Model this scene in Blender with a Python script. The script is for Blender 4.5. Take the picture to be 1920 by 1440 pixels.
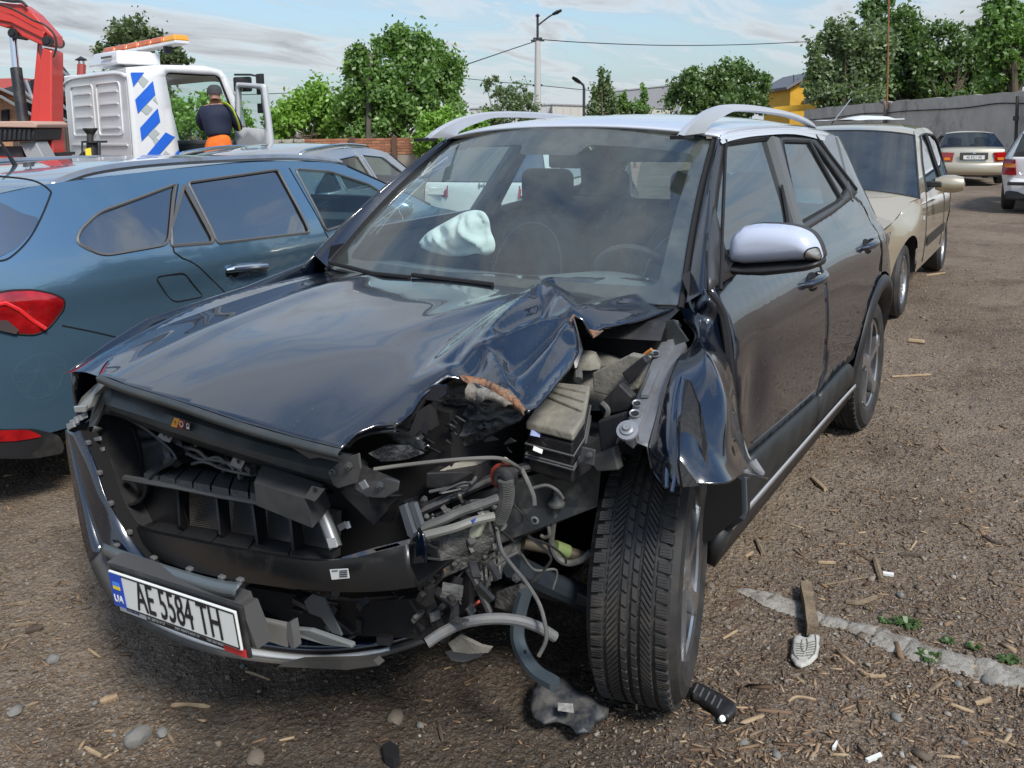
import bpy, bmesh, math, random
import numpy as np
from mathutils import Vector, Matrix, noise
from mathutils.geometry import delaunay_2d_cdt
random.seed(7); np.random.seed(7)
SC = bpy.context.scene
COL = SC.collection
R = math.radians
for o in list(bpy.data.objects): bpy.data.objects.remove(o)

# ------------------------------------------------------------------ camera
CAM = Vector((1.9303, 1.66, 1.526)); YAW = 3.7250; PIT = .1394; ROL = -.0175; FPX = 1603.; SHP = -255.
fw = Vector((math.cos(PIT)*math.cos(YAW), math.cos(PIT)*math.sin(YAW), -math.sin(PIT)))
r0 = fw.cross(Vector((0, 0, 1))).normalized(); u0 = r0.cross(fw)
rt = math.cos(ROL)*r0 + math.sin(ROL)*u0; up = -math.sin(ROL)*r0 + math.cos(ROL)*u0
cd = bpy.data.cameras.new('camera'); cam = bpy.data.objects.new('camera', cd); COL.objects.link(cam)
cam.matrix_world = Matrix(((rt.x, up.x, -fw.x, CAM.x), (rt.y, up.y, -fw.y, CAM.y), (rt.z, up.z, -fw.z, CAM.z), (0, 0, 0, 1)))
cd.sensor_width = 36; cd.lens = 36*FPX/1920; cd.shift_y = SHP/1920; cd.clip_end = 3000; cd.clip_start = .05
SC.camera = cam

# ------------------------------------------------------------------ world, sun, exposure
SUN_AZ = R(62)      # direction to the sun in plan (angle from +x towards +y)
SUN_EL = R(48)
SC.view_settings.view_transform = 'Standard'; SC.view_settings.look = 'None'
SC.view_settings.gamma = 1; SC.view_settings.use_curve_mapping = False; SC.view_settings.exposure = 0.56
wd = bpy.data.worlds.new('World'); SC.world = wd; wd.use_nodes = True
nt = wd.node_tree; nt.nodes.clear()
def N(nt, t, **k):
    n = nt.nodes.new(t)
    for a, b in k.items():
        if a.startswith('i_'):
            n.inputs[a[2:].replace('_', ' ')].default_value = b
        else: setattr(n, a, b)
    return n
def L(nt, a, b): nt.links.new(a, b)
def ramp(nt, stops, src=None, interp='LINEAR'):
    n = nt.nodes.new('ShaderNodeValToRGB'); cr = n.color_ramp; cr.interpolation = interp
    while len(cr.elements) < len(stops): cr.elements.new(.5)
    for e, (p, c) in zip(cr.elements, stops):
        e.position = p; e.color = (c, c, c, 1) if isinstance(c, (int, float)) else (*c, 1)
    if src: nt.links.new(src, n.inputs[0])
    return n.outputs[0]
def mixc(nt, fac, a, b, mode='MIX'):
    n = nt.nodes.new('ShaderNodeMix'); n.data_type = 'RGBA'; n.blend_type = mode
    for i, v in ((0, fac), (6, a), (7, b)):
        if hasattr(v, 'links'): nt.links.new(v, n.inputs[i])
        elif isinstance(v, (int, float)): n.inputs[i].default_value = v
        else: n.inputs[i].default_value = (*v, 1)
    return n.outputs[2]
def mth(nt, op, a, b=0., c=None):
    n = nt.nodes.new('ShaderNodeMath'); n.operation = op
    for i, v in enumerate((a, b) if c is None else (a, b, c)):
        if hasattr(v, 'links'): nt.links.new(v, n.inputs[i])
        else: n.inputs[i].default_value = v
    return n.outputs[0]
sky = N(nt, 'ShaderNodeTexSky', sky_type='NISHITA', sun_disc=False, sun_elevation=SUN_EL, sun_rotation=R(90)-SUN_AZ, air_density=1.3, dust_density=1.2, ozone_density=1.4)
geo = N(nt, 'ShaderNodeTexCoord'); sep = N(nt, 'ShaderNodeSeparateXYZ'); L(nt, geo.outputs['Generated'], sep.inputs[0])
zc = mth(nt, 'ADD', mth(nt, 'MAXIMUM', sep.outputs[2], 0.), .10)
cmb = N(nt, 'ShaderNodeCombineXYZ'); L(nt, mth(nt, 'DIVIDE', sep.outputs[0], zc), cmb.inputs[0]); L(nt, mth(nt, 'DIVIDE', sep.outputs[1], zc), cmb.inputs[1])
mp = N(nt, 'ShaderNodeMapping'); mp.inputs['Rotation'].default_value = (0, 0, R(-20)); mp.inputs['Scale'].default_value = (.5, 1.15, 1); L(nt, cmb.outputs[0], mp.inputs[0])
n1 = N(nt, 'ShaderNodeTexNoise', i_Scale=1.75, i_Detail=9., i_Roughness=.60, i_Distortion=.8); L(nt, mp.outputs[0], n1.inputs[0])
n2 = N(nt, 'ShaderNodeTexNoise', i_Scale=.42, i_Detail=3., i_Roughness=.5); L(nt, mp.outputs[0], n2.inputs[0])
dens = mth(nt, 'ADD', mth(nt, 'MULTIPLY', n1.outputs[0], .66), mth(nt, 'MULTIPLY', n2.outputs[0], .44))
dens = mth(nt, 'SUBTRACT', dens, mth(nt, 'MULTIPLY', ramp(nt, [(.35, 0.), (.75, 1.)], sep.outputs[2]), .055))
mask = ramp(nt, [(.47, 0.), (.53, .45), (.59, .85), (.68, 1.)], dens)
core = ramp(nt, [(.48, (2.6, 3.0, 3.5)), (.55, (3.8, 4.05, 4.3)), (.62, (3.1, 3.3, 3.5)), (.73, (2.0, 2.15, 2.4))], dens)
# hazy pale band close to the horizon
hz = ramp(nt, [(0., .72), (.10, .50), (.28, .16), (.5, 0.)], sep.outputs[2])
sk2 = mixc(nt, 1., sky.outputs[0], (.72, .84, .96), 'MULTIPLY')
c1 = mixc(nt, hz, sk2, (2.1, 2.65, 3.2))
c2 = mixc(nt, mask, c1, core)
bg = N(nt, 'ShaderNodeBackground'); bg.inputs[1].default_value = .13
L(nt, c2, bg.inputs[0]); wo = N(nt, 'ShaderNodeOutputWorld'); L(nt, bg.outputs[0], wo.inputs[0])
sl = bpy.data.lights.new('sun', 'SUN'); sl.energy = 2.7; sl.angle = R(12); sl.color = (1., .95, .87)
so = bpy.data.objects.new('sun', sl); COL.objects.link(so)
sdir = Vector((math.cos(SUN_EL)*math.cos(SUN_AZ), math.cos(SUN_EL)*math.sin(SUN_AZ), math.sin(SUN_EL)))
so.rotation_euler = sdir.to_track_quat('Z', 'Y').to_euler()
SC.cycles.max_bounces = 7; SC.cycles.glossy_bounces = 4; SC.cycles.transparent_max_bounces = 16; SC.cycles.transmission_bounces = 5
SC.cycles.use_denoising = True; SC.cycles.caustics_reflective = False; SC.cycles.caustics_refractive = False; SC.cycles.sample_clamp_indirect = 6.

# ------------------------------------------------------------------ pixel -> place helpers (photo pixels, 1920 wide)
def ray(px, py): return fw + rt*((px-960)/FPX) - up*((py-720-SHP)/FPX)
def at(px, py, x=None, y=None, z=None, d=None):
    r = ray(px, py)
    if x is not None: t = (x-CAM.x)/r.x
    elif y is not None: t = (y-CAM.y)/r.y
    elif z is not None: t = (z-CAM.z)/r.z
    else: t = d
    return CAM + r*t
def ground_z(x, y):
    d = math.hypot(x-CAM.x, y-CAM.y)
    return -.012*max(0, d-9) if d < 60 else -.612
def atg(px, d):
    """ground point seen in column px at depth d"""
    r = ray(px, 466); p = CAM + r*d
    return Vector((p.x, p.y, ground_z(p.x, p.y)))

# ------------------------------------------------------------------ materials
def mat(name, col, rough=.5, metal=0., coat=0., coat_r=.03, spec=.5, bump=0., bscale=40., var=None, vscale=6., vdet=5., emis=None, dirt=None, dirt_lo=.5, dirt_hi=.7, dscale=3., rvar=0., alpha=None, sheen=0., obj=True, coat_ior=1.5):
    m = bpy.data.materials.new(name); m.use_nodes = True; nt = m.node_tree; b = nt.nodes['Principled BSDF']
    b.inputs['Base Color'].default_value = (*col, 1); b.inputs['Roughness'].default_value = rough; b.inputs['Metallic'].default_value = metal
    b.inputs['Coat Weight'].default_value = coat; b.inputs['Coat Roughness'].default_value = coat_r; b.inputs['Specular IOR Level'].default_value = spec; b.inputs['Coat IOR'].default_value = coat_ior
    tc = nt.nodes.new('ShaderNodeTexCoord'); co = tc.outputs['Object']
    c = None
    if var:
        n = N(nt, 'ShaderNodeTexNoise', i_Scale=vscale, i_Detail=vdet, i_Roughness=.6); L(nt, co, n.inputs[0])
        f = ramp(nt, [(.35, 0.), (.65, 1.)], n.outputs[0]); c = mixc(nt, f, col, var)
    if dirt:
        n = N(nt, 'ShaderNodeTexNoise', i_Scale=dscale, i_Detail=9., i_Roughness=.68); L(nt, co, n.inputs[0])
        f = ramp(nt, [(dirt_lo, 0.), (dirt_hi, 1.)], n.outputs[0])
        c = mixc(nt, f, c if c is not None else col, dirt)
        rr = mth(nt, 'ADD', mth(nt, 'MULTIPLY', f, .75-rough), rough); L(nt, rr, b.inputs['Roughness'])
        if coat: L(nt, mth(nt, 'MULTIPLY', mth(nt, 'SUBTRACT', 1., mth(nt, 'MULTIPLY', f, .8)), coat), b.inputs['Coat Weight'])
    if c is not None: L(nt, c, b.inputs['Base Color'])
    if bump:
        n = N(nt, 'ShaderNodeTexNoise', i_Scale=bscale, i_Detail=6., i_Roughness=.6); L(nt, co, n.inputs[0])
        bp = N(nt, 'ShaderNodeBump', i_Strength=bump, i_Distance=.02); L(nt, n.outputs[0], bp.inputs['Height']); L(nt, bp.outputs[0], b.inputs['Normal'])
    if emis: b.inputs['Emission Color'].default_value = (*emis, 1); b.inputs['Emission Strength'].default_value = 1
    return m
def glassmat(name, tint=(.8, .9, .88), ior=1.52, rough=0., dust_brighten=0., refl=1.):
    m = bpy.data.materials.new(name); m.use_nodes = True; nt = m.node_tree; nt.nodes.clear()
    t = N(nt, 'ShaderNodeBsdfTransparent'); t.inputs[0].default_value = (*tint, 1)
    g = N(nt, 'ShaderNodeBsdfGlossy'); g.inputs['Roughness'].default_value = rough; g.inputs[0].default_value = (refl, refl, refl, 1)
    fr = N(nt, 'ShaderNodeFresnel', i_IOR=ior)
    gb = N(nt, 'ShaderNodeNewGeometry'); L(nt, mth(nt, 'ADD', mth(nt, 'MULTIPLY', gb.outputs['Backfacing'], 1/ior-ior), ior), fr.inputs[0])
    mx = N(nt, 'ShaderNodeMixShader'); L(nt, fr.outputs[0], mx.inputs[0]); L(nt, t.outputs[0], mx.inputs[1]); L(nt, g.outputs[0], mx.inputs[2])
    last = mx.outputs[0]
    if dust_brighten:  # pale diffuse veil: light dust, made stronger to brighten dark windscreens
        d = N(nt, 'ShaderNodeBsdfDiffuse'); d.inputs[0].default_value = (.36, .42, .40, 1)
        tc = nt.nodes.new('ShaderNodeTexCoord'); n = N(nt, 'ShaderNodeTexNoise', i_Scale=5., i_Detail=10., i_Roughness=.7); L(nt, tc.outputs['Object'], n.inputs[0])
        n3 = N(nt, 'ShaderNodeTexNoise', i_Scale=160., i_Detail=3., i_Roughness=.6); L(nt, tc.outputs['Object'], n3.inputs[0])
        f = mth(nt, 'ADD', mth(nt, 'MULTIPLY', ramp(nt, [(.35, .25), (.75, 1.)], n.outputs[0]), dust_brighten), mth(nt, 'MULTIPLY', ramp(nt, [(.68, 0.), (.74, 1.)], n3.outputs[0]), dust_brighten*3))
        m2 = N(nt, 'ShaderNodeMixShader'); L(nt, f, m2.inputs[0]); L(nt, last, m2.inputs[1]); L(nt, d.outputs[0], m2.inputs[2]); last = m2.outputs[0]
    o = N(nt, 'ShaderNodeOutputMaterial'); L(nt, last, o.inputs[0])
    return m

# ------------------------------------------------------------------ objects
def tag(o, label=None, cat=None, group=None, kind=None):
    if label: o['label'] = label
    if cat: o['category'] = cat
    if group: o['group'] = group
    if kind: o['kind'] = kind
    return o
def mesh(name, vs, fs, m, parent=None, smooth=True, sharp=None, mats=None, fmi=None):
    me = bpy.data.meshes.new(name)
    me.from_pydata([tuple(v) for v in vs], [], [tuple(f) for f in fs])
    me.update()
    o = bpy.data.objects.new(name, me); COL.objects.link(o)
    if m: me.materials.append(m)
    if mats:
        for mm in mats: me.materials.append(mm)
        if fmi is not None: me.polygons.foreach_set('material_index', fmi)
    if smooth:
        me.shade_smooth()
        if sharp is not None: me.set_sharp_from_angle(angle=R(sharp))
    if parent: o.parent = parent
    return o
def empty(name, loc=(0, 0, 0), rz=0., label=None, cat=None, group=None):
    o = bpy.data.objects.new(name, None); COL.objects.link(o); o.location = loc; o.rotation_euler = (0, 0, rz); o.empty_display_size = .1
    return tag(o, label, cat, group)
def solid(o, t, offset=-1):
    md = o.modifiers.new('solid', 'SOLIDIFY'); md.thickness = t; md.offset = offset; return o
def subs(o, n=1):
    md = o.modifiers.new('sub', 'SUBSURF'); md.levels = n; md.render_levels = n; return o
def bev(o, w=.004, n=2):
    md = o.modifiers.new('bev', 'BEVEL'); md.width = w; md.segments = n; md.limit_method = 'ANGLE'; md.angle_limit = R(40); return o
def cr(pts, n=6, closed=False):
    """catmull-rom through points"""
    P = [Vector(p) for p in pts]; out = []; m = len(P)
    rng = range(m if closed else m-1)
    for i in rng:
        if closed: a, b, c, d = P[(i-1) % m], P[i], P[(i+1) % m], P[(i+2) % m]
        else: a, b, c, d = P[max(i-1, 0)], P[i], P[i+1], P[min(i+2, m-1)]
        for k in range(n):
            t = k/n; out.append(.5*((2*b)+(c-a)*t+(2*a-5*b+4*c-d)*t*t+(3*b-a-3*c+d)*t**3))
    if not closed: out.append(P[-1].copy())
    return out
def resample(pts, n):
    P = [Vector(p) for p in pts]; l = [0]
    for a, b in zip(P, P[1:]): l.append(l[-1]+(b-a).length)
    out = []; j = 0
    for i in range(n):
        s = l[-1]*i/(n-1)
        while j < len(l)-2 and l[j+1] < s: j += 1
        t = (s-l[j])/max(1e-9, l[j+1]-l[j]); out.append(P[j].lerp(P[j+1], min(1, t)))
    return out
def rnd(poly, r=.03, n=4):
    """round the corners of a closed 2D polygon"""
    P = [Vector(p) for p in poly]; out = []; m = len(P)
    for i in range(m):
        a, b, c = P[i-1], P[i], P[(i+1) % m]
        ra = min(r, (a-b).length*.45, (c-b).length*.45)
        p = b+(a-b).normalized()*ra; q = b+(c-b).normalized()*ra
        for k in range(n+1):
            t = k/n; out.append((1-t)**2*p+2*t*(1-t)*b+t*t*q)
    return out
def inpoly(x, y, P):
    c = False; j = len(P)-1
    for i in range(len(P)):
        xi, yi = P[i][0], P[i][1]; xj, yj = P[j][0], P[j][1]
        if (yi > y) != (yj > y) and x < (xj-xi)*(y-yi)/(yj-yi)+xi: c = not c
        j = i
    return c
def pdist(x, y, P):
    best = 1e9
    for i in range(len(P)):
        ax, ay = P[i-1][0], P[i-1][1]; bx, by = P[i][0], P[i][1]
        dx, dy = bx-ax, by-ay; l = dx*dx+dy*dy
        t = 0 if l == 0 else max(0, min(1, ((x-ax)*dx+(y-ay)*dy)/l))
        best = min(best, math.hypot(x-ax-t*dx, y-ay-t*dy))
    return best
def densify(P, step):
    out = []
    for i in range(len(P)):
        a, b = Vector(P[i-1]), Vector(P[i]); n = max(1, int((b-a).length/step))
        for k in range(n): out.append(a.lerp(b, k/n))
    return out
def cdt(outline, step, holes=(), lines=()):
    loops = [densify([Vector((p[0], p[1])) for p in outline], step)]+[densify([Vector((p[0], p[1])) for p in h], step) for h in holes]
    vs = []; es = []
    for lp in loops:
        b = len(vs); vs += lp; es += [(b+i, b+(i+1) % len(lp)) for i in range(len(lp))]
    lpts = []
    for ln in lines:
        q = resample([Vector(p) for p in ln], max(2, int(sum((Vector(a)-Vector(b)).length for a, b in zip(ln, ln[1:]))/step)))
        q = [p for p in q if inpoly(p.x, p.y, loops[0]) and not any(inpoly(p.x, p.y, h) for h in loops[1:]) and pdist(p.x, p.y, loops[0]) > .3*step]
        b = len(vs); vs += q; es += [(b+i, b+i+1) for i in range(len(q)-1) if (q[i]-q[i+1]).length < 2*step]; lpts += q
    xs = [p.x for p in loops[0]]; ys = [p.y for p in loops[0]]
    x = min(xs)+step*.5; row = 0
    while x < max(xs):
        y = min(ys)+(step*.5 if row % 2 else 0)
        while y < max(ys):
            if inpoly(x, y, loops[0]) and not any(inpoly(x, y, h) for h in loops[1:]):
                if all(pdist(x, y, lp) > step*.45 for lp in loops) and all(abs(x-q.x)+abs(y-q.y) > step*.6 for q in lpts): vs.append(Vector((x, y)))
            y += step
        x += step; row += 1
    V, E, F, *_ = delaunay_2d_cdt(vs, es, [], 0, 1e-6)
    out = []
    for f in F:
        cx = sum(V[i].x for i in f)/3; cy = sum(V[i].y for i in f)/3
        if inpoly(cx, cy, loops[0]) and not any(inpoly(cx, cy, h) for h in loops[1:]): out.append(f)
    return V, out
def sheet(name, outline, fn, m, parent=None, step=.06, holes=(), flip=False, thick=0, sharp=None, lines=()):
    V, F = cdt(outline, step, holes, lines)
    vs = [fn(v.x, v.y) for v in V]
    if flip: F = [tuple(reversed(f)) for f in F]
    o = mesh(name, vs, F, m, parent, sharp=sharp)
    if thick: solid(o, thick)
    return o
def loft(name, rows, m, parent=None, flip=False, closed=False, sharp=None, cap=False):
    n = len(rows[0]); vs = [p for r in rows for p in r]; fs = []
    for i in range(len(rows)-1):
        for j in range(n if closed else n-1):
            k = (j+1) % n
            f = (i*n+j, i*n+k, (i+1)*n+k, (i+1)*n+j)
            fs.append(f[::-1] if flip else f)
    if cap: fs.append(tuple(range(n))[::-1]); fs.append(tuple((len(rows)-1)*n+i for i in range(n)))
    return mesh(name, vs, fs, m, parent, sharp=sharp)
class MB:
    def __init__(s): s.v = []; s.f = []; s.mi = []; s.cur = 0
    def add(s, vs, fs):
        b = len(s.v); s.v += [Vector(v) for v in vs]; s.f += [tuple(b+i for i in f) for f in fs]; s.mi += [s.cur]*len(fs); return s
    def box(s, c, size, rot=None, taper=1.):
        c = Vector(c); hx, hy, hz = [k/2 for k in size]; M = rot if rot is not None else Matrix.Identity(3)
        vs = [c+M@Vector((x*hx*(taper if z > 0 else 1), y*hy*(taper if z > 0 else 1), z*hz)) for x in (-1, 1) for y in (-1, 1) for z in (-1, 1)]
        return s.add(vs, [(0, 1, 3, 2), (4, 6, 7, 5), (0, 4, 5, 1), (2, 3, 7, 6), (0, 2, 6, 4), (1, 5, 7, 3)])
    def hexa(s, v8): return s.add(v8, [(3, 2, 1, 0), (4, 5, 6, 7), (0, 1, 5, 4), (1, 2, 6, 5), (2, 3, 7, 6), (3, 0, 4, 7)])
    def tube(s, pts, r, n=8, cap=True, flat=1.):
        P = [Vector(p) for p in pts]; rows = []; prev = None
        for i, p in enumerate(P):
            d = (P[min(i+1, len(P)-1)]-P[max(i-1, 0)])
            d = d.normalized() if d.length > 1e-9 else Vector((0, 0, 1))
            if prev is None: a = d.orthogonal().normalized()
            else: a = (prev-d*prev.dot(d)).normalized() if (prev-d*prev.dot(d)).length > 1e-6 else d.orthogonal().normalized()
            prev = a; b = d.cross(a); rr = r[i] if isinstance(r, (list, tuple)) else r
            rows.append([p+(a*math.cos(2*math.pi*k/n)+b*math.sin(2*math.pi*k/n)*flat)*rr for k in range(n)])
        vs = [q for w in rows for q in w]; fs = [(i*n+k, i*n+(k+1) % n, (i+1)*n+(k+1) % n, (i+1)*n+k) for i in range(len(P)-1) for k in range(n)]
        if cap: fs += [tuple(range(n))[::-1], tuple((len(P)-1)*n+k for k in range(n))]
        return s.add(vs, fs)
    def prism(s, poly, vec):
        """extrude closed 3D polygon along vec"""
        P = [Vector(p) for p in poly]; v = Vector(vec); n = len(P)
        return s.add(P+[p+v for p in P], [tuple(range(n))[::-1], tuple(n+i for i in range(n))]+[(i, (i+1) % n, n+(i+1) % n, n+i) for i in range(n)])
    def lathe(s, prof, o, axis, n=24, ref=None, closed=False):
        """prof: list of (radius, along)"""
        ax = Vector(axis).normalized(); a = ax.orthogonal().normalized() if ref is None else Vector(ref); b = ax.cross(a); O = Vector(o); m = len(prof)
        vs = [O+ax*h+(a*math.cos(2*math.pi*k/n)+b*math.sin(2*math.pi*k/n))*r for (r, h) in prof for k in range(n)]
        fs = [(i*n+k, i*n+(k+1) % n, ((i+1) % m)*n+(k+1) % n, ((i+1) % m)*n+k) for i in range(m if closed else m-1) for k in range(n)]
        return s.add(vs, fs)
    def disc(s, o, axis, r, n=16): return s.lathe([(1e-4, 0), (r, 0)], o, axis, n)
    def build(s, name, m, parent=None, smooth=True, sharp=35, mats=None):
        return mesh(name, s.v, s.f, m, parent, smooth, sharp, mats, s.mi if mats else None)
def rotz(a): return Matrix.Rotation(a, 3, 'Z')
def text(name, body, size, M, m, parent, depth=.0008, sx=1., bold=0.):
    cu = bpy.data.curves.new(name, 'FONT'); cu.body = body; cu.size = size; cu.extrude = depth; cu.align_x = 'CENTER'; cu.align_y = 'CENTER'; cu.offset = bold; cu.resolution_u = 3
    t_ = bpy.data.objects.new(name, cu); cu.materials.append(m); me = bpy.data.meshes.new_from_object(t_); bpy.data.objects.remove(t_)
    o = bpy.data.objects.new(name, me); COL.objects.link(o); o.parent = parent
    o.matrix_local = M @ Matrix.Diagonal((sx, 1, 1, 1)); return o
def frame_m(o, xdir, ydir):
    x = Vector(xdir).normalized(); y = Vector(ydir); z = x.cross(y).normalized(); y = z.cross(x)
    return Matrix(((x.x, y.x, z.x, o[0]), (x.y, y.y, z.y, o[1]), (x.z, y.z, z.z, o[2]), (0, 0, 0, 1)))
def fbm(x, y, z=0., o=4, s=1.):
    a = 0; w = .5
    for i in range(o): a += w*noise.noise(Vector((x*s, y*s, z*s+i*7.3))); w *= .5; s *= 2.03
    return a
# ------------------------------------------------------------------ shared materials
M_dirt = bpy.data.materials.new('dirt_ground'); M_dirt.use_nodes = True
def _g():
    nt = M_dirt.node_tree; b = nt.nodes['Principled BSDF']; tc = nt.nodes.new('ShaderNodeTexCoord'); co = tc.outputs['Object']
    na = N(nt, 'ShaderNodeTexNoise', i_Scale=.55, i_Detail=8., i_Roughness=.62); L(nt, co, na.inputs[0])
    nb = N(nt, 'ShaderNodeTexNoise', i_Scale=9., i_Detail=8., i_Roughness=.7); L(nt, co, nb.inputs[0])
    vo = N(nt, 'ShaderNodeTexVoronoi', i_Scale=55.); L(nt, co, vo.inputs[0])
    v2 = N(nt, 'ShaderNodeTexVoronoi', i_Scale=150.); L(nt, co, v2.inputs[0])
    c1 = mixc(nt, ramp(nt, [(.38, 0.), (.62, 1.)], na.outputs[0]), (.150, .106, .074), (.262, .205, .150))
    c2 = mixc(nt, ramp(nt, [(.35, 0.), (.7, 1.)], nb.outputs[0]), mixc(nt, 1., c1, (.62, .58, .55), 'MULTIPLY'), c1)
    sp = N(nt, 'ShaderNodeSeparateColor'); L(nt, v2.outputs['Color'], sp.inputs[0])
    c3 = mixc(nt, ramp(nt, [(.78, 0.), (.9, .75)], sp.outputs[0]), c2, (.30, .24, .17))
    c4 = mixc(nt, ramp(nt, [(.8, 0.), (.92, .6)], sp.outputs[1]), c3, (.22, .215, .205))
    # leaked oil stain, with shade under the car front painted in
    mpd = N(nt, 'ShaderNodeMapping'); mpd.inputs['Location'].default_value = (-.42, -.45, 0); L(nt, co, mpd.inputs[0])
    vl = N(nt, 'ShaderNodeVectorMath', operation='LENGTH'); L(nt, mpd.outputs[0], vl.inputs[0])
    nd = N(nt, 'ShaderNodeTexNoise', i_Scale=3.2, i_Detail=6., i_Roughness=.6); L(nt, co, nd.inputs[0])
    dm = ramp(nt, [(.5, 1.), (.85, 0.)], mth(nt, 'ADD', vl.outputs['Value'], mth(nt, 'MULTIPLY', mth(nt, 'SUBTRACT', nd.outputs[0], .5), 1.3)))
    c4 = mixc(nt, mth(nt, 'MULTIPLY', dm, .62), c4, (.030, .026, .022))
    npz = N(nt, 'ShaderNodeTexNoise', i_Scale=1.4, i_Detail=5., i_Roughness=.55); L(nt, co, npz.inputs[0])
    c4 = mixc(nt, ramp(nt, [(.56, 0.), (.66, .7)], npz.outputs[0]), c4, mixc(nt, 1., c4, (.60, .57, .55), 'MULTIPLY'))
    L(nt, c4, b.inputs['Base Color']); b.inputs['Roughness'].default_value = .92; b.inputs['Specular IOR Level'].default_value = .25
    h = mth(nt, 'ADD', mth(nt, 'MULTIPLY', nb.outputs[0], 1.2), mth(nt, 'MULTIPLY', vo.outputs[0], .35))
    h = mth(nt, 'ADD', h, mth(nt, 'MULTIPLY', v2.outputs[0], .18))
    bp = N(nt, 'ShaderNodeBump', i_Strength=.9, i_Distance=.03); L(nt, h, bp.inputs['Height']); L(nt, bp.outputs[0], b.inputs['Normal'])
_g()
M_blackpl = mat('black_plastic', (.018, .018, .02), .45, bump=.05, bscale=300, dirt=(.07, .065, .055), dirt_lo=.52, dirt_hi=.85, dscale=7)
M_rubber = mat('tyre_rubber', (.022, .022, .022), .62, dirt=(.075, .065, .055), dirt_lo=.45, dirt_hi=.8, dscale=9)
M_greypl = mat('grey_plastic', (.10, .10, .10), .5)
M_chrome = mat('chrome', (.75, .75, .76), .12, metal=1.)
M_alu = mat('alloy_metal', (.52, .53, .54), .28, metal=.9, dirt=(.12, .11, .1), dirt_lo=.5, dirt_hi=.8)
M_interior = mat('dark_trim', (.02, .022, .026), .7)
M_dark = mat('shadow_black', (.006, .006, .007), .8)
M_glass = glassmat('clear_glass', (.72, .84, .82), 1.5, dust_brighten=.03)
M_glassd = mat('tinted_dark_glass', (.012, .014, .016), .02, spec=1.0, coat=1., coat_r=.01, coat_ior=2.7)
M_red = mat('red_lens', (.42, .010, .012), .08, coat=1., coat_r=.02, var=(.22, .004, .006), vscale=14)
M_amber = mat('amber_lens', (.75, .22, .02), .15, coat=1.)
M_white = mat('white_paint', (.72, .73, .74), .3, coat=.8, coat_r=.06, dirt=(.42, .40, .36), dirt_lo=.55, dirt_hi=.95)
M_plate = mat('plate_white', (.72, .73, .70), .35)
M_ink = mat('plate_black', (.012, .012, .014), .5)
M_blue = mat('plate_blue', (.015, .07, .45), .35)
M_yel = mat('plate_yellow', (.8, .62, .04), .35)
M_concrete = mat('concrete', (.54, .50, .46), .9, var=(.42, .39, .36), vscale=1.3, bump=.5, bscale=14, dirt=(.12, .11, .10), dirt_lo=.55, dirt_hi=.78, dscale=.9)
M_steel = mat('galvanised_steel', (.42, .43, .44), .45, metal=.7)
M_darksteel = mat('dark_steel', (.035, .037, .042), .42, metal=.5, dirt=(.10, .09, .08), dirt_lo=.5, dirt_hi=.8, dscale=8)
M_bark = mat('bark', (.09, .07, .05), .9, bump=.6, bscale=10)

# ------------------------------------------------------------------ ground
def patches(x, y):
    return fbm(x, y, 0, 4, .8)
def gh(x, y):
    """height of the ground incl. small relief"""
    d = math.hypot(x-CAM.x, y-CAM.y)
    z = ground_z(x, y)
    k = max(0., min(1., (16-d)/10))
    z += k*(.030*fbm(x, y, 3., 3, .9)+.016*fbm(x, y, 9., 4, 5.))
    return z - .004
def make_ground():
    # concentric irregular grid: fine close to the camera
    vs = []; fs = []
    nang = 420; a0 = YAW-R(52); a1 = YAW+R(52)
    rad = [.25]
    while rad[-1] < 900: rad.append(rad[-1]*(1+ (.0095 if rad[-1] < 6 else .02 if rad[-1] < 20 else .08))+.002)
    for r in rad:
        for k in range(nang+1):
            a = a0+(a1-a0)*k/nang; x = CAM.x+r*math.cos(a); y = CAM.y+r*math.sin(a)
            z = gh(x, y)
            if r < 12: z += .011*fbm(x, y, 1., 3, 26.)
            vs.append((x, y, z))
    n = nang+1
    for i in range(len(rad)-1):
        for k in range(nang): fs.append((i*n+k, i*n+k+1, (i+1)*n+k+1, (i+1)*n+k)[::-1])
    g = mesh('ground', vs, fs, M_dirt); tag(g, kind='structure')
    # the rest of the yard behind and beside the camera
    vs = []; fs = []; rad2 = [.25, 3, 9, 20, 60, 200, 900]; m = 60
    b0 = a1; b1 = a0+2*math.pi
    for r in rad2:
        for k in range(m+1):
            a = b0+(b1-b0)*k/m; x = CAM.x+r*math.cos(a); y = CAM.y+r*math.sin(a); vs.append((x, y, gh(x, y)))
    for i in range(len(rad2)-1):
        for k in range(m): fs.append((i*(m+1)+k, i*(m+1)+k+1, (i+1)*(m+1)+k+1, (i+1)*(m+1)+k)[::-1])
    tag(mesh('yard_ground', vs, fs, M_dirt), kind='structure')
make_ground()

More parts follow.
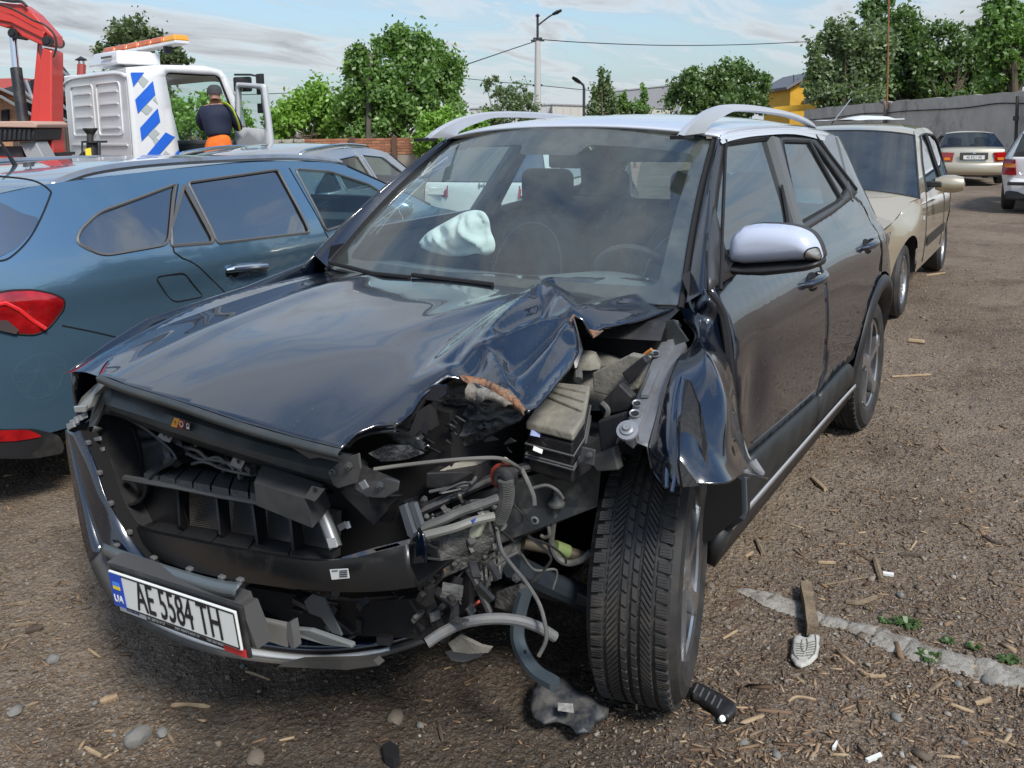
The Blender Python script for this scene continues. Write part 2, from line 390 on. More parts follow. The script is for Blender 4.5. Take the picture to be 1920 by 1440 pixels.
# ------------------------------------------------------------------ trees
def leafmat(name, c1, c2, c3=None):
    m = bpy.data.materials.new(name); m.use_nodes = True; nt = m.node_tree; nt.nodes.clear()
    g = N(nt, 'ShaderNodeNewGeometry'); f = ramp(nt, [(0., c1), (.5, c2), (1., c3 or c2)], g.outputs['Random Per Island'])
    d = N(nt, 'ShaderNodeBsdfDiffuse'); t = N(nt, 'ShaderNodeBsdfTranslucent'); L(nt, f, d.inputs[0])
    L(nt, mixc(nt, 1., f, (1.2, 1.35, .6), 'MULTIPLY'), t.inputs[0])
    gl = N(nt, 'ShaderNodeBsdfGlossy'); gl.inputs['Roughness'].default_value = .45
    a = N(nt, 'ShaderNodeMixShader', i_Fac=.38); L(nt, d.outputs[0], a.inputs[1]); L(nt, t.outputs[0], a.inputs[2])
    b = N(nt, 'ShaderNodeMixShader', i_Fac=.05); L(nt, a.outputs[0], b.inputs[1]); L(nt, gl.outputs[0], b.inputs[2])
    o = N(nt, 'ShaderNodeOutputMaterial'); L(nt, b.outputs[0], o.inputs[0]); return m
LM = dict(bright=leafmat('leaves_bright', (0.145, 0.275, 0.036), (0.232, 0.420, 0.065), (0.304, 0.493, 0.102)),
          mid=leafmat('leaves_mid', (0.087, 0.174, 0.041), (0.145, 0.261, 0.058), (0.203, 0.334, 0.087)),
          dark=leafmat('leaves_dark', (0.072, 0.131, 0.043), (0.123, 0.203, 0.065), (0.174, 0.275, 0.087)),
          grey=leafmat('leaves_grey', (0.102, 0.152, 0.080), (0.167, 0.232, 0.109), (0.232, 0.304, 0.145)),
          poplar=leafmat('leaves_poplar', (0.065, 0.102, 0.043), (0.109, 0.152, 0.065), (0.160, 0.210, 0.087)))
def tree(name, label, px, d, ptop, blobs, m, nleaf, leaf=.16, trunk=.16, group=None, pbase=None, droop=0., sparse=1., seed=1, up_bias=.0):
    """blobs: (px, py, rx_px, ry_px) ellipses of the crown in the photograph; built at depth d with real thickness"""
    rs = np.random.RandomState(seed)
    base = atg(px, d); s = d/FPX
    root = empty(name, base, 0, label, 'tree', group)
    cs = []
    for (bx, by, rx, ry) in blobs:
        c = at(bx, by, d=d+rs.uniform(-1, 1)*rx*s*.4)
        cs.append((Vector(c)-base, rx*s, ry*s))
    tot = sum(a*b for _, a, b in cs)
    P = []
    right = np.array(rt); upv = np.array((0, 0, 1.)); fwd = np.array((fw.x, fw.y, 0)); fwd /= np.linalg.norm(fwd)
    clump_pts = []
    for c, a, b in cs:
        n = max(40, int(nleaf*1.45*a*b/tot))
        ncl = max(16, int(a*b*44/ (max(leaf, .1)*10)))
        u = rs.normal(size=(ncl, 3)); u /= np.linalg.norm(u, axis=1)[:, None]; u *= (rs.uniform(.25, 1.1, ncl)**.5)[:, None]
        cc = np.array(c)+u[:, :1]*right*a+u[:, 1:2]*fwd*a*.85+u[:, 2:3]*upv*b
        clump_pts += list(cc[:40])
        k = rs.randint(0, ncl, n); w = rs.uniform(.25, 1.55, ncl)[k][:, None]
        sg = np.array([1., 1., 1.])*min(a, b)*.20*w
        q = cc[k]+rs.normal(size=(n, 3))*sg
        if up_bias: q[:, 2] += np.abs(rs.normal(size=n))*up_bias*b
        if droop: q[:, 2] -= np.abs(rs.normal(size=n))*droop*b
        P.append(q)
    P = np.concatenate(P); P = P[P[:, 2] > .15]; n = len(P)
    ax = rs.normal(size=(n, 3)); ax /= np.linalg.norm(ax, axis=1)[:, None]
    bx = np.cross(ax, rs.normal(size=(n, 3))); bx /= np.linalg.norm(bx, axis=1)[:, None]
    ls = leaf*.85*rs.uniform(.55, 1.3, n)[:, None]
    V = np.stack([P-ax*ls*.6, P+bx*ls*.33, P+ax*ls*.6, P-bx*ls*.33], 1).reshape(-1, 3)
    me = bpy.data.meshes.new('crown'); me.vertices.add(n*4); me.vertices.foreach_set('co', V.ravel())
    me.loops.add(n*4); me.loops.foreach_set('vertex_index', np.arange(n*4)); me.polygons.add(n); me.polygons.foreach_set('loop_start', np.arange(n)*4); me.update(calc_edges=True)
    me.materials.append(m); o = bpy.data.objects.new('crown', me); COL.objects.link(o); o.parent = root
    mb = MB(); zt = max(c.z for c, _, _ in cs); cen = sum((c for c, _, _ in cs), Vector())/len(cs)
    h = zt*.7
    top = Vector((cen.x*.5, cen.y*.5, h))
    mb.tube([(0, 0, -.1), top*.35, top*.7+Vector((.1, 0, 0)), top], [trunk, trunk*.8, trunk*.55, trunk*.3], 8)
    rr = random.Random(seed)
    for p in rr.sample(clump_pts, min(len(clump_pts), 26)):
        p = Vector(p); t = rr.uniform(.25, .95); q = top*t; md = q.lerp(p, .55)+Vector((0, 0, -.12*abs(p.z-q.z)))
        mb.tube([q, md, p], [trunk*.32, trunk*.18, trunk*.05], 5)
    mb.build('trunk', M_bark, root)
    return root
tree('poplar_tree', 'tall dark poplar rising behind the white truck cab', 262, 46, 30, [(240, 62, 30, 34), (262, 80, 42, 34), (215, 100, 34, 24), (300, 95, 50, 26), (240, 120, 60, 30), (330, 112, 30, 14), (255, 180, 60, 50)], LM['poplar'], 11000, .26, .3, seed=2)
tree('leafy_bush', 'bright green leafy bush above the concrete panel fence beside the truck door', 570, 33, 175, [(545, 225, 32, 34), (575, 200, 30, 30), (605, 215, 36, 40), (530, 240, 30, 26), (628, 235, 30, 36), (585, 240, 50, 28)], LM['bright'], 9000, .20, .1, seed=3, up_bias=.25)
tree('leafy_bush', 'bright green bush seen through the truck cab window', 385, 34, 180, [(330, 225, 30, 34), (370, 215, 36, 36), (410, 225, 34, 36), (350, 250, 60, 24), (440, 235, 28, 30)], LM['bright'], 7000, .20, .1, seed=31, up_bias=.2)
tree('maple_tree', 'large bushy green maple beside the wooden post, tallest in the middle', 760, 31, 65, [(742, 95, 42, 34), (790, 120, 44, 42), (835, 140, 38, 44), (700, 165, 52, 46), (665, 120, 24, 30), (760, 190, 76, 52), (690, 215, 58, 42), (830, 200, 40, 44), (720, 250, 90, 30)], LM['mid'], 26000, .19, .2, seed=4, up_bias=.2)
tree('shrub_tree', 'low yellow-green shrub in front of the brick wall end', 835, 24, 205, [(830, 240, 50, 34), (870, 255, 40, 26), (800, 262, 34, 22), (895, 235, 24, 20)], LM['bright'], 8000, .13, .08, seed=5, droop=.1)
tree('sparse_tree', 'thin grey-green tree with sparse twigs left of the tall lamp post', 950, 34, 145, [(925, 165, 16, 22), (950, 195, 30, 26), (972, 185, 24, 26), (930, 215, 34, 24), (990, 210, 20, 20), (960, 230, 44, 18)], LM['grey'], 3600, .15, .1, seed=6)
tree('young_poplar', 'slim dark young poplar right of the small street lamp', 1130, 42, 140, [(1130, 165, 11, 26), (1128, 195, 17, 28), (1142, 205, 14, 26), (1118, 220, 16, 20)], LM['grey'], 4200, .2, .1, seed=7, up_bias=.3)
tree('young_poplar', 'small yellow-green sapling in front of the pale warehouse', 1190, 40, 170, [(1206, 185, 7, 20), (1190, 215, 20, 18), (1170, 200, 10, 20), (1205, 215, 13, 16)], LM['mid'], 2600, .18, .08, seed=8, up_bias=.3)
tree('round_tree', 'round dark broadleaf tree standing alone left of the yellow building', 1345, 52, 110, [(1365, 140, 40, 26), (1330, 160, 60, 34), (1300, 180, 52, 32), (1395, 165, 44, 34), (1350, 195, 84, 30), (1425, 180, 16, 26), (1385, 128, 14, 14)], LM['dark'], 15000, .27, .3, seed=9)
tree('elm_tree', 'dark spreading elm behind the concrete wall beside the yellow building', 1580, 46, 40, [(1565, 70, 30, 34), (1600, 80, 40, 40), (1545, 110, 34, 34), (1560, 150, 44, 36), (1610, 140, 46, 50), (1640, 90, 34, 40), (1600, 185, 60, 30), (1530, 135, 20, 22), (1570, 185, 50, 26), (1530, 165, 26, 20)], LM['grey'], 17000, .26, .3, seed=10, droop=.15)
tree('tall_elm', 'tallest elm behind the wall near the rusty post, cut by the top edge', 1655, 50, 0, [(1650, 20, 34, 26), (1690, 60, 40, 44), (1670, 110, 44, 46), (1700, 150, 50, 42), (1680, 190, 70, 26), (1630, 30, 18, 18), (1640, 160, 50, 34), (1730, 120, 40, 40)], LM['dark'], 15000, .28, .3, seed=11)
tree('elm_tree', 'dense green tree behind the wall above the gold saloon', 1780, 48, 60, [(1770, 80, 44, 36), (1810, 110, 46, 44), (1760, 140, 48, 40), (1800, 170, 60, 30), (1830, 70, 26, 24), (1740, 175, 40, 28), (1850, 150, 40, 40), (1735, 110, 30, 34)], LM['dark'], 15000, .27, .3, seed=12, droop=.1)
tree('corner_tree', 'yellow-green tree at the right edge of the view behind the wall', 1895, 40, 0, [(1895, 40, 36, 46), (1905, 100, 40, 44), (1870, 130, 34, 36), (1900, 155, 50, 30), (1880, 10, 24, 24), (1865, 60, 26, 40)], LM['mid'], 12000, .24, .25, seed=13)
def far_tree(label, x, y, h, rad, seed, m):
    rs = np.random.RandomState(seed); root = empty('yard_tree', (x, y, gh(x, y)), 0, label, 'tree', 'trees along the far side of the yard'); n = 7000
    ncl = 60; u = rs.normal(size=(ncl, 3)); u /= np.linalg.norm(u, axis=1)[:, None]; cc = u*rs.uniform(.4, 1., (ncl, 1))*np.array([rad, rad, h*.36])+np.array([0, 0, h*.6])
    P = cc[rs.randint(0, ncl, n)]+rs.normal(size=(n, 3))*rad*.15
    ax = rs.normal(size=(n, 3)); ax /= np.linalg.norm(ax, axis=1)[:, None]; bx = np.cross(ax, rs.normal(size=(n, 3))); bx /= np.linalg.norm(bx, axis=1)[:, None]; ls = .3
    V = np.stack([P-ax*ls*.6, P+bx*ls*.35, P+ax*ls*.6, P-bx*ls*.35], 1).reshape(-1, 3)
    me = bpy.data.meshes.new('crown'); me.vertices.add(n*4); me.vertices.foreach_set('co', V.ravel()); me.loops.add(n*4); me.loops.foreach_set('vertex_index', np.arange(n*4)); me.polygons.add(n); me.polygons.foreach_set('loop_start', np.arange(n)*4); me.update(calc_edges=True)
    me.materials.append(m); o = bpy.data.objects.new('crown', me); COL.objects.link(o); o.parent = root
    MB().tube([(0, 0, -.1), (.1, 0, h*.5), (0, .1, h*.8)], [.22, .16, .06], 8).build('trunk', M_bark, root)
# trees the side windows of the wreck mirror
for i, (x, y, h, r) in enumerate(((-13, 19, 6.5, 3.0), (-20, 23, 7, 3.2), (-27, 24, 8, 3.4), (-8, 21, 5.2, 2.4), (-34, 27, 9, 4), (-1, 24, 6, 2.6))):
    far_tree('yard tree mirrored in the side windows of the wrecked black car', x, y, h, r, 40+i, LM['dark'] if i % 2 else LM['poplar'])

# ------------------------------------------------------------------ walls, fences, buildings
def wallpt(px, py, d): return at(px, py, d=d)
def concrete_wall():
    A = atg(1500, 48); B = atg(1975, 25)
    # top heights from the photograph
    root = empty('concrete_wall', A, 0, 'long grey concrete panel wall behind the gold saloon, stained at its top', 'wall')
    dv = (B-A); dv.z = 0; Ln = dv.length; u = dv.normalized(); nrm = Vector((-u.y, u.x, 0)); 
    if nrm.dot(CAM-A) < 0: nrm = -nrm
    joints = []
    for px in (1500, 1659, 1912, 1975):
        r = ray(px, 466); r.z = 0; # intersect plan line
        den = r.x*u.y-r.y*u.x; t = ((A.x-CAM.x)*u.y-(A.y-CAM.y)*u.x)/den; P = CAM+r*t; joints.append(((P-A).dot(u), t))
    tops = {1500: 206, 1659: 190, 1912: 171, 1975: 166}
    hs = []
    for (s, t), px in zip(joints, (1500, 1659, 1912, 1975)):
        r = ray(px, tops[px]); r2 = r.copy(); r2.z = 0; P = A+u*s; tt = ((P-CAM).to_2d().length)/r2.length; hs.append(CAM.z+r.z*tt-A.z)
    for i in range(3):
        s0, s1 = joints[i][0]+.015, joints[i+1][0]-.015; nseg = 18; mb = MB()
        rr = random.Random(i); rows_f = []; rows_b = []
        for k in range(nseg+1):
            t = k/nseg; s = s0+(s1-s0)*t; h = hs[i]+(hs[i+1]-hs[i])*t+rr.uniform(-.02, .03)
            if k in (0, nseg): h -= .05
            p = u*s; zs = [-.6, .4, 1.0, 1.6, h-.10, h]
            rows_f.append([p+Vector((0, 0, z)) for z in zs]); rows_b.append([p-nrm*.16+Vector((0, 0, z)) for z in zs])
        n = 6; vs = [q for r_ in rows_f for q in r_]+[q for r_ in rows_b for q in r_]; off = (nseg+1)*n; fs = []
        for k in range(nseg):
            for j in range(n-1):
                fs.append((k*n+j, (k+1)*n+j, (k+1)*n+j+1, k*n+j+1)); fs.append((off+k*n+j+1, off+(k+1)*n+j+1, off+(k+1)*n+j, off+k*n+j))
            fs.append((k*n+n-1, (k+1)*n+n-1, off+(k+1)*n+n-1, off+k*n+n-1))
        for k in (0, nseg):
            for j in range(n-1): fs.append((k*n+j, k*n+j+1, off+k*n+j+1, off+k*n+j))
        mesh('wall_panel', vs, fs, M_concrete, root, smooth=False)
    # cable hung along the wall
    pts = []
    for px, py in ((1500, 226), (1560, 221), (1618, 213), (1660, 212), (1700, 208), (1800, 203), (1870, 194), (1920, 194), (1975, 190)):
        r = ray(px, py); a = A+nrm*.04; den = r.x*u.y-r.y*u.x; t = ((a.x-CAM.x)*u.y-(a.y-CAM.y)*u.x)/den; pts.append(CAM+r*t)
    c = MB().tube(cr(pts, 5), .018, 6).build('wall_cable', M_dark); tag(c, 'dark cable sagging along the face of the concrete wall', 'cable')
    # bracket pipe against the wall
    def on(px, py, off=.12):
        r = ray(px, py); a = A+nrm*off; den = r.x*u.y-r.y*u.x; t = ((a.x-CAM.x)*u.y-(a.y-CAM.y)*u.x)/den; return CAM+r*t
    p = MB().tube(cr([on(1652, 190), on(1658, 192), on(1661, 198), on(1660, 215), on(1658, 250), on(1657, 330)], 4), .085, 8).build('drain_pipe', mat('old_pipe', (.12, .10, .09), .7, var=(.2, .17, .15)))
    tag(p, 'thick dark bent pipe fixed upright to the concrete wall behind the gold hatchback', 'pipe')
    q = MB().tube([on(1663, 200, .2), on(1665, 120, .2), on(1667, -40, .2)], .035, 6).build('rusty_pole', mat('rust', (.28, .12, .05), .8, var=(.16, .07, .03))); tag(q, 'thin rusty pole rising above the concrete wall through the trees', 'pole')
    mb = MB(); a, b = on(1908, 180, .14), on(1903, 300, .14); mb.tube([a, b], .05, 6); mb.box(on(1905, 222, .2), (.16, .16, .14)); tag(mb.build('wall_post', mat('post_brown', (.06, .05, .045), .8)), 'dark steel post at the joint of the wall at the right edge', 'post')
concrete_wall()

# yellow building behind the wall
def yellow():
    d = 58; A = at(1482, 215, d=d); s = d/FPX
    M_y = mat('yellow_render', (.62, .36, .035), .85, var=(.55, .31, .03), vscale=2); root = empty('yellow_building', (A.x, A.y, ground_z(A.x, A.y)), 0, 'yellow building with a dark pitched roof behind the concrete wall', 'building')
    r = Vector((rt.x, rt.y, 0)).normalized(); f = Vector((fw.x, fw.y, 0)).normalized(); O = Vector((A.x, A.y, 0))
    def P(px, py, o=0.): return at(px, py, d=d+o)-root.location
    mb = MB(); w0, w1 = P(1482, 163), P(1552, 163); 
    z0 = -.2
    mb.prism([Vector((w0.x, w0.y, z0)), Vector((w1.x, w1.y, z0)), P(1552, 140), P(1530, 137), P(1482, 166)], f*6); mb.build('wall', M_y, root, smooth=False)
    mb = MB(); mb.prism([P(1474, 163, -.4), P(1530, 133, -.4), P(1530, 137, -.4), P(1476, 168, -.4)], f*7); mb.prism([P(1530, 133, -.4), P(1556, 138, -.4), P(1556, 142, -.4), P(1530, 137, -.4)], f*7); mb.build('roof', mat('dark_roofing', (.12, .13, .15), .7), root, smooth=False)
    mb = MB(); mb.prism([P(1508, 194, -.04), P(1528, 194, -.04), P(1528, 184, -.04), P(1508, 184, -.04)], f*.08); wn = mb.build('window', mat('window_dark', (.05, .055, .07), .15), root, smooth=False)
    mb = MB()
    for x in (1508, 1514.5, 1521, 1528): mb.prism([P(x-.5, 194, -.09), P(x+.5, 194, -.09), P(x+.5, 184, -.09), P(x-.5, 184, -.09)], f*.05)
    mb.build('window_frame', M_greypl, wn, smooth=False)
    mb = MB(); mb.prism([P(1450, 211, -3), P(1560, 205, -3), P(1560, 190, -3), P(1540, 193, -3), P(1450, 201, -3)], f*2); mb.build('annex', M_y, root, smooth=False)
    mb = MB(); mb.tube([P(1488, 164), P(1488, 140)], .03, 5); mb.tube([P(1496, 160), P(1496, 148)], .03, 5); mb.build('roof_mast', M_darksteel, root)
yellow()
def shed(name, label, pts_px, d, depth, col, ribs=14, roofcol=None, skew=0.):
    """pale metal clad warehouse: outline in pixels (left-bottom, right-bottom, right-top, left-top)"""
    c = at(*pts_px[0], d=d); root = empty(name, (c.x, c.y, ground_z(c.x, c.y)), 0, label, 'building')
    f = Vector((fw.x, fw.y, 0)).normalized()
    P = [at(p[0], p[1], d=d+(skew if i in (1, 2) else 0))-root.location for i, p in enumerate(pts_px)]
    P[0].z = -.3; P[1].z = -.3
    M = mat(name+'_cladding', col, .6, var=tuple(k*.88 for k in col), vscale=.3)
    MB().prism(P, f*depth).build('wall', M, root, smooth=False)
    if ribs:
        for i in range(ribs):
            t = (i+.5)/ribs; a = P[0].lerp(P[1], t); b = P[3].lerp(P[2], t); mb = MB(); w = (P[1]-P[0]).normalized()*.04
            mb.prism([a-w-f*.03, a+w-f*.03, b+w-f*.03, b-w-f*.03], f*.028); mb.build('cladding_rib', M, root, smooth=False)
    a, b = P[3], P[2]; k = Vector((0, 0, .12)); MB().prism([a-f*.1, b-f*.1, b+k-f*.1, a+k-f*.1], f*(depth+.2)).build('roof', mat(name+'_roof', roofcol or (.3, .31, .32), .6), root, smooth=False)
    return root
shed('low_warehouse', 'low pale grey clad warehouse behind the lamp posts', [(880, 232), (1034, 232), (1034, 197), (880, 205)], 78, 20, (.46, .47, .47), 10)
shed('pale_warehouse', 'cream clad warehouse wall right of the tall lamp post', [(1036, 232), (1262, 232), (1262, 204), (1036, 197)], 76, 20, (.52, .50, .46), 16)
shed('grey_hall', 'large dark grey hall with a sloping roof line behind the round tree', [(1150, 215), (1275, 215), (1275, 159), (1150, 172)], 90, 25, (.26, .265, .28), 0)

# brick wall (single bricks), concrete panel fence
def brick_wall():
    d = 25.; A = atg(578, 25.5); B = atg(790, 24.5); u = (B-A); u.z = 0; Ln = u.length; u.normalize(); n = Vector((-u.y, u.x, 0))
    if n.dot(CAM-A) < 0: n = -n
    zt = at(660, 259, d=d).z
    root = empty('brick_wall', A, 0, 'low orange brick wall with thin piers in front of the maple', 'wall')
    z1 = zt-A.z
    mb = MB(); mb.prism([Vector((0, 0, -.3)), u*Ln+Vector((0, 0, -.3)), u*Ln+Vector((0, 0, z1-.012)), Vector((0, 0, z1-.012))], -n*.22); mb.build('mortar_core', mat('mortar', (.30, .26, .22), .95), root, smooth=False)
    cols = [mat('brick_a', (.36, .15, .08), .9), mat('brick_b', (.42, .19, .10), .9), mat('brick_c', (.30, .13, .075), .9)]
    me = []
    for m in cols:
        o = MB().box((0, 0, 0), (.245, .02, .065)).build('brick', m, root, smooth=False); me.append(o.data); bpy.data.objects.remove(o)
    rr = random.Random(4); ang = math.atan2(u.y, u.x); row = 0; z = z1-.04
    while row < 6:
        s = (.13 if row % 2 else 0)+.13
        while s < Ln-.1:
            o = bpy.data.objects.new('brick', rr.choice(me)); COL.objects.link(o); o.parent = root
            p = u*s+n*(.004+rr.uniform(0, .006)); o.location = (p.x, p.y, z+rr.uniform(-.002, .002)); o.rotation_euler = (0, 0, ang); s += .26
        z -= .078; row += 1
    for px in (670, 748):
        r = ray(px, 466); den = r.x*u.y-r.y*u.x; t = ((A.x-CAM.x)*u.y-(A.y-CAM.y)*u.x)/den; P = CAM+r*t-A; P.z = 0
        MB().box(P+n*.05+Vector((0, 0, z1/2+.02)), (.12, .12, z1+.04), rotz(ang)).build('pier', mat('pier_brown', (.12, .07, .05), .9), root, smooth=False)
brick_wall()
def panel_fence():
    d = 24.; A = atg(515, d); B = atg(580, d+.6); u = B-A; u.z = 0; Ln = u.length; u.normalize(); n = Vector((-u.y, u.x, 0))
    if n.dot(CAM-A) < 0: n = -n
    z1 = at(545, 261, d=d).z-A.z; root = empty('concrete_fence', A, 0, 'pale concrete panel fence between truck door and brick wall', 'fence'); ang = math.atan2(u.y, u.x)
    k = 3
    for i in range(k):
        s = Ln*(i+.5)/k; w = Ln/k-.03; p = u*s
        mb = MB(); mb.box(p+Vector((0, 0, z1/2-.1)), (w, .10, z1+.1), rotz(ang)); mb.box(p+n*.06+Vector((0, 0, z1-.05)), (w, .05, .10), rotz(ang)); mb.box(p+n*.06+u*(w/2-.04)+Vector((0, 0, z1/2)), (.08, .05, z1-.12), rotz(ang)); mb.box(p+n*.06-u*(w/2-.04)+Vector((0, 0, z1/2)), (.08, .05, z1-.12), rotz(ang))
        mb.build('fence_panel', mat('old_concrete', (.36, .34, .29), .9, var=(.26, .245, .2), vscale=3), root, smooth=False)
panel_fence()

# lamp posts, wires
def lamp_posts():
    d = 38; b = atg(1010, d); root = empty('street_lamp', b, 0, 'tall grey concrete lamp post with a slanted lamp arm and wires', 'lamp post')
    def P(px, py, o=0): return at(px, py, d=d+o)-b
    t = P(1008, 78); MB().tube([Vector((0, 0, -.1)), Vector((t.x*.5, t.y*.5, t.z*.5)), t], [.19, .15, .12], 10).build('post', mat('post_concrete', (.40, .39, .38), .8), root)
    MB().tube([P(1008, 80), P(1008, 30)], .055, 8).build('extension_tube', M_darksteel, root)
    MB().tube(cr([P(1009, 48), P(1013, 44), P(1030, 31), P(1042, 24)], 4), .04, 6).build('lamp_arm', M_darksteel, root)
    mb = MB(); a, c = P(1036, 27), P(1053, 19); mb.tube([a, a.lerp(c, .5), c], [.07, .11, .07], 8, flat=.5); mb.build('lamp_head', M_darksteel, root)
    mb = MB(); mb.lathe([(.03, -.05), (.12, 0), (.02, .1)], P(1008, 30), (0, 0, 1), 10); mb.build('finial', M_darksteel, root)
    r = Vector((rt.x, rt.y, 0))
    for py_, w_ in ((76, .3), (72, .2), (160, .22)): MB().tube([P(1008, py_)-r*w_, P(1008, py_)+r*w_], .045, 6).build('crossbar', M_darksteel, root)
    d2 = 36; b2 = atg(1095, d2); root2 = empty('street_lamp', b2, 0, 'short thin street lamp with a flat head tilted to the left', 'lamp post')
    def Q(px, py): return at(px, py, d=d2)-b2
    MB().tube([Vector((0, 0, -.1)), Q(1095, 165)], .06, 8).build('post', M_darksteel, root2); MB().tube([Q(1095, 168), Q(1094, 160), Q(1090, 156), Q(1085, 153)], .05, 6).build('lamp_arm', M_darksteel, root2)
    a, c = Q(1073, 145), Q(1088, 155); MB().tube([a, a.lerp(c, .5), c], [.09, .14, .1], 8, flat=.35).build('lamp_head', M_darksteel, root2)
    def wire(label, pts, r=.022, dd=d):
        c = MB().tube(cr([at(x, y, d=dd+o) for x, y, o in pts], 6), r, 5).build('overhead_wire', M_dark); tag(c, label, 'wire')
    wire('overhead wire sloping down left from the tall lamp post', [(1005, 77, 0), (960, 92, -2), (910, 109, -4), (860, 126, -6), (760, 160, -9)], .02)
    wire('overhead wire running right from the tall lamp post to the elm', [(1012, 74, 0), (1100, 80, 2), (1240, 85, 4), (1380, 84, 6), (1520, 78, 8)], .022)
    wire('faint lower wire crossing behind the post', [(870, 147, 10), (960, 156, 10), (1010, 160, 10), (1060, 165, 10), (1120, 171, 10)], .02)
    wire('faint wire left of the maple behind the truck door', [(440, 178, 8), (500, 176, 8), (600, 172, 8), (640, 168, 8)], .02)
    c = MB().tube([atg(694, 30.5)+Vector((0, 0, 0)), at(694, 103, d=30.5)], .10, 8).build('wooden_post', mat('old_wood_post', (.10, .09, .075), .9)); tag(c, 'weathered wooden post standing within the maple', 'post')
lamp_posts()

# brick house and steel rack at the far left
def left_house():
    d = 22; b = atg(20, d); root = empty('brick_house', b, 0, 'orange brick house with a red tiled roof behind the red crane', 'house')
    f = Vector((fw.x, fw.y, 0)).normalized()
    def P(px, py, o=0.): return at(px, py, d=d+o)-b
    Mw = mat('house_brick', (.40, .22, .12), .9, var=(.32, .17, .1), vscale=8)
    p = [P(-90, 300), P(34, 300), P(34, 165), P(-90, 175)]; p[0].z = -.3; p[1].z = -.3
    MB().prism(p, f*5).build('wall', Mw, root, smooth=False)
    me = MB().box((0, 0, 0), (.24, .02, .062)).build('brick', mat('house_brick_face', (.46, .25, .14), .9), root, smooth=False); dat = me.data; bpy.data.objects.remove(me)
    r = Vector((rt.x, rt.y, 0)).normalized(); ang = math.atan2(r.y, r.x); p0 = P(34, 180); rr = random.Random(3)
    for row in range(22):
        for k in range(6):
            o = bpy.data.objects.new('brick', dat); COL.objects.link(o); o.parent = root; q = p0-r*(.14+k*.26+(.13 if row % 2 else 0))-f*(.004+rr.uniform(0, .006)); o.location = (q.x, q.y, p0.z-.05-row*.078); o.rotation_euler = (0, 0, ang)
    MB().prism([P(-90, 150, -.5), P(40, 146, -.5), P(44, 168, -.7), P(-90, 172, -.7)], f*6).build('roof', mat('red_tile', (.33, .06, .05), .7), root, smooth=False)
    w = MB().prism([P(2, 245, -.06), P(14, 245, -.06), P(14, 205, -.06), P(2, 207, -.06)], f*.1).build('window', M_dark, root, smooth=False)
    # chimney flue
    b2 = atg(152, 24); root2 = empty('flue_pipe', b2, 0, 'red metal flue with a small cap above the truck cab', 'chimney')
    def Q(px, py): return at(px, py, d=24)-b2
    MB().tube([Vector((0, 0, -.1)), Q(153, 121)], .11, 10).build('flue', mat('flue_red', (.32, .05, .04), .6), root2)
    mb = MB(); c = Q(152, 112)
    for k in range(4): a = k*math.pi/2; mb.tube([Q(153, 121)+Vector((math.cos(a)*.08, math.sin(a)*.08, 0)), c+Vector((math.cos(a)*.08, math.sin(a)*.08, 0))], .01, 4)
    mb.lathe([(.001, .1), (.16, .0), (.15, -.02)], c, (0, 0, 1), 12); mb.build('flue_cap', M_darksteel, root2)
    # dark open steel shed roof with rafters
    b3 = atg(90, 18); root3 = empty('steel_canopy', b3, 0, 'dark open steel canopy with slanted rafters between crane and truck cab', 'canopy')
    def T(px, py, o=0.): return at(px, py, d=18+o)-b3
    MB().prism([T(0, 168), T(60, 150), T(112, 118), T(133, 145), T(133, 180), T(60, 186)], f*.05).build('canopy_sheet', mat('canopy_dark', (.03, .032, .036), .6), root3, smooth=False)
    for (x0, y0, x1, y1) in ((0, 166, 66, 195), (30, 158, 66, 190), (48, 150, 72, 215), (104, 124, 133, 145), (112, 160, 133, 178), (104, 186, 134, 212), (108, 216, 134, 232), (0, 180, 60, 215), (70, 170, 60, 230)):
        MB().tube([T(x0, y0, -.2), T(x1, y1, -.2)], .03, 4).build('rafter', M_steel, root3, smooth=False)
    for x in (62, 98, 132): MB().tube([T(x, 150, -.1), Vector((T(x, 150).x, T(x, 150).y, -.1))], .05, 6).build('post', M_darksteel, root3)
    MB().prism([T(40, 190, .3), T(130, 190, .3), T(130, 230, .3), T(40, 230, .3)], f*.4).build('stored_goods', M_dark, root3, smooth=False)
    # brown corrugated fence
    b4 = atg(120, 16); root4 = empty('corrugated_fence', b4, 0, 'brown corrugated sheet fence behind the crane column', 'fence')
    def U(px, py): return at(px, py, d=16)-b4
    a, c = U(20, 228), U(215, 226); Mc = mat('brown_sheet', (.13, .10, .085), .6, var=(.10, .075, .065), vscale=2)
    nsh = 5
    for i in range(nsh):
        rows = []
        for z in (-.2, None):
            row = []
            for k in range(33):
                t = (i+k/32)/nsh; p = a.lerp(c, t); off = .02*(1 if (k % 4) in (1, 2) else -1); q = p-f*off+f*.012*(i % 2); row.append(Vector((q.x, q.y, p.z if z is None else z)))
            rows.append(row)
        loft('fence_sheet', rows, Mc, root4, sharp=20)
left_house()
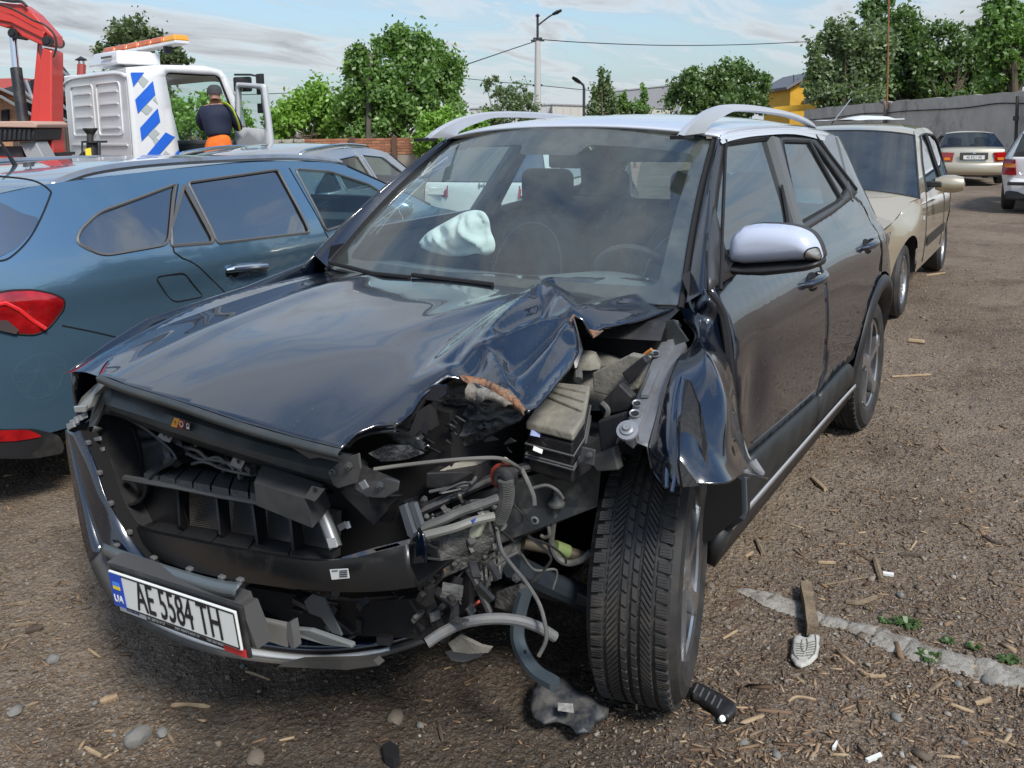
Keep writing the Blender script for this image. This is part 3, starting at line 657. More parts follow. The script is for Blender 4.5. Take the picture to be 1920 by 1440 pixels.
# ------------------------------------------------------------------ cars (all coordinates local: x forward, y left, z up)
def paint(name, col, flake=0.35, rough=.32, dirt=(.16, .14, .12), lo=.58, hi=.95, coat=1., orange=.0):
    m = mat(name, col, rough, metal=flake, coat=coat, coat_r=.015, coat_ior=1.75, dirt=dirt, dirt_lo=lo, dirt_hi=hi, dscale=2.2)
    return m
class Fr:
    def __init__(s, org, yaw):
        s.o = Vector(org); s.c = math.cos(yaw); s.s = math.sin(yaw); s.yaw = yaw
        s.M = Matrix.Rotation(-yaw, 3, 'Z'); s.cam = s.M@(CAM-s.o)
    def ray(s, px, py): return s.M@ray(px, py)
    def at(s, px, py, x=None, y=None, z=None):
        r = s.ray(px, py); c = s.cam
        t = (x-c.x)/r.x if x is not None else (y-c.y)/r.y if y is not None else (z-c.z)/r.z
        return c+r*t
    def side(s, px, py, W, sgn=1):
        y = W(0, .8)
        for i in range(10): X = s.at(px, py, y=sgn*y); y = .5*y+.5*W(X.x, X.z)
        return X
def wheel(root, c, r, w, sgn, rimm, spokes=5, yaw=0., name='wheel', style=0, rimr=None, tyrem=None, tread=None):
    """c: centre, outer side towards sgn*y"""
    rimr = rimr or r*.66; Mdk = M_darksteel if style else rimm
    e = bpy.data.objects.new(name, None); COL.objects.link(e); e.parent = root; e.location = c; e.rotation_euler = (0, 0, yaw+(0 if sgn > 0 else math.pi))
    h = w/2; sh = r*.05
    prof = [(rimr, -h*.80), (rimr+.012, -h*.95), ((r+rimr)/2, -h*1.06), (r-sh*1.6, -h), (r-.012, -h*.84), (r, -h*.70), (r, h*.70), (r-.012, h*.84), (r-sh*1.6, h), ((r+rimr)/2, h*1.06), (rimr+.012, h*.95), (rimr, h*.80)]
    mb = MB(); mb.lathe(prof, (0, 0, 0), (0, 1, 0), 48)
    if tread: tread(mb, r, h)
    mb.build('tyre', tyrem or M_rubber, e, sharp=30)
    mb = MB(); mb.lathe([(rimr+.002, h*.86), (rimr-.008, h*.90), (rimr-.014, h*.84)], (0, 0, 0), (0, 1, 0), 40)
    MB().lathe([(rimr-.014, h*.84), (rimr-.022, h*.6), (rimr-.030, h*.3), (rimr-.035, -h*.8)], (0, 0, 0), (0, 1, 0), 40).build('rim_barrel', Mdk, e)
    y0 = h*(.62 if style == 0 else .80)
    if style == 0:
        for k in range(spokes):
            a = 2*math.pi*k/spokes
            for da in (-.13, .13):
                u = Vector((math.sin(a), 0, math.cos(a))); v = Vector((math.sin(a+da*1.6), 0, math.cos(a+da*1.6))); t = Vector((u.z, 0, -u.x))
                w1, w2 = .022, .017
                mb.hexa([u*.05-t*w1+Vector((0, y0-.03, 0)), u*.05+t*w1+Vector((0, y0-.03, 0)), v*(rimr-.01)+t*w2+Vector((0, y0-.03, 0)), v*(rimr-.01)-t*w2+Vector((0, y0-.03, 0)),
                         u*.05-t*w1+Vector((0, y0-.0, 0)), u*.05+t*w1+Vector((0, y0-.0, 0)), v*(rimr-.01)+t*w2+Vector((0, y0+.012, 0)), v*(rimr-.01)-t*w2+Vector((0, y0+.012, 0))])
    else:  # twisted blade spokes, machined face
        for k in range(spokes):
            a = 2*math.pi*k/spokes
            def pt(rad, an, yy): return Vector((rad*math.sin(a+an), yy, rad*math.cos(a+an)))
            A = [pt(.045, -.5, 0), pt(.05, .35, 0), pt(rimr*.62, .13, 0), pt(rimr*.98, .20, 0), pt(rimr*.98, -.09, 0), pt(rimr*.55, -.13, 0)]
            mb.prism([p+Vector((0, y0+.005+.012*(p.length/rimr), 0)) for p in A], (0, -.03, 0))
            Bq = [pt(.05, .3, 0), pt(rimr*.6, .46, 0), pt(rimr*.98, .58, 0), pt(rimr*.98, .50, 0), pt(rimr*.6, .36, 0)]
            mb.prism([p+Vector((0, y0-.012, 0)) for p in Bq], (0, -.02, 0))
    mb.lathe([(.001, y0+.012), (.03, y0+.012), (.055, y0), (.06, y0-.04)], (0, 0, 0), (0, 1, 0), 16)
    mb.build('rim', rimm, e, sharp=28)
    mb = MB(); mb.lathe([(.001, -h*.1), (rimr*.72, -h*.1), (rimr*.72, -h*.25)], (0, 0, 0), (0, 1, 0), 24); mb.build('brake_disc', M_darksteel, e)
    return e
def carcar(spec):
    """spec: fr, name, label, W(x,z), sil=[(x,z,crown,bulge)], segs=[(name,i0,i1,material)], side outline bottom, wheels, windows"""
    fr = spec['fr']; W = spec['W']; pm = spec['paint']
    root = empty(spec['name'], fr.o, fr.yaw, spec['label'], spec.get('cat', 'car'), spec.get('group'))
    sil = spec['sil']; mv = 12
    rows = []
    for (x, z, c, b) in sil:
        w = W(x, z); row = []
        for j in range(-mv, mv+1):
            v = math.sin(j/mv*math.pi/2)
            row.append(Vector((x+b*(1-v*v), v*w, z+c*(1-abs(v)**2.6))))
        rows.append(row)
    for (nm, i0, i1, m) in spec['segs']:
        if nm == 'skip': continue
        rr = rows[i0:i1+1]
        if nm in ('windshield', 'rear_window'):
            sub = []
            for a, b in zip(rr, rr[1:]):
                sub += [[p.lerp(q, t) for p, q in zip(a, b)] for t in (0, .33, .66)]
            sub.append(rr[-1]); g = loft(nm, sub, m, root, flip=True)
            g.location.z = .0
            # rubber seal all round
            loop = [p for p in rr[0]]+[r_[-1] for r_ in rr[1:]]+[p for p in reversed(rr[-1])]+[r_[0] for r_ in reversed(rr[:-1])]
            MB().tube(loop+[loop[0]], .009, 5, cap=False).build('seal', M_blackpl, g)
        else:
            # smooth along length
            cols = list(zip(*rr)); cs = [cr(c_, 4) for c_ in cols]; sub = [list(r_) for r_ in zip(*cs)]
            loft(nm, sub, m, root, flip=True)
    # side polygon (x,z): silhouette then the sill with wheel arches
    # upper silhouette must be smooth in the same way as the lofts
    top = []
    for (nm, i0, i1, m) in spec['segs']:
        seg = [Vector((s[0], s[1])) for s in sil[i0:i1+1]]
        if nm not in ('windshield', 'rear_window'): seg = cr(seg, 4)
        top += seg if not top else seg[1:]
    bot = []
    zb = spec.get('sill', .22)
    for (wx, wr) in sorted(spec['arch']):
        n = 14; za = spec['wz']
        for k in range(n+1):
            a = math.pi*(1-k/n); bot.append(Vector((wx+wr*math.cos(a), max(zb, za+wr*math.sin(a)))))
    outline = [p for p in top]+bot      # top runs front -> rear, bottom rear -> front
    wins = spec.get('windows', [])
    for sgn in (1, -1):
        fn = lambda x, z, s=sgn: Vector((x, s*W(x, z), z))
        hl = [rnd(w['p'], w.get('r', .03)) for w in wins]
        holes = [h for h, w in zip(hl, wins)] 
        sheet('side_panel', outline, fn, pm, root, step=spec.get('step', .09), holes=holes, flip=sgn > 0)
        for h, w in zip(hl, wins):
            g = sheet('side_window', h, lambda x, z, s=sgn: Vector((x, s*(W(x, z)-.008), z)), w.get('m', M_glassd), root, step=.14, flip=sgn > 0)
            lp = [Vector((p.x, sgn*(W(p.x, p.y)+.001), p.y)) for p in densify(h, .05)]
            MB().tube(lp+[lp[0]], w.get('t', .011), 5, cap=False).build('window_trim', w.get('tm', M_blackpl), g)
        for ln in spec.get('gaps', []):
            lp = [Vector((p.x, sgn*(W(p.x, p.y)+.0005), p.y)) for p in resample(cr([Vector(q) for q in ln], 5), 24)]
            MB().tube(lp, .0035, 5).build('panel_gap', M_dark, root)
        for (x, z) in spec.get('handles', []):
            mb = MB(); y = sgn*(W(x, z)+.018); mb.tube([(x-.085, sgn*W(x-.085, z), z-.004), (x-.06, y, z), (x+.05, y, z+.002), (x+.085, sgn*W(x+.085, z), z)], [.010, .014, .014, .010], 8); mb.build('door_handle', spec.get('handlem', pm), root)
        if spec.get('strip'):
            (x0, z0, x1, z1, hh) = spec['strip']
            sheet('rub_strip', [(x0, z0), (x1, z1), (x1, z1+hh), (x0, z0+hh)], lambda x, z, s=sgn: Vector((x, s*(W(x, z)+.008), z)), M_blackpl, root, step=.12, flip=sgn > 0)
        # arch liners
    for (wx, wr) in spec['arch']:
        for sgn in (1, -1):
            rows_ = []
            for yy in (W(wx, .5)-.004, W(wx, .5)-.32):
                rows_.append([Vector((wx+wr*math.cos(math.pi*k/14), sgn*(yy-W(wx, .5)+W(wx+wr*math.cos(math.pi*k/14), spec['wz']+wr*math.sin(math.pi*k/14))-.01), spec['wz']+wr*math.sin(math.pi*k/14))) for k in range(15)])
            loft('wheel_arch', rows_, M_dark, root)
        for sgn in (1, -1):
            wheel(root, (wx, sgn*(W(wx, .45)-.03-spec['ww']/2), spec['wr']), spec['wr'], spec['ww'], sgn, spec.get('rim', M_alu), spec.get('spokes', 7))
    # floor, cabin block
    x0 = sil[0][0]-.12; x1 = sil[-1][0]+.12
    mb = MB(); mb.box(((x0+x1)/2, 0, zb+.06), (abs(x0-x1), W((x0+x1)/2, .5)*2-.5, .10)); mb.build('underbody', M_dark, root, smooth=False)
    return root
def seats(root, xs, y0, zc=.55, h=.62, m=M_interior):
    for x in xs:
        for y in (-y0, y0):
            mb = MB(); mb.box((x+.22, y, zc-.20), (.5, .5, .16)); mb.box((x-.05, y, zc+.12), (.14, .48, h), Matrix.Rotation(R(-14), 3, 'Y')); mb.box((x-.14, y, zc+h*.5+.22), (.09, .27, .19)); o = mb.build('seat', m, root); bev(o, .04, 3)
def plate(root, M, txt, w=.52, h=.112, size=.085, blue=True, depth=.006):
    e = bpy.data.objects.new('number_plate', None); COL.objects.link(e); e.parent = root; e.matrix_local = M
    mb = MB(); mb.box((0, 0, 0), (w, h, depth)); b = bev(mb.build('plate_base', M_plate, e, smooth=False), .004)
    mb = MB(); t = .004
    for a in (((0, h/2-.005, depth/2+.0006), (w-.012, .003, .001)), ((0, -h/2+.005, depth/2+.0006), (w-.012, .003, .001)), ((-w/2+.005, 0, depth/2+.0006), (.003, h-.012, .001)), ((w/2-.005, 0, depth/2+.0006), (.003, h-.012, .001))): mb.box(*a)
    mb.build('plate_border', M_ink, e, smooth=False)
    off = .0
    if blue:
        MB().box((-w/2+.027, 0, depth/2+.001), (.046, h-.008, .0016)).build('country_band', M_blue, e, smooth=False); off = .024
        MB().box((-w/2+.027, h*.18, depth/2+.0023), (.026, .009, .001)).build('flag_blue', mat('flag_b', (.08, .25, .75), .4), e, smooth=False)
        MB().box((-w/2+.027, h*.18-.009, depth/2+.0023), (.026, .009, .001)).build('flag_yellow', M_yel, e, smooth=False)
        text('country_code', 'UA', .026, Matrix.Translation((-w/2+.027, -h*.24, depth/2+.0022)), M_plate, e)
    text('plate_number', txt, size, Matrix.Translation((off, 0, depth/2+.0012)), M_ink, e, sx=(w-.09-off)/(len(txt)*size*.56) if w > .4 else 1.)
    return e

# ---------- blue estate car on the left
def blue_estate():
    yaw = math.pi+R(10)
    hw = .895; u = Vector((math.cos(yaw), math.sin(yaw), 0)); lft = Vector((-u.y, u.x, 0))
    # right side plane passes through (.3,-1.65); local x=0 at that point
    org = Vector((.3, -1.65, 0))+lft*hw
    fr = Fr(org, yaw)
    def W(x, z):
        w = np.interp(z, [.15, .25, .45, .62, .80, .88, .97, 1.05, 1.42, 1.5], [.83, .865, .885, .893, .880, .893, .880, .850, .665, .60])
        if x < .75: w -= .22*((.75-x)/.95)**2.2
        if x > 3.4: w -= .20*((x-3.4)/.95)**2
        return w
    S = lambda px, py: (lambda p: (p.x, p.z))(fr.side(px, py, W, -1))
    P = paint('estate_blue_paint', (.125, .235, .335), .65, .20, dirt=(.10, .14, .16), lo=.70, hi=1.)
    winr = [S(143, 455), S(150, 432), S(185, 398), (S(330, 345)), S(326, 360), S(316, 458), S(190, 480)]
    w2 = [S(352, 342), S(520, 318), S(580, 436), S(408, 456)]
    w2b = [S(345, 346), S(399, 447), S(399, 455), S(322, 461), S(320, 430)]
    w3 = [S(553, 317), S(620, 322), S(690, 345), S(738, 375), S(715, 395), S(675, 412), S(610, 433)]
    print('estate', [tuple(round(k, 2) for k in p) for p in winr+w2+w2b+w3])
    roofz = lambda x: 1.0
    sil = [(4.32, .30, 0, .16), (4.36, .55, 0, .16), (4.30, .72, .02, .12), (3.9, .86, .04, .05), (3.35, .96, .05, .03), (3.25, .99, .05, .03), (2.45, 1.305, .03, .0), (2.2, 1.338, .038, 0), (1.6, 1.365, .042, 0), (.9, 1.355, .042, 0), (.30, 1.325, .04, -.02), (.08, 1.29, .04, -.05), (-.02, 1.25, .03, -.10), (-.10, .99, 0, -.16), (-.16, .93, 0, -.17), (-.20, .60, 0, -.18), (-.16, .32, 0, -.18)]
    gl = glassmat('estate_clear_glass', (.62, .80, .78), 1.55)
    gm = M_greypl
    segs = [('front_end', 0, 3, P), ('bonnet', 3, 5, P), ('windshield', 5, 6, M_glass), ('roof', 6, 11, P), ('spoiler', 11, 12, P), ('rear_window', 12, 13, M_glassd), ('tailgate', 13, 14, P), ('rear_bumper', 14, 16, P)]
    sp = dict(fr=fr, name='estate_car', label='metallic blue estate car parked beside the wreck with its red tail lamp nearest', W=W, sil=sil, segs=segs, paint=P, arch=[(.80, .37), (3.44, .37)], wz=.33, wr=.32, ww=.21, sill=.24,
              windows=[dict(p=winr, r=.05, t=.0075, tm=gm), dict(p=w2, r=.02, t=.0075, tm=gm), dict(p=w2b, r=.012, t=.009, tm=gm), dict(p=w3, r=.03, m=gl, t=.0075, tm=gm)],
              gaps=[[S(334, 345), S(322, 462), S(370, 498), S(430, 560), (1.02, .62), (1.15, .40)], [S(542, 315), S(610, 437), S(640, 476), S(628, 512), (1.98, .30)], [S(116, 610), S(175, 622), S(235, 636)]],
              handles=[], step=.06)
    root = carcar(sp)
    fn = lambda x, z, o=.0: Vector((x, -(W(x, z)+o), z))
    # chrome trim band around the windows (grey belt)
    def band(pts, r, m, nm, o=.004):
        MB().tube([fn(p[0], p[1], o) for p in resample(cr([Vector(q) for q in pts], 4), 30)], r, 6, flat=1.).build(nm, m, root)
    # fuel flap
    fl = rnd([S(290, 519), S(345, 511), S(382, 556), S(330, 566), S(318, 560)], .03, 5)
    lp = [fn(p.x, p.y, .0006) for p in fl]; MB().tube(lp+[lp[0]], .0032, 5, cap=False).build('fuel_flap', M_dark, root)
    # door handle chrome in a recess
    a, b = S(424, 507), S(497, 499)
    mb = MB(); ax, az = a; bx, bz = b
    mb.tube([fn(ax, az, .004), fn(ax+.02, az+.004, .022), fn((ax+bx)/2, (az+bz)/2+.006, .030), fn(bx-.02, bz+.004, .024), fn(bx, bz, .004)], [.012, .017, .018, .016, .010], 10); mb.build('door_handle', M_chrome, root)
    sheet('handle_recess', [(ax+.05+.055*math.cos(t*.524), (az+bz)/2-.002+.036*math.sin(t*.524)) for t in range(12)], lambda x, z: fn(x, z, .0015), M_dark, root, .03)
    # tail lamp
    tl = [S(-40, 560), S(10, 545), S(60, 543), S(100, 551), S(121, 562), S(119, 580), S(95, 612), S(70, 628), S(30, 627), S(-40, 600)]
    tlr = rnd(tl, .03, 4)
    lamp = sheet('tail_lamp', tlr, lambda x, z: fn(x, z, .014*min(1, pdist(x, z, tlr)/.03)+.002), M_red, root, .02, flip=True)
    blk = MB().tube([fn(p.x, p.y, .001) for p in tlr]+[fn(tlr[0].x, tlr[0].y, .001)], .005, 5, cap=False).build('lamp_seal', M_dark, lamp)
    lb = mat('lamp_light_bar', (.8, .03, .03), .2, coat=1.)
    MB().tube([fn(*p, .0165) for p in [S(-20, 572), S(5, 568), S(30, 580), S(55, 600), S(80, 616)]], .008, 6).build('light_bar', lb, lamp)
    sheet('lamp_reverse', [S(-10, 600), S(8, 600), S(30, 618), S(25, 626), S(-10, 618)], lambda x, z: fn(x, z, .0165), mat('smoked_lens', (.08, .06, .06), .1, coat=1.), lamp, .03, flip=True)
    # bumper lower black trim with reflector
    lo = [S(-60, 800), S(0, 805), S(60, 803), S(108, 815), S(118, 832), S(116, 850), S(60, 860), S(-60, 858)]
    sheet('bumper_trim', rnd(lo, .03), lambda x, z: fn(x, z, .006), M_blackpl, root, .05, flip=True)
    sheet('reflector', rnd([S(-50, 812), S(0, 806), S(50, 805), S(78, 818), S(30, 826), S(-50, 830)], .02), lambda x, z: fn(x, z, .011), M_red, root, .04, flip=True)
    # shoulder crease highlights: swage as a soft ridge
    band([S(124, 576), S(230, 540), S(420, 470+35)], .0, M_dark, 'x') if False else None
    # roof rail
    pts = []
    for px, py in ((95, 348), (125, 336), (170, 322), (240, 311), (330, 303), (430, 298), (540, 295), (600, 299), (640, 304)):
        p = fr.at(px, py, y=-.665); pts.append(Vector((p.x, -.665, p.z)))
    print('rail', [tuple(round(k, 2) for k in p) for p in pts])
    MB().tube(cr(pts, 5), [.012]+[.02]*(len(cr(pts, 5))-2)+[.012], 8, flat=.8).build('roof_rail', M_alu, root)
    MB().tube(cr([Vector((p.x, .665, p.z)) for p in pts], 5), .018, 8).build('roof_rail', M_alu, root)
    # aerial
    b0 = fr.at(40, 318, y=.25); b1 = fr.at(-4, 262, y=.28)
    a0 = fr.at(36, 322, y=.0); a1 = fr.at(-6, 255, y=.0)
    MB().tube([a0-Vector((0, 0, .03)), a0, a1], [.022, .013, .005], 8).build('roof_aerial', M_blackpl, root)
    seats(root, (1.35, 2.3), .38, zc=.62)
    MB().box((2.9, 0, .86), (.45, 1.4, .14)).build('dashboard', M_interior, root)
    # mirror seen through the window is on the far side; near side mirror
    c = fr.side(640, 455, W, -1)
    mb = MB(); mb.lathe([(.001, -.11), (.05, -.10), (.075, -.02), (.07, .06), (.04, .10), (.001, .11)], (2.62, -.98, 1.02), (.15, -1, .0), 14); o = mb.build('wing_mirror', P, root); o.scale = (1, 1, 1)
    sheet('tailgate_gap', [(-.02, 1.0), (.0, 1.28), (.01, 1.28), (-.01, 1.0)], lambda x, z: fn(x, z, .001), M_dark, root, .05) if False else None
    lp = [S(-6, 330), S(60, 338), S(92, 356), S(92, 372), S(60, 440), S(20, 482), S(-10, 490)]
    MB().tube([fn(p.x, p.y, .0006) for p in cr([Vector(q) for q in lp], 5)], .004, 5).build('tailgate_gap', M_dark, root)
    g = rnd([S(-80, 375), S(0, 378), S(40, 400), S(74, 408), S(60, 432), S(30, 465), S(-10, 486), S(-80, 490)], .02)
    sheet('rear_glass_side', g, lambda x, z: fn(x, z, .003), M_glassd, root, .05, flip=True)
    return root
blue_estate()

# ---------- gold hatchback behind the wreck
def gold_hatch():
    fr = Fr((-7.72, -.21, -.0), R(0.6))
    hw = .83
    def W(x, z):
        w = np.interp(z, [.15, .35, .6, .8, .93, 1.36, 1.42, 1.46, 1.5], [.77, .81, .83, .825, .80, .66, .625, .575, .54])
        if x > 2.2: w -= .22*((x-2.2)/.95)**2
        if x > 2.10: w -= .13*min(1, (x-2.10)/.25)*max(0, (z-.66)/.24)**2
        if x < .1: w -= .14*((.1-x)/.75)**2
        return w
    S = lambda px, py: (lambda p: (p.x, p.z))(fr.side(px, py, W, 1))
    P = paint('gold_paint', (.50, .43, .31), .5, .33, dirt=(.36, .32, .26), lo=.6, hi=1.)
    wf = [S(1687, 262), S(1703, 257), S(1724, 325), S(1712, 346), S(1686, 347)]
    wr_ = [S(1710, 254), S(1728, 257), S(1742, 290), S(1752, 322), S(1737, 333)]
    print('getz', [tuple(round(k, 2) for k in p) for p in wf+wr_], [tuple(round(k, 2) for k in S(*q)) for q in ((1755, 508), (1700, 470), (1662, 262), (1765, 300), (1775, 350), (1778, 390))], [tuple(round(k, 2) for k in fr.at(px, py, y=0)) for px, py in ((1600, 240), (1600, 262), (1600, 368))])
    wf = [(1.66, .93), (1.38, 1.17), (1.02, 1.385), (.66, 1.405), (.58, .95)]
    wr_ = [(.50, .95), (.58, 1.405), (.12, 1.385), (-.10, 1.31), (-.28, 1.12), (-.22, .98)]
    sil = [(3.18, .28, 0, .14), (3.24, .50, 0, .14), (3.12, .66, .02, .12), (2.75, .78, .10, .06), (2.25, .875, .085, .04), (2.08, .905, .07, .04), (1.28, 1.40, .05, .02), (1.0, 1.445, .05, 0), (.3, 1.46, .055, 0), (-.12, 1.43, .05, -.01), (-.34, 1.36, .04, -.03), (-.60, .98, 0, -.08), (-.64, .9, 0, -.1), (-.62, .62, 0, -.12), (-.66, .5, 0, -.14), (-.60, .28, 0, -.12)]
    segs = [('front_end', 0, 3, P), ('bonnet', 3, 5, P), ('windshield', 5, 6, glassmat('hatch_windscreen', (.6, .66, .66), 2.2, dust_brighten=.10)), ('roof', 6, 10, P), ('rear_window', 10, 11, M_glassd), ('tailgate', 11, 13, P), ('rear_bumper', 13, 15, P)]
    sp = dict(fr=fr, name='hatchback_car', label='gold hatchback parked right behind the black wreck, facing the camera', W=W, sil=sil, segs=segs, paint=P, arch=[(0, .345), (2.455, .345)], wz=.30, wr=.29, ww=.18, sill=.24,
              windows=[dict(p=wf, r=.04), dict(p=wr_, r=.04)], gaps=[[(1.66, .95), (1.78, .7), (1.75, .34)], [(.56, 1.40), (.53, .9), (.55, .34)], [(-.25, .97), (-.05, .75), (.12, .66)]], handles=[(.68, .86), (-.14, .88)], strip=(1.68, .46, -.0+.42, .46, .085), spokes=8)
    root = carcar(sp)
    seats(root, (.1, .95), .34, zc=.62)
    MB().box((1.75, 0, .85), (.4, 1.35, .16)).build('dashboard', M_interior, root)
    # mirror
    m = fr.at(1718, 350, y=.95)
    for s in (1, -1):
        mb = MB(); c = Vector((1.45, s*.96, .985)); mb.lathe([(.001, -.12), (.05, -.115), (.075, -.05), (.078, .03), (.06, .10), (.001, .115)], c, (-.1, s, 0), 16); o = mb.build('wing_mirror', P, root); 
        mb = MB(); mb.box((1.50, s*.84, .985), (.10, .12, .05)); bev(mb.build('mirror_arm', M_blackpl, root), .01)
    # antenna and roof sheet
    a = fr.at(1552, 242, y=-.35); b = fr.at(1595, 186, y=-.30)
    MB().tube([Vector((.1, -.42, 1.48)), (a+b)/2, b] if False else [a, b], .006, 5).build('antenna', M_steel, root)
    for s in (1, -1):
        sheet('head_lamp', rnd([(2.90, .60), (3.10, .58), (3.05, .68), (2.85, .72)], .03), lambda x, z, s=s: Vector((x, s*(W(x, z)+.004), z)), M_chrome, root, .06, flip=s > 0)
        MB().box((1.98, s*.835, .74), (.05, .01, .03)).build('side_repeater', M_white, root)
    # draped white sheet on the roof
    c = sheet('plastic_sheet', [(-.3, -.35), (.35, -.45), (.5, .0), (.2, .4), (-.3, .3)], lambda x, y: Vector((fr.o.x+x, fr.o.y+y, 1.545+.03*abs(fbm(x, y, 0, 3, 4))-.02*pdist(x, y, [(-.3, -.35), (.35, -.45), (.5, 0), (.2, .4), (-.3, .3)]) + .05*max(0, 1-(x*x+y*y)/.09))), mat('white_film', (.66, .68, .66), .35), None, .06)
    tag(c, 'crumpled white plastic sheet lying on the roof of the gold hatchback', 'plastic sheet'); solid(c, .004)
    return root
gold_hatch()

# ---------- gold saloon, rear view
def gold_saloon():
    c = atg(1815, 22.8); vd = math.atan2(c.y-CAM.y, c.x-CAM.x); yaw = vd+R(6.5)
    fr = Fr((c.x, c.y, c.z+.02), yaw)
    def W(x, z):
        w = np.interp(z, [.15, .35, .6, .85, .95, 1.38, 1.42], [.76, .82, .84, .82, .79, .55, .50])
        if x < .6: w -= .10*((.6-x)/.6)**2.
        if x > 3.4: w -= .2*((x-3.4)/.8)**2
        return w
    P = paint('saloon_gold_paint', (.50, .45, .34), .45, .33, dirt=(.36, .33, .27), lo=.6, hi=1.)
    sil = [(4.15, .3, 0, .12), (4.2, .5, 0, .12), (4.1, .65, .02, .1), (3.2, .88, .05, .04), (3.0, .91, .05, .04), (2.25, 1.31, .04, .02), (1.9, 1.35, .05, 0), (1.3, 1.36, .05, 0), (1.05, 1.33, .04, -.02), (.42, .97, .03, -.05), (.10, .94, .03, -.05), (.02, .90, .0, -.06), (-.02, .62, 0, -.10), (-.10, .56, 0, -.12), (-.11, .36, 0, -.12), (-.04, .27, 0, -.1)]
    segs = [('front_end', 0, 3, P), ('bonnet', 3, 4, P), ('windshield', 4, 5, M_glass), ('roof', 5, 8, P), ('rear_window', 8, 9, glassmat('saloon_rear_glass', (.35, .37, .38), 1.6)), ('boot_lid', 9, 12, P), ('rear_bumper', 12, 15, P)]
    sp = dict(fr=fr, name='saloon_car', label='gold saloon seen from behind in front of the concrete wall', W=W, sil=sil, segs=segs, paint=P, arch=[(.75, .34), (3.27, .34)], wz=.29, wr=.285, ww=.18, sill=.22,
              windows=[dict(p=[(2.85, .95), (2.1, 1.27), (1.75, 1.29), (1.75, .95)]), dict(p=[(1.68, .95), (1.68, 1.29), (1.25, 1.28), (.85, 1.0)])], step=.14)
    root = carcar(sp)
    for s in (1, -1):
        mb = MB(); y0 = s*.78; mb.prism([(-.085, s*.46, .86), (-.02, s*.74, .87), (.02, s*.765, .80), (-.02, s*.76, .64), (-.10, s*.50, .63)], (.05, 0, 0)); lp = mb.build('tail_lamp', M_red, root); lp.location.x = -.005
        MB().box((-.098, s*.62, .70), (.02, .14, .07)).build('indicator', M_amber, lp)
        MB().box((2.75, s*.92, .97), (.08, .16, .11)).build('wing_mirror', P, root)
    mb = MB(); mb.box((-.135, 0, .77), (.03, .66, .19)); bev(mb.build('plate_recess', mat('saloon_recess', (.06, .055, .045), .5), root), .03)
    plate(root, frame_m((-.156, 0, .735), (0, -1, 0), (0, 0, 1)), 'AE 8221 HE', w=.50, h=.11, size=.085, blue=False)
    MB().box((-.15, 0, .845), (.02, .07, .035)).build('boot_badge', M_chrome, root)
    MB().box((-.02, 0, .29), (.10, 1.2, .12)).build('bumper_lower', M_blackpl, root)
    seats(root, (1.0, 1.9), .34, zc=.6)
gold_saloon()

# ---------- white hatchback at the right edge
def white_hatch():
    c = at(1872, 398, z=ground_z(-14, .8)); 
    fr = Fr((c.x-.68, c.y+.76+.06, ground_z(-14.5, 1.)), math.pi+R(-1))
    def W(x, z):
        w = np.interp(z, [.15, .3, .6, .82, .95, 1.38, 1.44], [.78, .84, .865, .855, .82, .60, .52])
        if x < .2: w -= .16*((.2-x)/.8)**2
        return w
    P = M_white
    sil = [(3.3, .3, 0, .12), (3.35, .5, 0, .12), (3.2, .7, .02, .1), (2.3, .92, .05, .04), (2.1, .95, .05, .04), (1.35, 1.37, .04, .02), (1.0, 1.41, .05, 0), (.2, 1.42, .05, 0), (-.25, 1.39, .05, -.02), (-.38, 1.36, .03, -.04), (-.62, .97, 0, -.06), (-.66, .93, 0, -.07), (-.64, .60, 0, -.10), (-.72, .54, 0, -.12), (-.74, .36, 0, -.12), (-.66, .26, 0, -.1)]
    segs = [('front_end', 0, 3, P), ('bonnet', 3, 4, P), ('windshield', 4, 5, M_glass), ('roof', 5, 9, P), ('rear_window', 9, 10, glassmat('hatch_rear_glass', (.3, .36, .38), 1.7)), ('tailgate', 10, 12, P), ('rear_bumper', 12, 15, P)]
    sp = dict(fr=fr, name='hatchback_car', label='white hatchback cut by the right edge of the view, seen from behind', W=W, sil=sil, segs=segs, paint=P, arch=[(0, .35), (2.5, .35)], wz=.30, wr=.31, ww=.19, sill=.24,
              windows=[dict(p=[(2.0, .97), (1.3, 1.3), (.9, 1.34), (.9, .97)]), dict(p=[(.83, .97), (.83, 1.34), (.1, 1.33), (.1, .97)])], step=.1)
    root = carcar(sp)
    for s in (1, -1):
        mb = MB(); mb.prism([(-.70, s*.60, .93), (-.60, s*.775, .93), (-.55, s*.80, .90), (-.55, s*.81, .68), (-.64, s*.79, .66), (-.735, s*.57, .66)], (.04, 0, 0)); lp = mb.build('tail_lamp', M_red, root)
        MB().prism([(-.722, s*.59, .86), (-.645, s*.765, .86), (-.645, s*.765, .79), (-.732, s*.585, .79)], (-.008, 0, 0)).build('indicator', M_amber, lp)
    for yy in (.48, -.48): bev(MB().box((-.84, yy, .52), (.03, .42, .06)).build('bumper_strip', M_blackpl, root), .012)
    mb = MB(); mb.box((-.72, 0, .31), (.14, 1.45, .16)); bev(mb.build('bumper_lower', M_blackpl, root), .04)
    for a in (-.05, .05): MB().tube([(-.745, .42+a, .70), (-.745, .45+a, .675), (-.745, .48+a, .70)], .007, 5).build('badge_stroke', M_chrome, root)
    seats(root, (.0, .9), .34, zc=.62)
white_hatch()

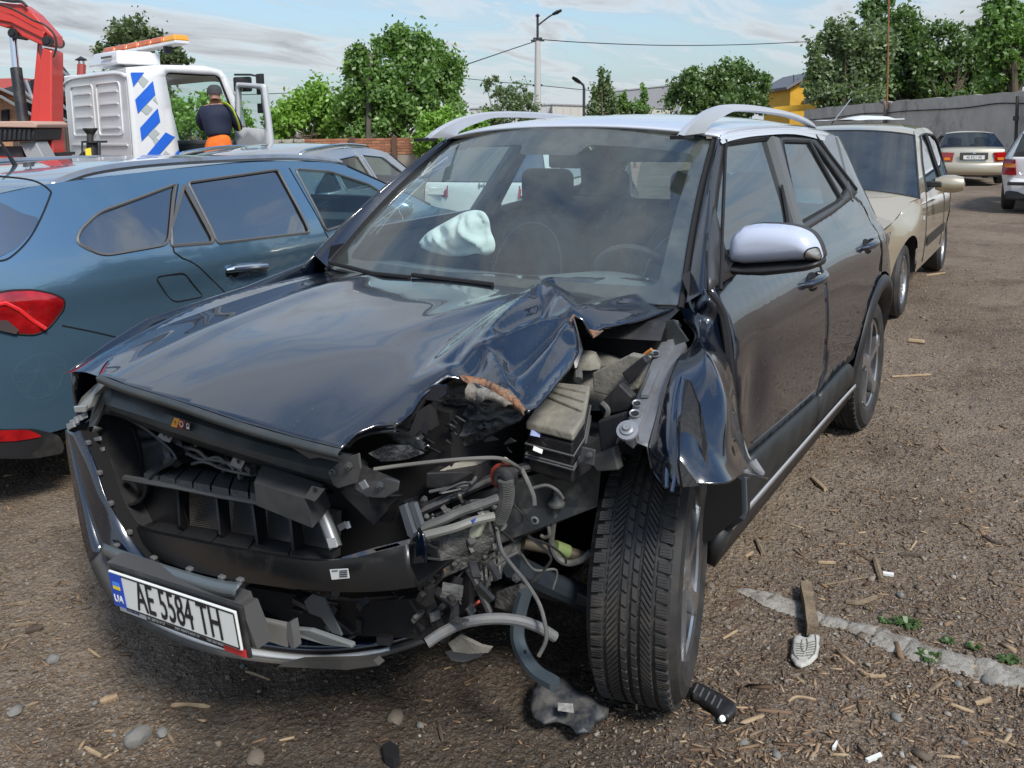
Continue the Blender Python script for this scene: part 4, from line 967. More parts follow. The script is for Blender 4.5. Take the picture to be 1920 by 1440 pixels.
# ---------- grey crossover further back on the left, white car seen through the wreck's windows
def grey_suv():
    yaw = math.pi+R(22)
    c = fr0 = None
    p = at(690, 345, d=9.0); fr = Fr((p.x, p.y, -.12), yaw)
    def W(x, z):
        w = np.interp(z, [.15, .4, .7, .95, 1.02, 1.40, 1.5], [.84, .88, .9, .89, .86, .68, .6])
        if x < .0: w -= .16*((.0-x)/1.)**2
        if x > 2.6: w -= .2*((x-2.6)/.95)**2
        return w
    # place so that the right side plane passes through p
    u = Vector((math.cos(yaw), math.sin(yaw), 0)); l = Vector((-u.y, u.x, 0)); fr = Fr(Vector((p.x, p.y, -.12))+l*.87-u*.55, yaw)
    P = paint('crossover_grey_paint', (.33, .34, .36), .6, .3)
    print('grey', [tuple(round(k, 2) for k in fr.side(*q, W, -1)) for q in ((600, 282), (680, 325), (720, 290), (786, 290), (800, 318), (680, 345), (790, 345), (840, 290))])
    sil = [(3.5, .35, 0, .12), (3.55, .6, 0, .12), (3.4, .85, .02, .1), (2.6, 1.0, .05, .04), (2.4, 1.03, .05, .04), (1.75, 1.37, .05, .02), (1.3, 1.44, .05, 0), (.5, 1.47, .06, 0), (-.3, 1.43, .06, 0), (-.75, 1.38, .05, -.03), (-.98, 1.35, .02, -.05), (-1.05, 1.0, 0, -.06), (-1.08, .95, 0, -.08), (-1.10, .5, 0, -.12), (-1.05, .3, 0, -.12)]
    segs = [('front_end', 0, 3, P), ('bonnet', 3, 4, P), ('windshield', 4, 5, M_glass), ('roof', 5, 9, P), ('spoiler', 9, 10, P), ('rear_window', 10, 11, M_glassd), ('tailgate', 11, 12, P), ('rear_bumper', 12, 14, P)]
    gl = glassmat('crossover_glass', (.55, .68, .66), 1.6)
    sp = dict(fr=fr, name='crossover_car', label='silver grey crossover with chrome window trim behind the blue estate', W=W, sil=sil, segs=segs, paint=P, arch=[(0, .38), (2.65, .38)], wz=.34, wr=.34, ww=.2, sill=.26,
              windows=[dict(p=[(-.62, 1.06), (-.55, 1.12), (-.08, 1.34), (-.06, 1.06)], m=gl, tm=M_chrome), dict(p=[(.02, 1.06), (0, 1.355), (.72, 1.385), (.86, 1.06)], m=gl, tm=M_chrome), dict(p=[(.98, 1.06), (.86, 1.385), (1.45, 1.34), (1.95, 1.1), (1.9, 1.06)], m=gl, tm=M_chrome)], step=.1)
    root = carcar(sp); seats(root, (.2, 1.1), .36, zc=.75)
    for s in (1, -1):
        MB().tube(cr([(-.5, s*.62, 1.42), (-.4, s*.62, 1.465), (.4, s*.63, 1.50), (1.1, s*.62, 1.475), (1.25, s*.62, 1.44)], 5), .02, 8).build('roof_rail', M_chrome, root)
grey_suv()
def white_behind():
    yaw = math.pi+R(14); p = at(1000, 410, d=9.4); u = Vector((math.cos(yaw), math.sin(yaw), 0)); l = Vector((-u.y, u.x, 0))
    fr = Fr(Vector((p.x, p.y, -.03))+l*.55+u*.65, yaw)
    def W(x, z):
        w = np.interp(z, [.15, .4, .7, .92, 1.38, 1.45], [.8, .84, .86, .84, .62, .55])
        if x < .0: w -= .16*((.0-x)/.8)**2
        return w
    P = paint('white_car_paint', (.66, .68, .68), .1, .3)
    sil = [(3.3, .3, 0, .12), (3.35, .5, 0, .12), (3.2, .7, .02, .1), (2.3, .92, .05, .04), (2.1, .95, .05, .04), (1.35, 1.37, .04, .02), (1.0, 1.41, .05, 0), (.2, 1.42, .05, 0), (-.35, 1.37, .05, -.02), (-.45, 1.34, .03, -.04), (-.66, .97, 0, -.06), (-.7, .9, 0, -.07), (-.70, .60, 0, -.10), (-.76, .54, 0, -.12), (-.74, .3, 0, -.1)]
    segs = [('front_end', 0, 3, P), ('bonnet', 3, 4, P), ('windshield', 4, 5, M_glass), ('roof', 5, 9, P), ('rear_window', 9, 10, M_glassd), ('tailgate', 10, 12, P), ('rear_bumper', 12, 14, P)]
    root = carcar(dict(fr=fr, name='hatchback_car', label='white hatchback glimpsed through the windscreen of the black wreck', W=W, sil=sil, segs=segs, paint=P, arch=[(0, .35), (2.5, .35)], wz=.30, wr=.31, ww=.19, sill=.24,
              windows=[dict(p=[(2.0, .97), (1.3, 1.3), (.9, 1.34), (.9, .97)]), dict(p=[(.83, .97), (.83, 1.34), (-.1, 1.3), (-.3, .97)])], step=.14))
    for s in (1, -1):
        lp = MB().prism([(-.74, s*.42, .93), (-.64, s*.75, .93), (-.62, s*.78, .80), (-.78, s*.42, .80)], (.05, 0, 0)).build('tail_lamp', M_red, root)
        MB().prism([(-.765, s*.46, .90), (-.70, s*.68, .90), (-.70, s*.70, .83), (-.785, s*.46, .83)], (-.01, 0, 0)).build('lamp_inner', M_plate, lp)
    mb = MB(); 
    for a in (-.03, .03): mb.box((-.775, a, 1.0-.06), (.01, .012, .07))
    mb.box((-.775, 0, .94), (.01, .06, .012)); mb.build('tailgate_badge', M_chrome, root)
white_behind()

# ---------- recovery truck with red crane
def truck():
    d0 = 11.
    # side plane of the cab: from rear corner (262 px) to front (445 px)
    A = atg(262, 12.); hr = Vector((rt.x, rt.y, 0)).normalized(); hf = Vector((fw.x, fw.y, 0)).normalized(); B = A+hr*.67+hf*.74; A.z = B.z = -.03; u = (B-A).normalized(); yaw = math.atan2(u.y, u.x)
    # local: x forward along the side, y left; right side plane is y=0, body at y>0
    fr = Fr(A, yaw)
    root = empty('recovery_truck', A, yaw, 'white recovery truck with blue striped cab, orange light bar and open door', 'truck')
    P = M_white
    S = lambda px, py, y=0.: fr.at(px, py, y=y)
    def s2(px, py): q = S(px, py); return (q.x, q.z)
    zr = S(262, 128).z; print('truck roof z', zr, 'len', (B-A).length, s2(445, 130), s2(262, 300), s2(310, 138), s2(415, 140), s2(335, 290), s2(385, 160), s2(400, 290), fr.at(130, 155, x=0), s2(520, 290), s2(485, 125))
    z0 = .55
    xf = s2(445, 130)[0]
    top = [s2(262, 128), s2(300, 122), s2(380, 124), s2(412, 132), s2(420, 145)]
    ap = [s2(308, 140), s2(320, 136), s2(405, 141), s2(414, 148), s2(440, 210), s2(452, 292)]
    lo = [(ap[-1][0]+.02, z0), (s2(335, 296)[0], z0)]
    outline = [s2(241, 130)] if False else []
    side = [(0, zr), s2(300, 122), s2(380, 124), s2(412, 132), s2(424, 145), (s2(452, 210)[0], s2(452, 210)[1]), (s2(470, 292)[0], s2(470, 292)[1]), (s2(470, 292)[0]+.05, z0), (-.0, z0)]
    hole = [s2(308, 142), s2(314, 136), s2(404, 141), s2(412, 146), s2(436, 210), s2(448, 290), (s2(448, 290)[0], z0+.15), (s2(336, 292)[0], z0+.15), s2(334, 290), s2(318, 200)]
    hole = rnd(hole, .04)
    cw = 2.15
    o = sheet('cab_side', side, lambda x, z: Vector((x, .0+.05*max(0, (z-2.0)), z)), P, root, .15, holes=[hole], flip=False); solid(o, .05, 1)
    far = [Vector((p[0], p[1])) for p in side]
    hole2 = [(h.x, h.y) for h in hole]
    hole2 = [(p[0], max(p[1], 1.45)) for p in hole2]
    wl = rnd([(ap[0][0], 1.5), (ap[0][0]+.0, zr-.15), (ap[3][0], zr-.15), (ap[3][0]+.2, 1.5)], .05)
    o = sheet('cab_side', side, lambda x, z: Vector((x, cw-.05*max(0, (z-2.0)), z)), P, root, .2, holes=[wl], flip=True)
    sheet('far_window', wl, lambda x, z: Vector((x, cw-.01, z)), glassmat('cab_side_glass', (.7, .85, .8)), root, .4)
    # rear wall with pressed panels
    def Rr(px, py): return fr.at(px, py, x=0.)
    p0 = Rr(130, 158); print('rear left', p0, Rr(140, 300))
    yl = cw
    mb = MB(); mb.prism([(0, .0, z0), (0, yl, z0), (0, yl-.03, zr-.02), (0, .03, zr-.02)], (.06, 0, 0)); mb.build('rear_wall', P, root, smooth=False)
    def rib(y0, y1, z, h=.018, nm='pressed_rib'):
        o = MB().prism([(-.001, y0, z-h), (-.001, y1, z-h), (-.02, y1-.01, z-h*.4), (-.02, y0+.01, z-h*.4)] , (0, 0, h)).build(nm, P, root, smooth=False)
    def frame(y0, y1, za, zb):
        lp = [Vector((-.004, p.x, p.y)) for p in rnd([(y0, za), (y1, za), (y1, zb), (y0, zb)], .07)]
        MB().tube(lp+[lp[0]], .013, 5, cap=False).build('pressed_frame', P, root)
    zt = zr-.18; H = (zt-z0)
    frame(.22, 1.0, zt-H*.42, zt); frame(1.12, 1.92, zt-H*.42, zt)
    for k in range(4):
        z = zt-H*.42*(k+.7)/4.3; rib(.3, .92, z); rib(1.2, 1.84, z)
    for k in range(4): rib(.1, 2.05, zt-H*.5-k*H*.13, .02)
    # roof
    rows = []
    for (x, z) in [(-.02, zr-.05), (0., zr), (.25, zr+.06), (s2(300, 122)[0]+.1, zr+.085), (s2(380, 124)[0], zr+.04), (s2(412, 132)[0], s2(412, 132)[1]), (s2(424, 145)[0], s2(424, 145)[1])]:
        rows.append([Vector((x, cw/2+v*(cw/2-.0), z-.06*abs(v)**6-(.02))) for v in np.linspace(-1, 1, 15)])
    o = loft('cab_roof', rows, P, root, flip=True); solid(o, .03)
    # windscreen and front
    f0 = s2(424, 145); f1 = s2(452, 210); f2 = s2(470, 292)
    g = loft('windshield', [[Vector((f0[0]+.01, y, f0[1])) for y in np.linspace(.08, cw-.08, 8)], [Vector((f1[0]+.02, y, 1.42)) for y in np.linspace(.08, cw-.08, 8)]], glassmat('cab_windscreen', (.75, .88, .85)), root)
    MB().prism([(f1[0]+.02, .0, 1.42), (f2[0]+.05, .0, z0), (f2[0]+.05, cw, z0), (f1[0]+.02, cw, 1.42)], (-.06, 0, 0)).build('cab_front', P, root, smooth=False)
    # interior
    mb = MB(); xa = ap[0][0]; mb.box((f1[0]-.18, cw/2, 1.2), (.42, cw-.2, .5)); bev(mb.build('dashboard', mat('cab_dash', (.05, .052, .055), .6), root), .05)
    MB().box(((xa+f1[0])/2, cw/2, z0+.05), (f1[0]-.05, cw-.12, .1)).build('cab_floor', M_interior, root)
    MB().box((.12, cw/2, 1.2), (.06, cw-.12, 1.3)).build('inner_rear_wall', M_interior, root)
    for y in (.45, 1.55):
        mb = MB(); mb.box((.55, y, .95), (.5, .5, .2)); mb.box((.34, y, 1.35), (.14, .48, .7)); mb.box((.31, y, 1.8), (.1, .3, .2)); bev(mb.build('cab_seat', mat('cab_seat_cloth', (.06, .065, .075), .9), root), .04)
    # door trims: grey-black seal round opening
    MB().tube([Vector((p.x, -.005+.05*max(0, p.y-2.), p.y)) for p in hole]+[Vector((hole[0].x, -.005, hole[0].y))], .022, 6, cap=False).build('door_seal', M_blackpl, root)
    # steps
    for z in (.35, .75): MB().box(((xa+f2[0])/2+.1, -.02, z), (.55, .30, .04)).build('cab_step', M_darksteel, root)
    # stripes: blue chevrons with grey and white checks
    Mb = mat('stripe_blue', (.02, .13, .62), .35); Mg = mat('stripe_grey', (.42, .46, .46), .35); Mw = mat('stripe_white', (.78, .80, .80), .35)
    def dec(pts, m, nm, o=.004):
        q = [Vector(s2(*p)) for p in pts]
        MB().prism([Vector((p.x, -o-.056+.05*max(0, p.y-2.0), p.y)) for p in q], (0, .002, 0)).build(nm, m, root, smooth=False)
    for pts in ([(242, 136), (268, 136), (247, 163)], [(250, 187), (284, 152), (288, 178), (255, 213)], [(259, 240), (292, 203), (297, 228), (262, 265)], [(267, 296), (307, 248), (322, 256), (325, 256), (290, 296)], [(318, 296), (332, 280), (335, 296)]):
        dec(pts, Mb, 'blue_stripe')
    for pts in ([(256, 152), (265, 142), (276, 152), (266, 165)], [(269, 168), (276, 160), (286, 166)] , [(261, 207), (272, 196), (283, 204), (272, 216)][::1], [(272, 250), (283, 238), (296, 250), (283, 262)], [(283, 187), (288, 181), (293, 196)], [(283, 263), (290, 258), (300, 268), (290, 276)], [(298, 293), (307, 282), (318, 292), (314, 296), (300, 296)]):
        dec(pts, Mg, 'grey_check', .001)
    for pts in ([(247, 165), (256, 152), (268, 166), (252, 184)], [(256, 216), (262, 209), (274, 218), (262, 236)], [(276, 190), (287, 180), (291, 200), (284, 202)], [(264, 268), (272, 254), (284, 264), (270, 288)], [(283, 232), (296, 231), (300, 246), (292, 248)], [(294, 268), (304, 258), (312, 266), (302, 280)]):
        pass
    # light bar and air unit on the roof
    def RF(px, py, y): return fr.at(px, py, y=y)
    zt = zr+.06
    mb = MB(); mb.box((.42, 1.0, zt+.13), (.62, 1.0, .2), taper=.82); bev(mb.build('roof_air_unit', M_white, root), .03)
    for k in range(5): MB().box((.42-.31, .7+k*.07, zt+.14), (.02, .045, .03)).build('air_vent', M_greypl, root)
    MB().box((.74, .78, zt+.13), (.13, .28, .17)).build('air_unit_box', M_white, root)
    a = Vector((.35, 1.75, zt+.26)); b = Vector((.95, .05, zt+.37))
    q = fr.at(205, 97, y=1.9); q2 = fr.at(342, 70, y=.1); print('bar', q, q2)
    mb = MB(); dirv = (q2-q).normalized(); 
    n = 6
    e = bpy.data.objects.new('light_bar', None); COL.objects.link(e); e.parent = root; e.location = (q+q2)/2; e.rotation_euler = (0, -math.asin(dirv.z)*0, math.atan2(dirv.y, dirv.x))
    Ln = (q2-q).length; tilt = Matrix.Rotation(-math.asin(dirv.z), 3, 'Y')
    Mo = mat('orange_lens', (.70, .17, .03), .12, coat=1., var=(.45, .09, .02), vscale=10)
    for k in range(n):
        c = Vector((Ln*((k+.5)/n-.5), 0, 0)); bev(MB().box(tilt@c, (Ln/n-.012, .26, .09), tilt, taper=.86).build('lens', Mo if k < n-1 else mat('amber_lit', (.85, .35, .02), .1, coat=1.), e, smooth=False), .02)
    bev(MB().box(tilt@Vector((0, 0, -.065)), (Ln-.02, .24, .045), tilt).build('bar_base', M_white, e, smooth=False), .01)
    for s in (-.3, .3): MB().box(tilt@Vector((Ln*s, 0, -.13)), (.05, .12, .12)).build('bar_foot', M_darksteel, e)
    # open door, hinged at the front, swung outward
    D0 = fr.at(442, 290, y=0.); hx = D0.x+.02
    def dd(px, py, y=-.30): return fr.at(px, py, y=y)
    P1 = [dd(437, 137), dd(484, 124), dd(518, 292), dd(452, 292)]
    # door panel plane: hinge vertical line at x=hx y=0; outer edge swung
    hin = Vector((hx, -.03, 0)); out = fr.at(500, 270, z=1.0); od = None
    ang = R(-68); dv = Vector((math.cos(ang+math.pi), math.sin(ang+math.pi), 0)); 
    # choose swing direction so that the free edge projects near px 500
    best = None
    for k in range(0, 170, 2):
        v = Vector((-math.cos(R(k)), -math.sin(R(k)), 0)); q = hin+v*.95+Vector((0, 0, 1.5)); w = fr.M.transposed()@q+fr.o; dd_ = (w-CAM); z_ = dd_.dot(fw); px_ = 960+FPX*dd_.dot(rt)/z_
        if best is None or abs(px_-508) < best[0]: best = (abs(px_-508), k, v)
    dv = best[2]; print('door', best)
    nn = Vector((-dv.y, dv.x, 0))
    def DP(a, z, o=0.): return hin+dv*a+nn*o+Vector((0, 0, z))
    ds = [(0, z0+.1), (.95, z0+.1), (.95, 1.45), (.86, zr-.22), (.12, zr-.16), (.0, 1.5)]
    dh = rnd([(.10, 1.64), (.85, 1.60), (.78, zr-.29), (.16, zr-.23)], .05)
    zlist = [p[1] for p in ds]
    dr = bpy.data.objects.new('cab_door', None); COL.objects.link(dr); dr.parent = root
    o = sheet('door_shell', rnd(ds, .05), lambda a, z: DP(a, z), mat('door_grey', (.50, .52, .54), .4), dr, .15, holes=[dh]); solid(o, .07, 0)
    sheet('door_glass', dh, lambda a, z: DP(a, z), glassmat('door_glass_clear', (.80, .88, .86)), dr, .3)
    for (c, sz) in (((.40, 1.22, .06), (.36, .05, .06)), ((.62, .98, .055), (.12, .12, .03)), ((.3, .85, .055), (.10, .10, .03)), ((.5, .72, .06), (.6, .10, .06))):
        for sd in (1, -1): bev(MB().box(DP(c[0], c[1], sd*c[2]), (sz[0], sz[2], sz[1]), rotz(math.atan2(dv.y, dv.x))).build('door_fitting', M_darksteel, dr), .012)
    # mirrors
    M2 = [fr.at(450, 165, y=-.45), fr.at(458, 150, y=-.45)]
    mb = MB(); c = fr.at(485, 150, y=-.35); mb.box(fr.at(488, 158, y=-.6), (.05, .15, .30)); mb.box(fr.at(490, 203, y=-.6), (.05, .14, .14)); mb.tube([fr.at(440, 140, y=.0), fr.at(470, 140, y=-.4), fr.at(490, 145, y=-.6), fr.at(492, 200, y=-.6)], .018, 6); bev(mb.build('mirror', M_darksteel, root), .02)
    mb = MB(); mb.box(fr.at(455, 158, y=-.2), (.05, .3, .22), rotz(.5)); bev(mb.build('kerb_mirror', M_darksteel, root), .03)
    MB().box((.9, 1.6, zr+.18), (.08, .08, .14)).build('roof_beacon', M_dark, root)
    # chassis and wheels
    for y in (.65, 1.45): MB().box((-1.8, y, .62), (6.5, .09, .22)).build('chassis_rail', M_darksteel, root)
    wheel(root, (.75, .14, .40), .42, .26, -1, M_alu, 8); wheel(root, (.75, 2.0, .40), .42, .26, 1, M_alu, 8); wheel(root, (-3.2, .16, .40), .42, .3, -1, M_alu, 8); wheel(root, (-3.2, 1.98, .40), .42, .3, 1, M_alu, 8)
    MB().box((-2.9, 1.05, .86), (3.2, 2.15, .1)).build('flatbed', M_darksteel, root)
    # crane behind the cab
    Mr = mat('crane_red', (.52, .035, .022), .38, coat=.4, coat_r=.2, dirt=(.30, .06, .04), dirt_lo=.55, dirt_hi=.9, dscale=3)
    cd_ = 11.6
    def K(px, py, o=0.): return fr.M@(at(px, py, d=cd_+o)-fr.o)
    F = (fr.M@Vector((fw.x, fw.y, 0)).normalized())
    bev(MB().prism([K(68, 310), K(103, 310), K(97, 240), K(97, 95), K(80, 88), K(75, 110)], F*.32).build('crane_column', Mr, root, smooth=False), .02)
    bev(MB().prism([K(56, 235, .12), K(76, 310, .12), K(76, 115, .12), K(70, 78, .12)], F*.12).build('crane_column_side', Mr, root, smooth=False), .01)
    bev(MB().prism([K(-40, 0), K(10, 5), K(40, 8), K(62, 24), K(84, 48), K(100, 66), K(101, 82), K(93, 88), K(80, 86), K(40, 68), K(22, 50), K(10, 52), K(-40, 36)], F*.26).build('crane_boom', Mr, root, smooth=False), .02)
    bev(MB().prism([K(-40, 14, -.04), K(20, 26, -.04), K(84, 60, -.04), K(80, 72, -.04), K(20, 42, -.04), K(-40, 30, -.04)], F*.05).build('boom_plate', Mr, root, smooth=False), .01)
    bev(MB().prism([K(20, 10, .05), K(38, 6, .05), K(52, 16, .05), K(50, 30, .05)], F*.1).build('boom_bracket', Mr, root, smooth=False), .01)
    for (px, py, r) in ((88, 77, .07), (23, 62, .065)):
        mb = MB(); mb.lathe([(.001, -.02), (r*.55, -.02), (r*.6, 0), (r, 0), (r, .34)], K(px, py, -.04), F, 18); mb.build('pivot_pin', M_darksteel, root)
    mb = MB(); mb.tube([K(24, 66, .1), K(30, 132, .1)], .048, 14); mb.build('cylinder_rod', M_chrome, root)
    mb = MB(); mb.tube([K(30, 128, .1), K(44, 232, .1)], .075, 14); mb.build('cylinder_barrel', M_darksteel, root)
    mb = MB(); mb.tube(cr([K(-20, 0, -.1), K(30, 20, -.1), K(62, 38, -.1), K(82, 46, -.1), K(100, 62, -.08), K(106, 84, -.05), K(100, 108, -.02)], 5), .015, 6); mb.build('hydraulic_hose', M_rubber, root)
    mb = MB(); mb.tube(cr([K(-10, -3, -.05), K(20, 2, -.05), K(40, 3, -.05), K(50, 12, -.05)], 5), .022, 6); mb.build('hydraulic_hose', M_rubber, root)
    MB().prism([K(98, 112, .5), K(110, 114, .5), K(110, 205, .5), K(98, 205, .5)], F*.1).build('crane_side_box', M_darksteel, root)
    # operator box lower left, dusty lid
    bev(MB().prism([K(-60, 268, -.5), K(62, 264, -.5), K(66, 240, -.5), K(-60, 236, -.5)], F*.7).build('control_housing', M_blackpl, root), .02)
    bev(MB().prism([K(-60, 238, -.55), K(68, 240, -.55), K(70, 232, -.55), K(60, 227, -.55), K(-60, 228, -.55)], F*.8).build('dusty_lid', mat('dusty_pink_lid', (.45, .30, .24), .9), root), .015)
    for k in range(7): MB().prism([K(-2+k*9, 262, -.53), K(2+k*9, 262, -.53), K(3+k*9, 243, -.53), K(-1+k*9, 243, -.53)], F*.03).build('housing_rib', M_darksteel, root)
    bev(MB().prism([K(36, 266, -.4), K(66, 265, -.4), K(92, 312, -.4), K(58, 314, -.4)], F*.3).build('grey_guard', mat('guard_grey', (.28, .29, .30), .5), root), .01)
    MB().prism([K(-40, 275, -.35), K(40, 275, -.35), K(50, 320, -.35), K(-40, 325, -.35)], F*.3).build('radiator_housing', M_blackpl, root)
    bev(MB().prism([K(-60, 292, -.6), K(22, 296, -.6), K(30, 330, -.6), K(-60, 330, -.6)], F*.3).build('red_base', Mr, root), .02)
    bev(MB().prism([K(64, 290, -.02), K(108, 290, -.02), K(110, 330, -.02), K(70, 330, -.02)], F*.4).build('crane_foot', Mr, root), .02)
    MB().prism([K(66, 287, -.06), K(106, 286, -.06), K(106, 292, -.06), K(66, 293, -.06)], F*.5).build('foot_band', M_darksteel, root)
    # outrigger leg / black post with cone top and yellow label
    def K2(px, py, o=0.): return fr.M@(at(px, py, d=11.+o)-fr.o)
    e = bpy.data.objects.new('stabiliser', None); COL.objects.link(e); e.parent = root
    mb = MB(); mb.lathe([(.001, .0), (.085, .0), (.09, .015), (.05, .075), (.035, .10)][::1], K2(169, 240), (0, 0, -1), 18); mb.build('cone_top', M_rubber, e)
    MB().tube([K2(169, 252), K2(169, 268)], .04, 12).build('neck', M_rubber, e)
    bev(MB().prism([K2(152, 264), K2(188, 264), K2(188, 268), K2(152, 268)], F*.2).build('top_plate', M_darksteel, e), .004)
    MB().tube([K2(173, 266, .1), K2(174, 294, .1)], .072, 14).build('barrel', M_blackpl, e)
    MB().tube([K2(174, 294, .1), K2(174, 330, .1)], .078, 14).build('red_collar', Mr, e)
    MB().prism([K2(160, 279, -.02), K2(170, 277, -.02), K2(172, 300, -.02), K2(161, 302, -.02)], F*.01).build('warning_label', M_yel, e, smooth=False)
    for x in (154, 187): MB().tube([K2(x, 266), K2(x+1, 310)], .012, 6).build('guard_rod', M_darksteel, e)
    MB().tube([K2(140, 308, .1), K2(156, 288, .1), K2(170, 286, .1)], .03, 8).build('link_arm', M_darksteel, e)
    return fr, hin
TR = truck()

# ---------- person standing on the cab step
def person():
    fr, hin = TR
    d = 11.9
    root = empty('person', atg(408, d), 0, 'person in dark blue jacket, orange trousers and grey cap climbing into the truck cab', 'person')
    o0 = Vector(root.location)
    def P(px, py, o=0.): return at(px, py, d=d+o)-o0
    def body(name, nodes, edges, m, sub=2):
        me = bpy.data.meshes.new(name); me.from_pydata([tuple(n[0]) for n in nodes], edges, []); me.update()
        o = bpy.data.objects.new(name, me); COL.objects.link(o); o.parent = root; me.materials.append(m)
        sk = o.modifiers.new('skin', 'SKIN'); me.skin_vertices[0].data[0].use_root = True
        for i, n in enumerate(nodes): me.skin_vertices[0].data[i].radius = (n[1], n[2] if len(n) > 2 else n[1])
        sk.use_smooth_shade = True; subs(o, sub); return o
    Mj = mat('jacket_navy', (.010, .016, .040), .8, bump=.3, bscale=22); Mo = mat('trousers_orange', (.80, .17, .015), .8, bump=.35, bscale=18, var=(.62, .12, .01), vscale=9); Ms = mat('skin', (.42, .24, .17), .6); Mc = mat('cap_grey', (.045, .047, .052), .85); Mh = mat('hiviz', (.62, .80, .05), .6)
    # skin body (head, neck, trunk, hands) - one figure
    hip = P(410, 278); s = d/FPX
    nodes = [(P(412, 272), .08, .07), (P(410, 250), .10, .08), (P(408, 225), .12, .08), (P(406, 205), .12, .08), (P(404, 194), .07, .06), (P(403, 186), .055, .055), (P(402, 176), .095, .10), (P(402, 168), .085, .09),
             (P(383, 205, .0), .07), (P(374, 225, .15), .055), (P(388, 240, .35), .04), (P(402, 236, .5), .03), (P(428, 205, .0), .07), (P(440, 225, .12), .055), (P(448, 240, .35), .04), (P(452, 236, .5), .03),
             (P(402, 290), .07), (P(404, 330, -.0), .055), (P(404, 385, -.0), .045), (P(421, 290), .07), (P(424, 330), .055), (P(424, 385), .045)]
    E_ = [(0, 1), (1, 2), (2, 3), (3, 4), (4, 5), (5, 6), (6, 7), (3, 8), (8, 9), (9, 10), (10, 11), (3, 12), (12, 13), (13, 14), (14, 15), (0, 16), (16, 17), (17, 18), (0, 19), (19, 20), (20, 21)]
    body('body', nodes, E_, Ms)
    jn = [(P(411, 258), .165, .14), (P(410, 252), .185, .155), (P(409, 244), .205, .165), (P(408, 230), .225, .16), (P(408, 211), .205, .14), (P(405, 198), .11, .09),
          (P(384, 208, .02), .095), (P(376, 226, .12), .085), (P(384, 243, .32), .06), (P(431, 208, .02), .095), (P(441, 228, .12), .085), (P(449, 243, .30), .06)]
    body('jacket', jn, [(0, 1), (1, 2), (2, 3), (3, 4), (4, 5), (4, 6), (6, 7), (7, 8), (4, 9), (9, 10), (10, 11)], Mj)
    tn = [(P(411, 250), .14, .12), (P(411, 262), .18, .155), (P(411, 275), .215, .18), (P(401, 300), .125), (P(403, 330), .10), (P(403, 372), .085), (P(424, 300), .125), (P(425, 330), .10), (P(425, 372), .085)]
    body('trousers', tn, [(0, 1), (1, 2), (2, 3), (3, 4), (4, 5), (2, 6), (6, 7), (7, 8)], Mo)
    # cap
    c = P(402, 170); mb = MB(); mb.lathe([(.001, .085), (.05, .078), (.085, .05), (.102, .0), (.104, -.045)], c, (0, 0, 1), 20); f = (Vector((fw.x, fw.y, 0))).normalized()
    mb.box(c+f*.12+Vector((0, 0, -.03)), (.02, .02, .01)); mb.build('cap', Mc, root)
    mb = MB(); mb.prism([c+f*.08+Vector((0, 0, -.02))+rt*-.07, c+f*.08+Vector((0, 0, -.02))+rt*.07, c+f*.19+Vector((0, 0, -.04))+rt*.05, c+f*.19+Vector((0, 0, -.04))-rt*.05], (0, 0, .01)); mb.build('cap_peak', Mc, root)
    # ears
    for sx in (-1, 1): MB().lathe([(.001, -.01), (.02, 0), (.001, .012)], P(402, 178)+Vector(rt)*sx*.098, rt, 8).build('ear', Ms, root)
    # hi-viz strip on right shoulder running down the back of the sleeve
    st = [P(417, 192, -.05), P(427, 196, -.12), P(436, 205, -.12), P(442, 218, -.10), (P(447, 232, .0)), P(449, 243, .12)]
    MB().tube(cr(st, 5), .034, 8, flat=.35).build('hiviz_strip', Mh, root)
    MB().tube(cr([P(379, 196+4, -.02), P(376, 206, -.02), P(371, 216, .05)], 4), .02, 6, flat=.4).build('hiviz_strip', Mh, root)
    # boots
    for px in (403, 425):
        a = P(px, 372); mb = MB(); mb.box(a+Vector((0, 0, -.06))+f*.06, (.26, .10, .12), rotz(math.atan2(f.y, f.x))); bev(mb.build('boot', M_dark, root), .03, 3)
    # hands: five fingers each, gripping the cab
    for (px, py) in ((402, 236), (452, 236)):
        b = P(px, py, .5)
        for k in range(4):
            w = (k-1.5)*.019; a = b+Vector(rt)*w; l = (.07, .08, .075, .06)[k]
            mb = MB(); mb.tube([a, a+f*l*.5+Vector((0, 0, .01)), a+f*l-Vector((0, 0, .02))], [.0095, .009, .007], 6); mb.build('finger', Ms, root)
        MB().tube([b-Vector((0, 0, .01)), b+Vector(rt)*(.04 if px < 420 else -.04)+f*.03], [.012, .009], 6).build('thumb', Ms, root)
person()
# ------------------------------------------------------------------ the wrecked black car (local = world)
SUV = empty('wrecked_car', (0, 0, 0), 0, 'black compact car with white roof, its front left corner torn off in a crash', 'car')
M_blk = mat('wreck_black_paint', (.002, .005, .013), .22, metal=.0, coat=1., coat_r=.006, coat_ior=1.62, spec=.6, dirt=(.075, .07, .06), dirt_lo=.58, dirt_hi=1.15, dscale=6)
def _speck():
    nt = M_blk.node_tree; b = nt.nodes['Principled BSDF']; tc = nt.nodes.new('ShaderNodeTexCoord'); n = N(nt, 'ShaderNodeTexNoise', i_Scale=230., i_Detail=2., i_Roughness=.5); L(nt, tc.outputs['Object'], n.inputs[0])
    n2 = N(nt, 'ShaderNodeTexNoise', i_Scale=3.5, i_Detail=3.); L(nt, tc.outputs['Object'], n2.inputs[0])
    f = mth(nt, 'MULTIPLY', ramp(nt, [(.69, 0.), (.74, 1.)], n.outputs[0]), ramp(nt, [(.4, .1), (.7, .8)], n2.outputs[0]))
    src = b.inputs['Base Color'].links[0].from_socket; L(nt, mixc(nt, f, src, (.22, .21, .19)), b.inputs['Base Color'])
_speck()
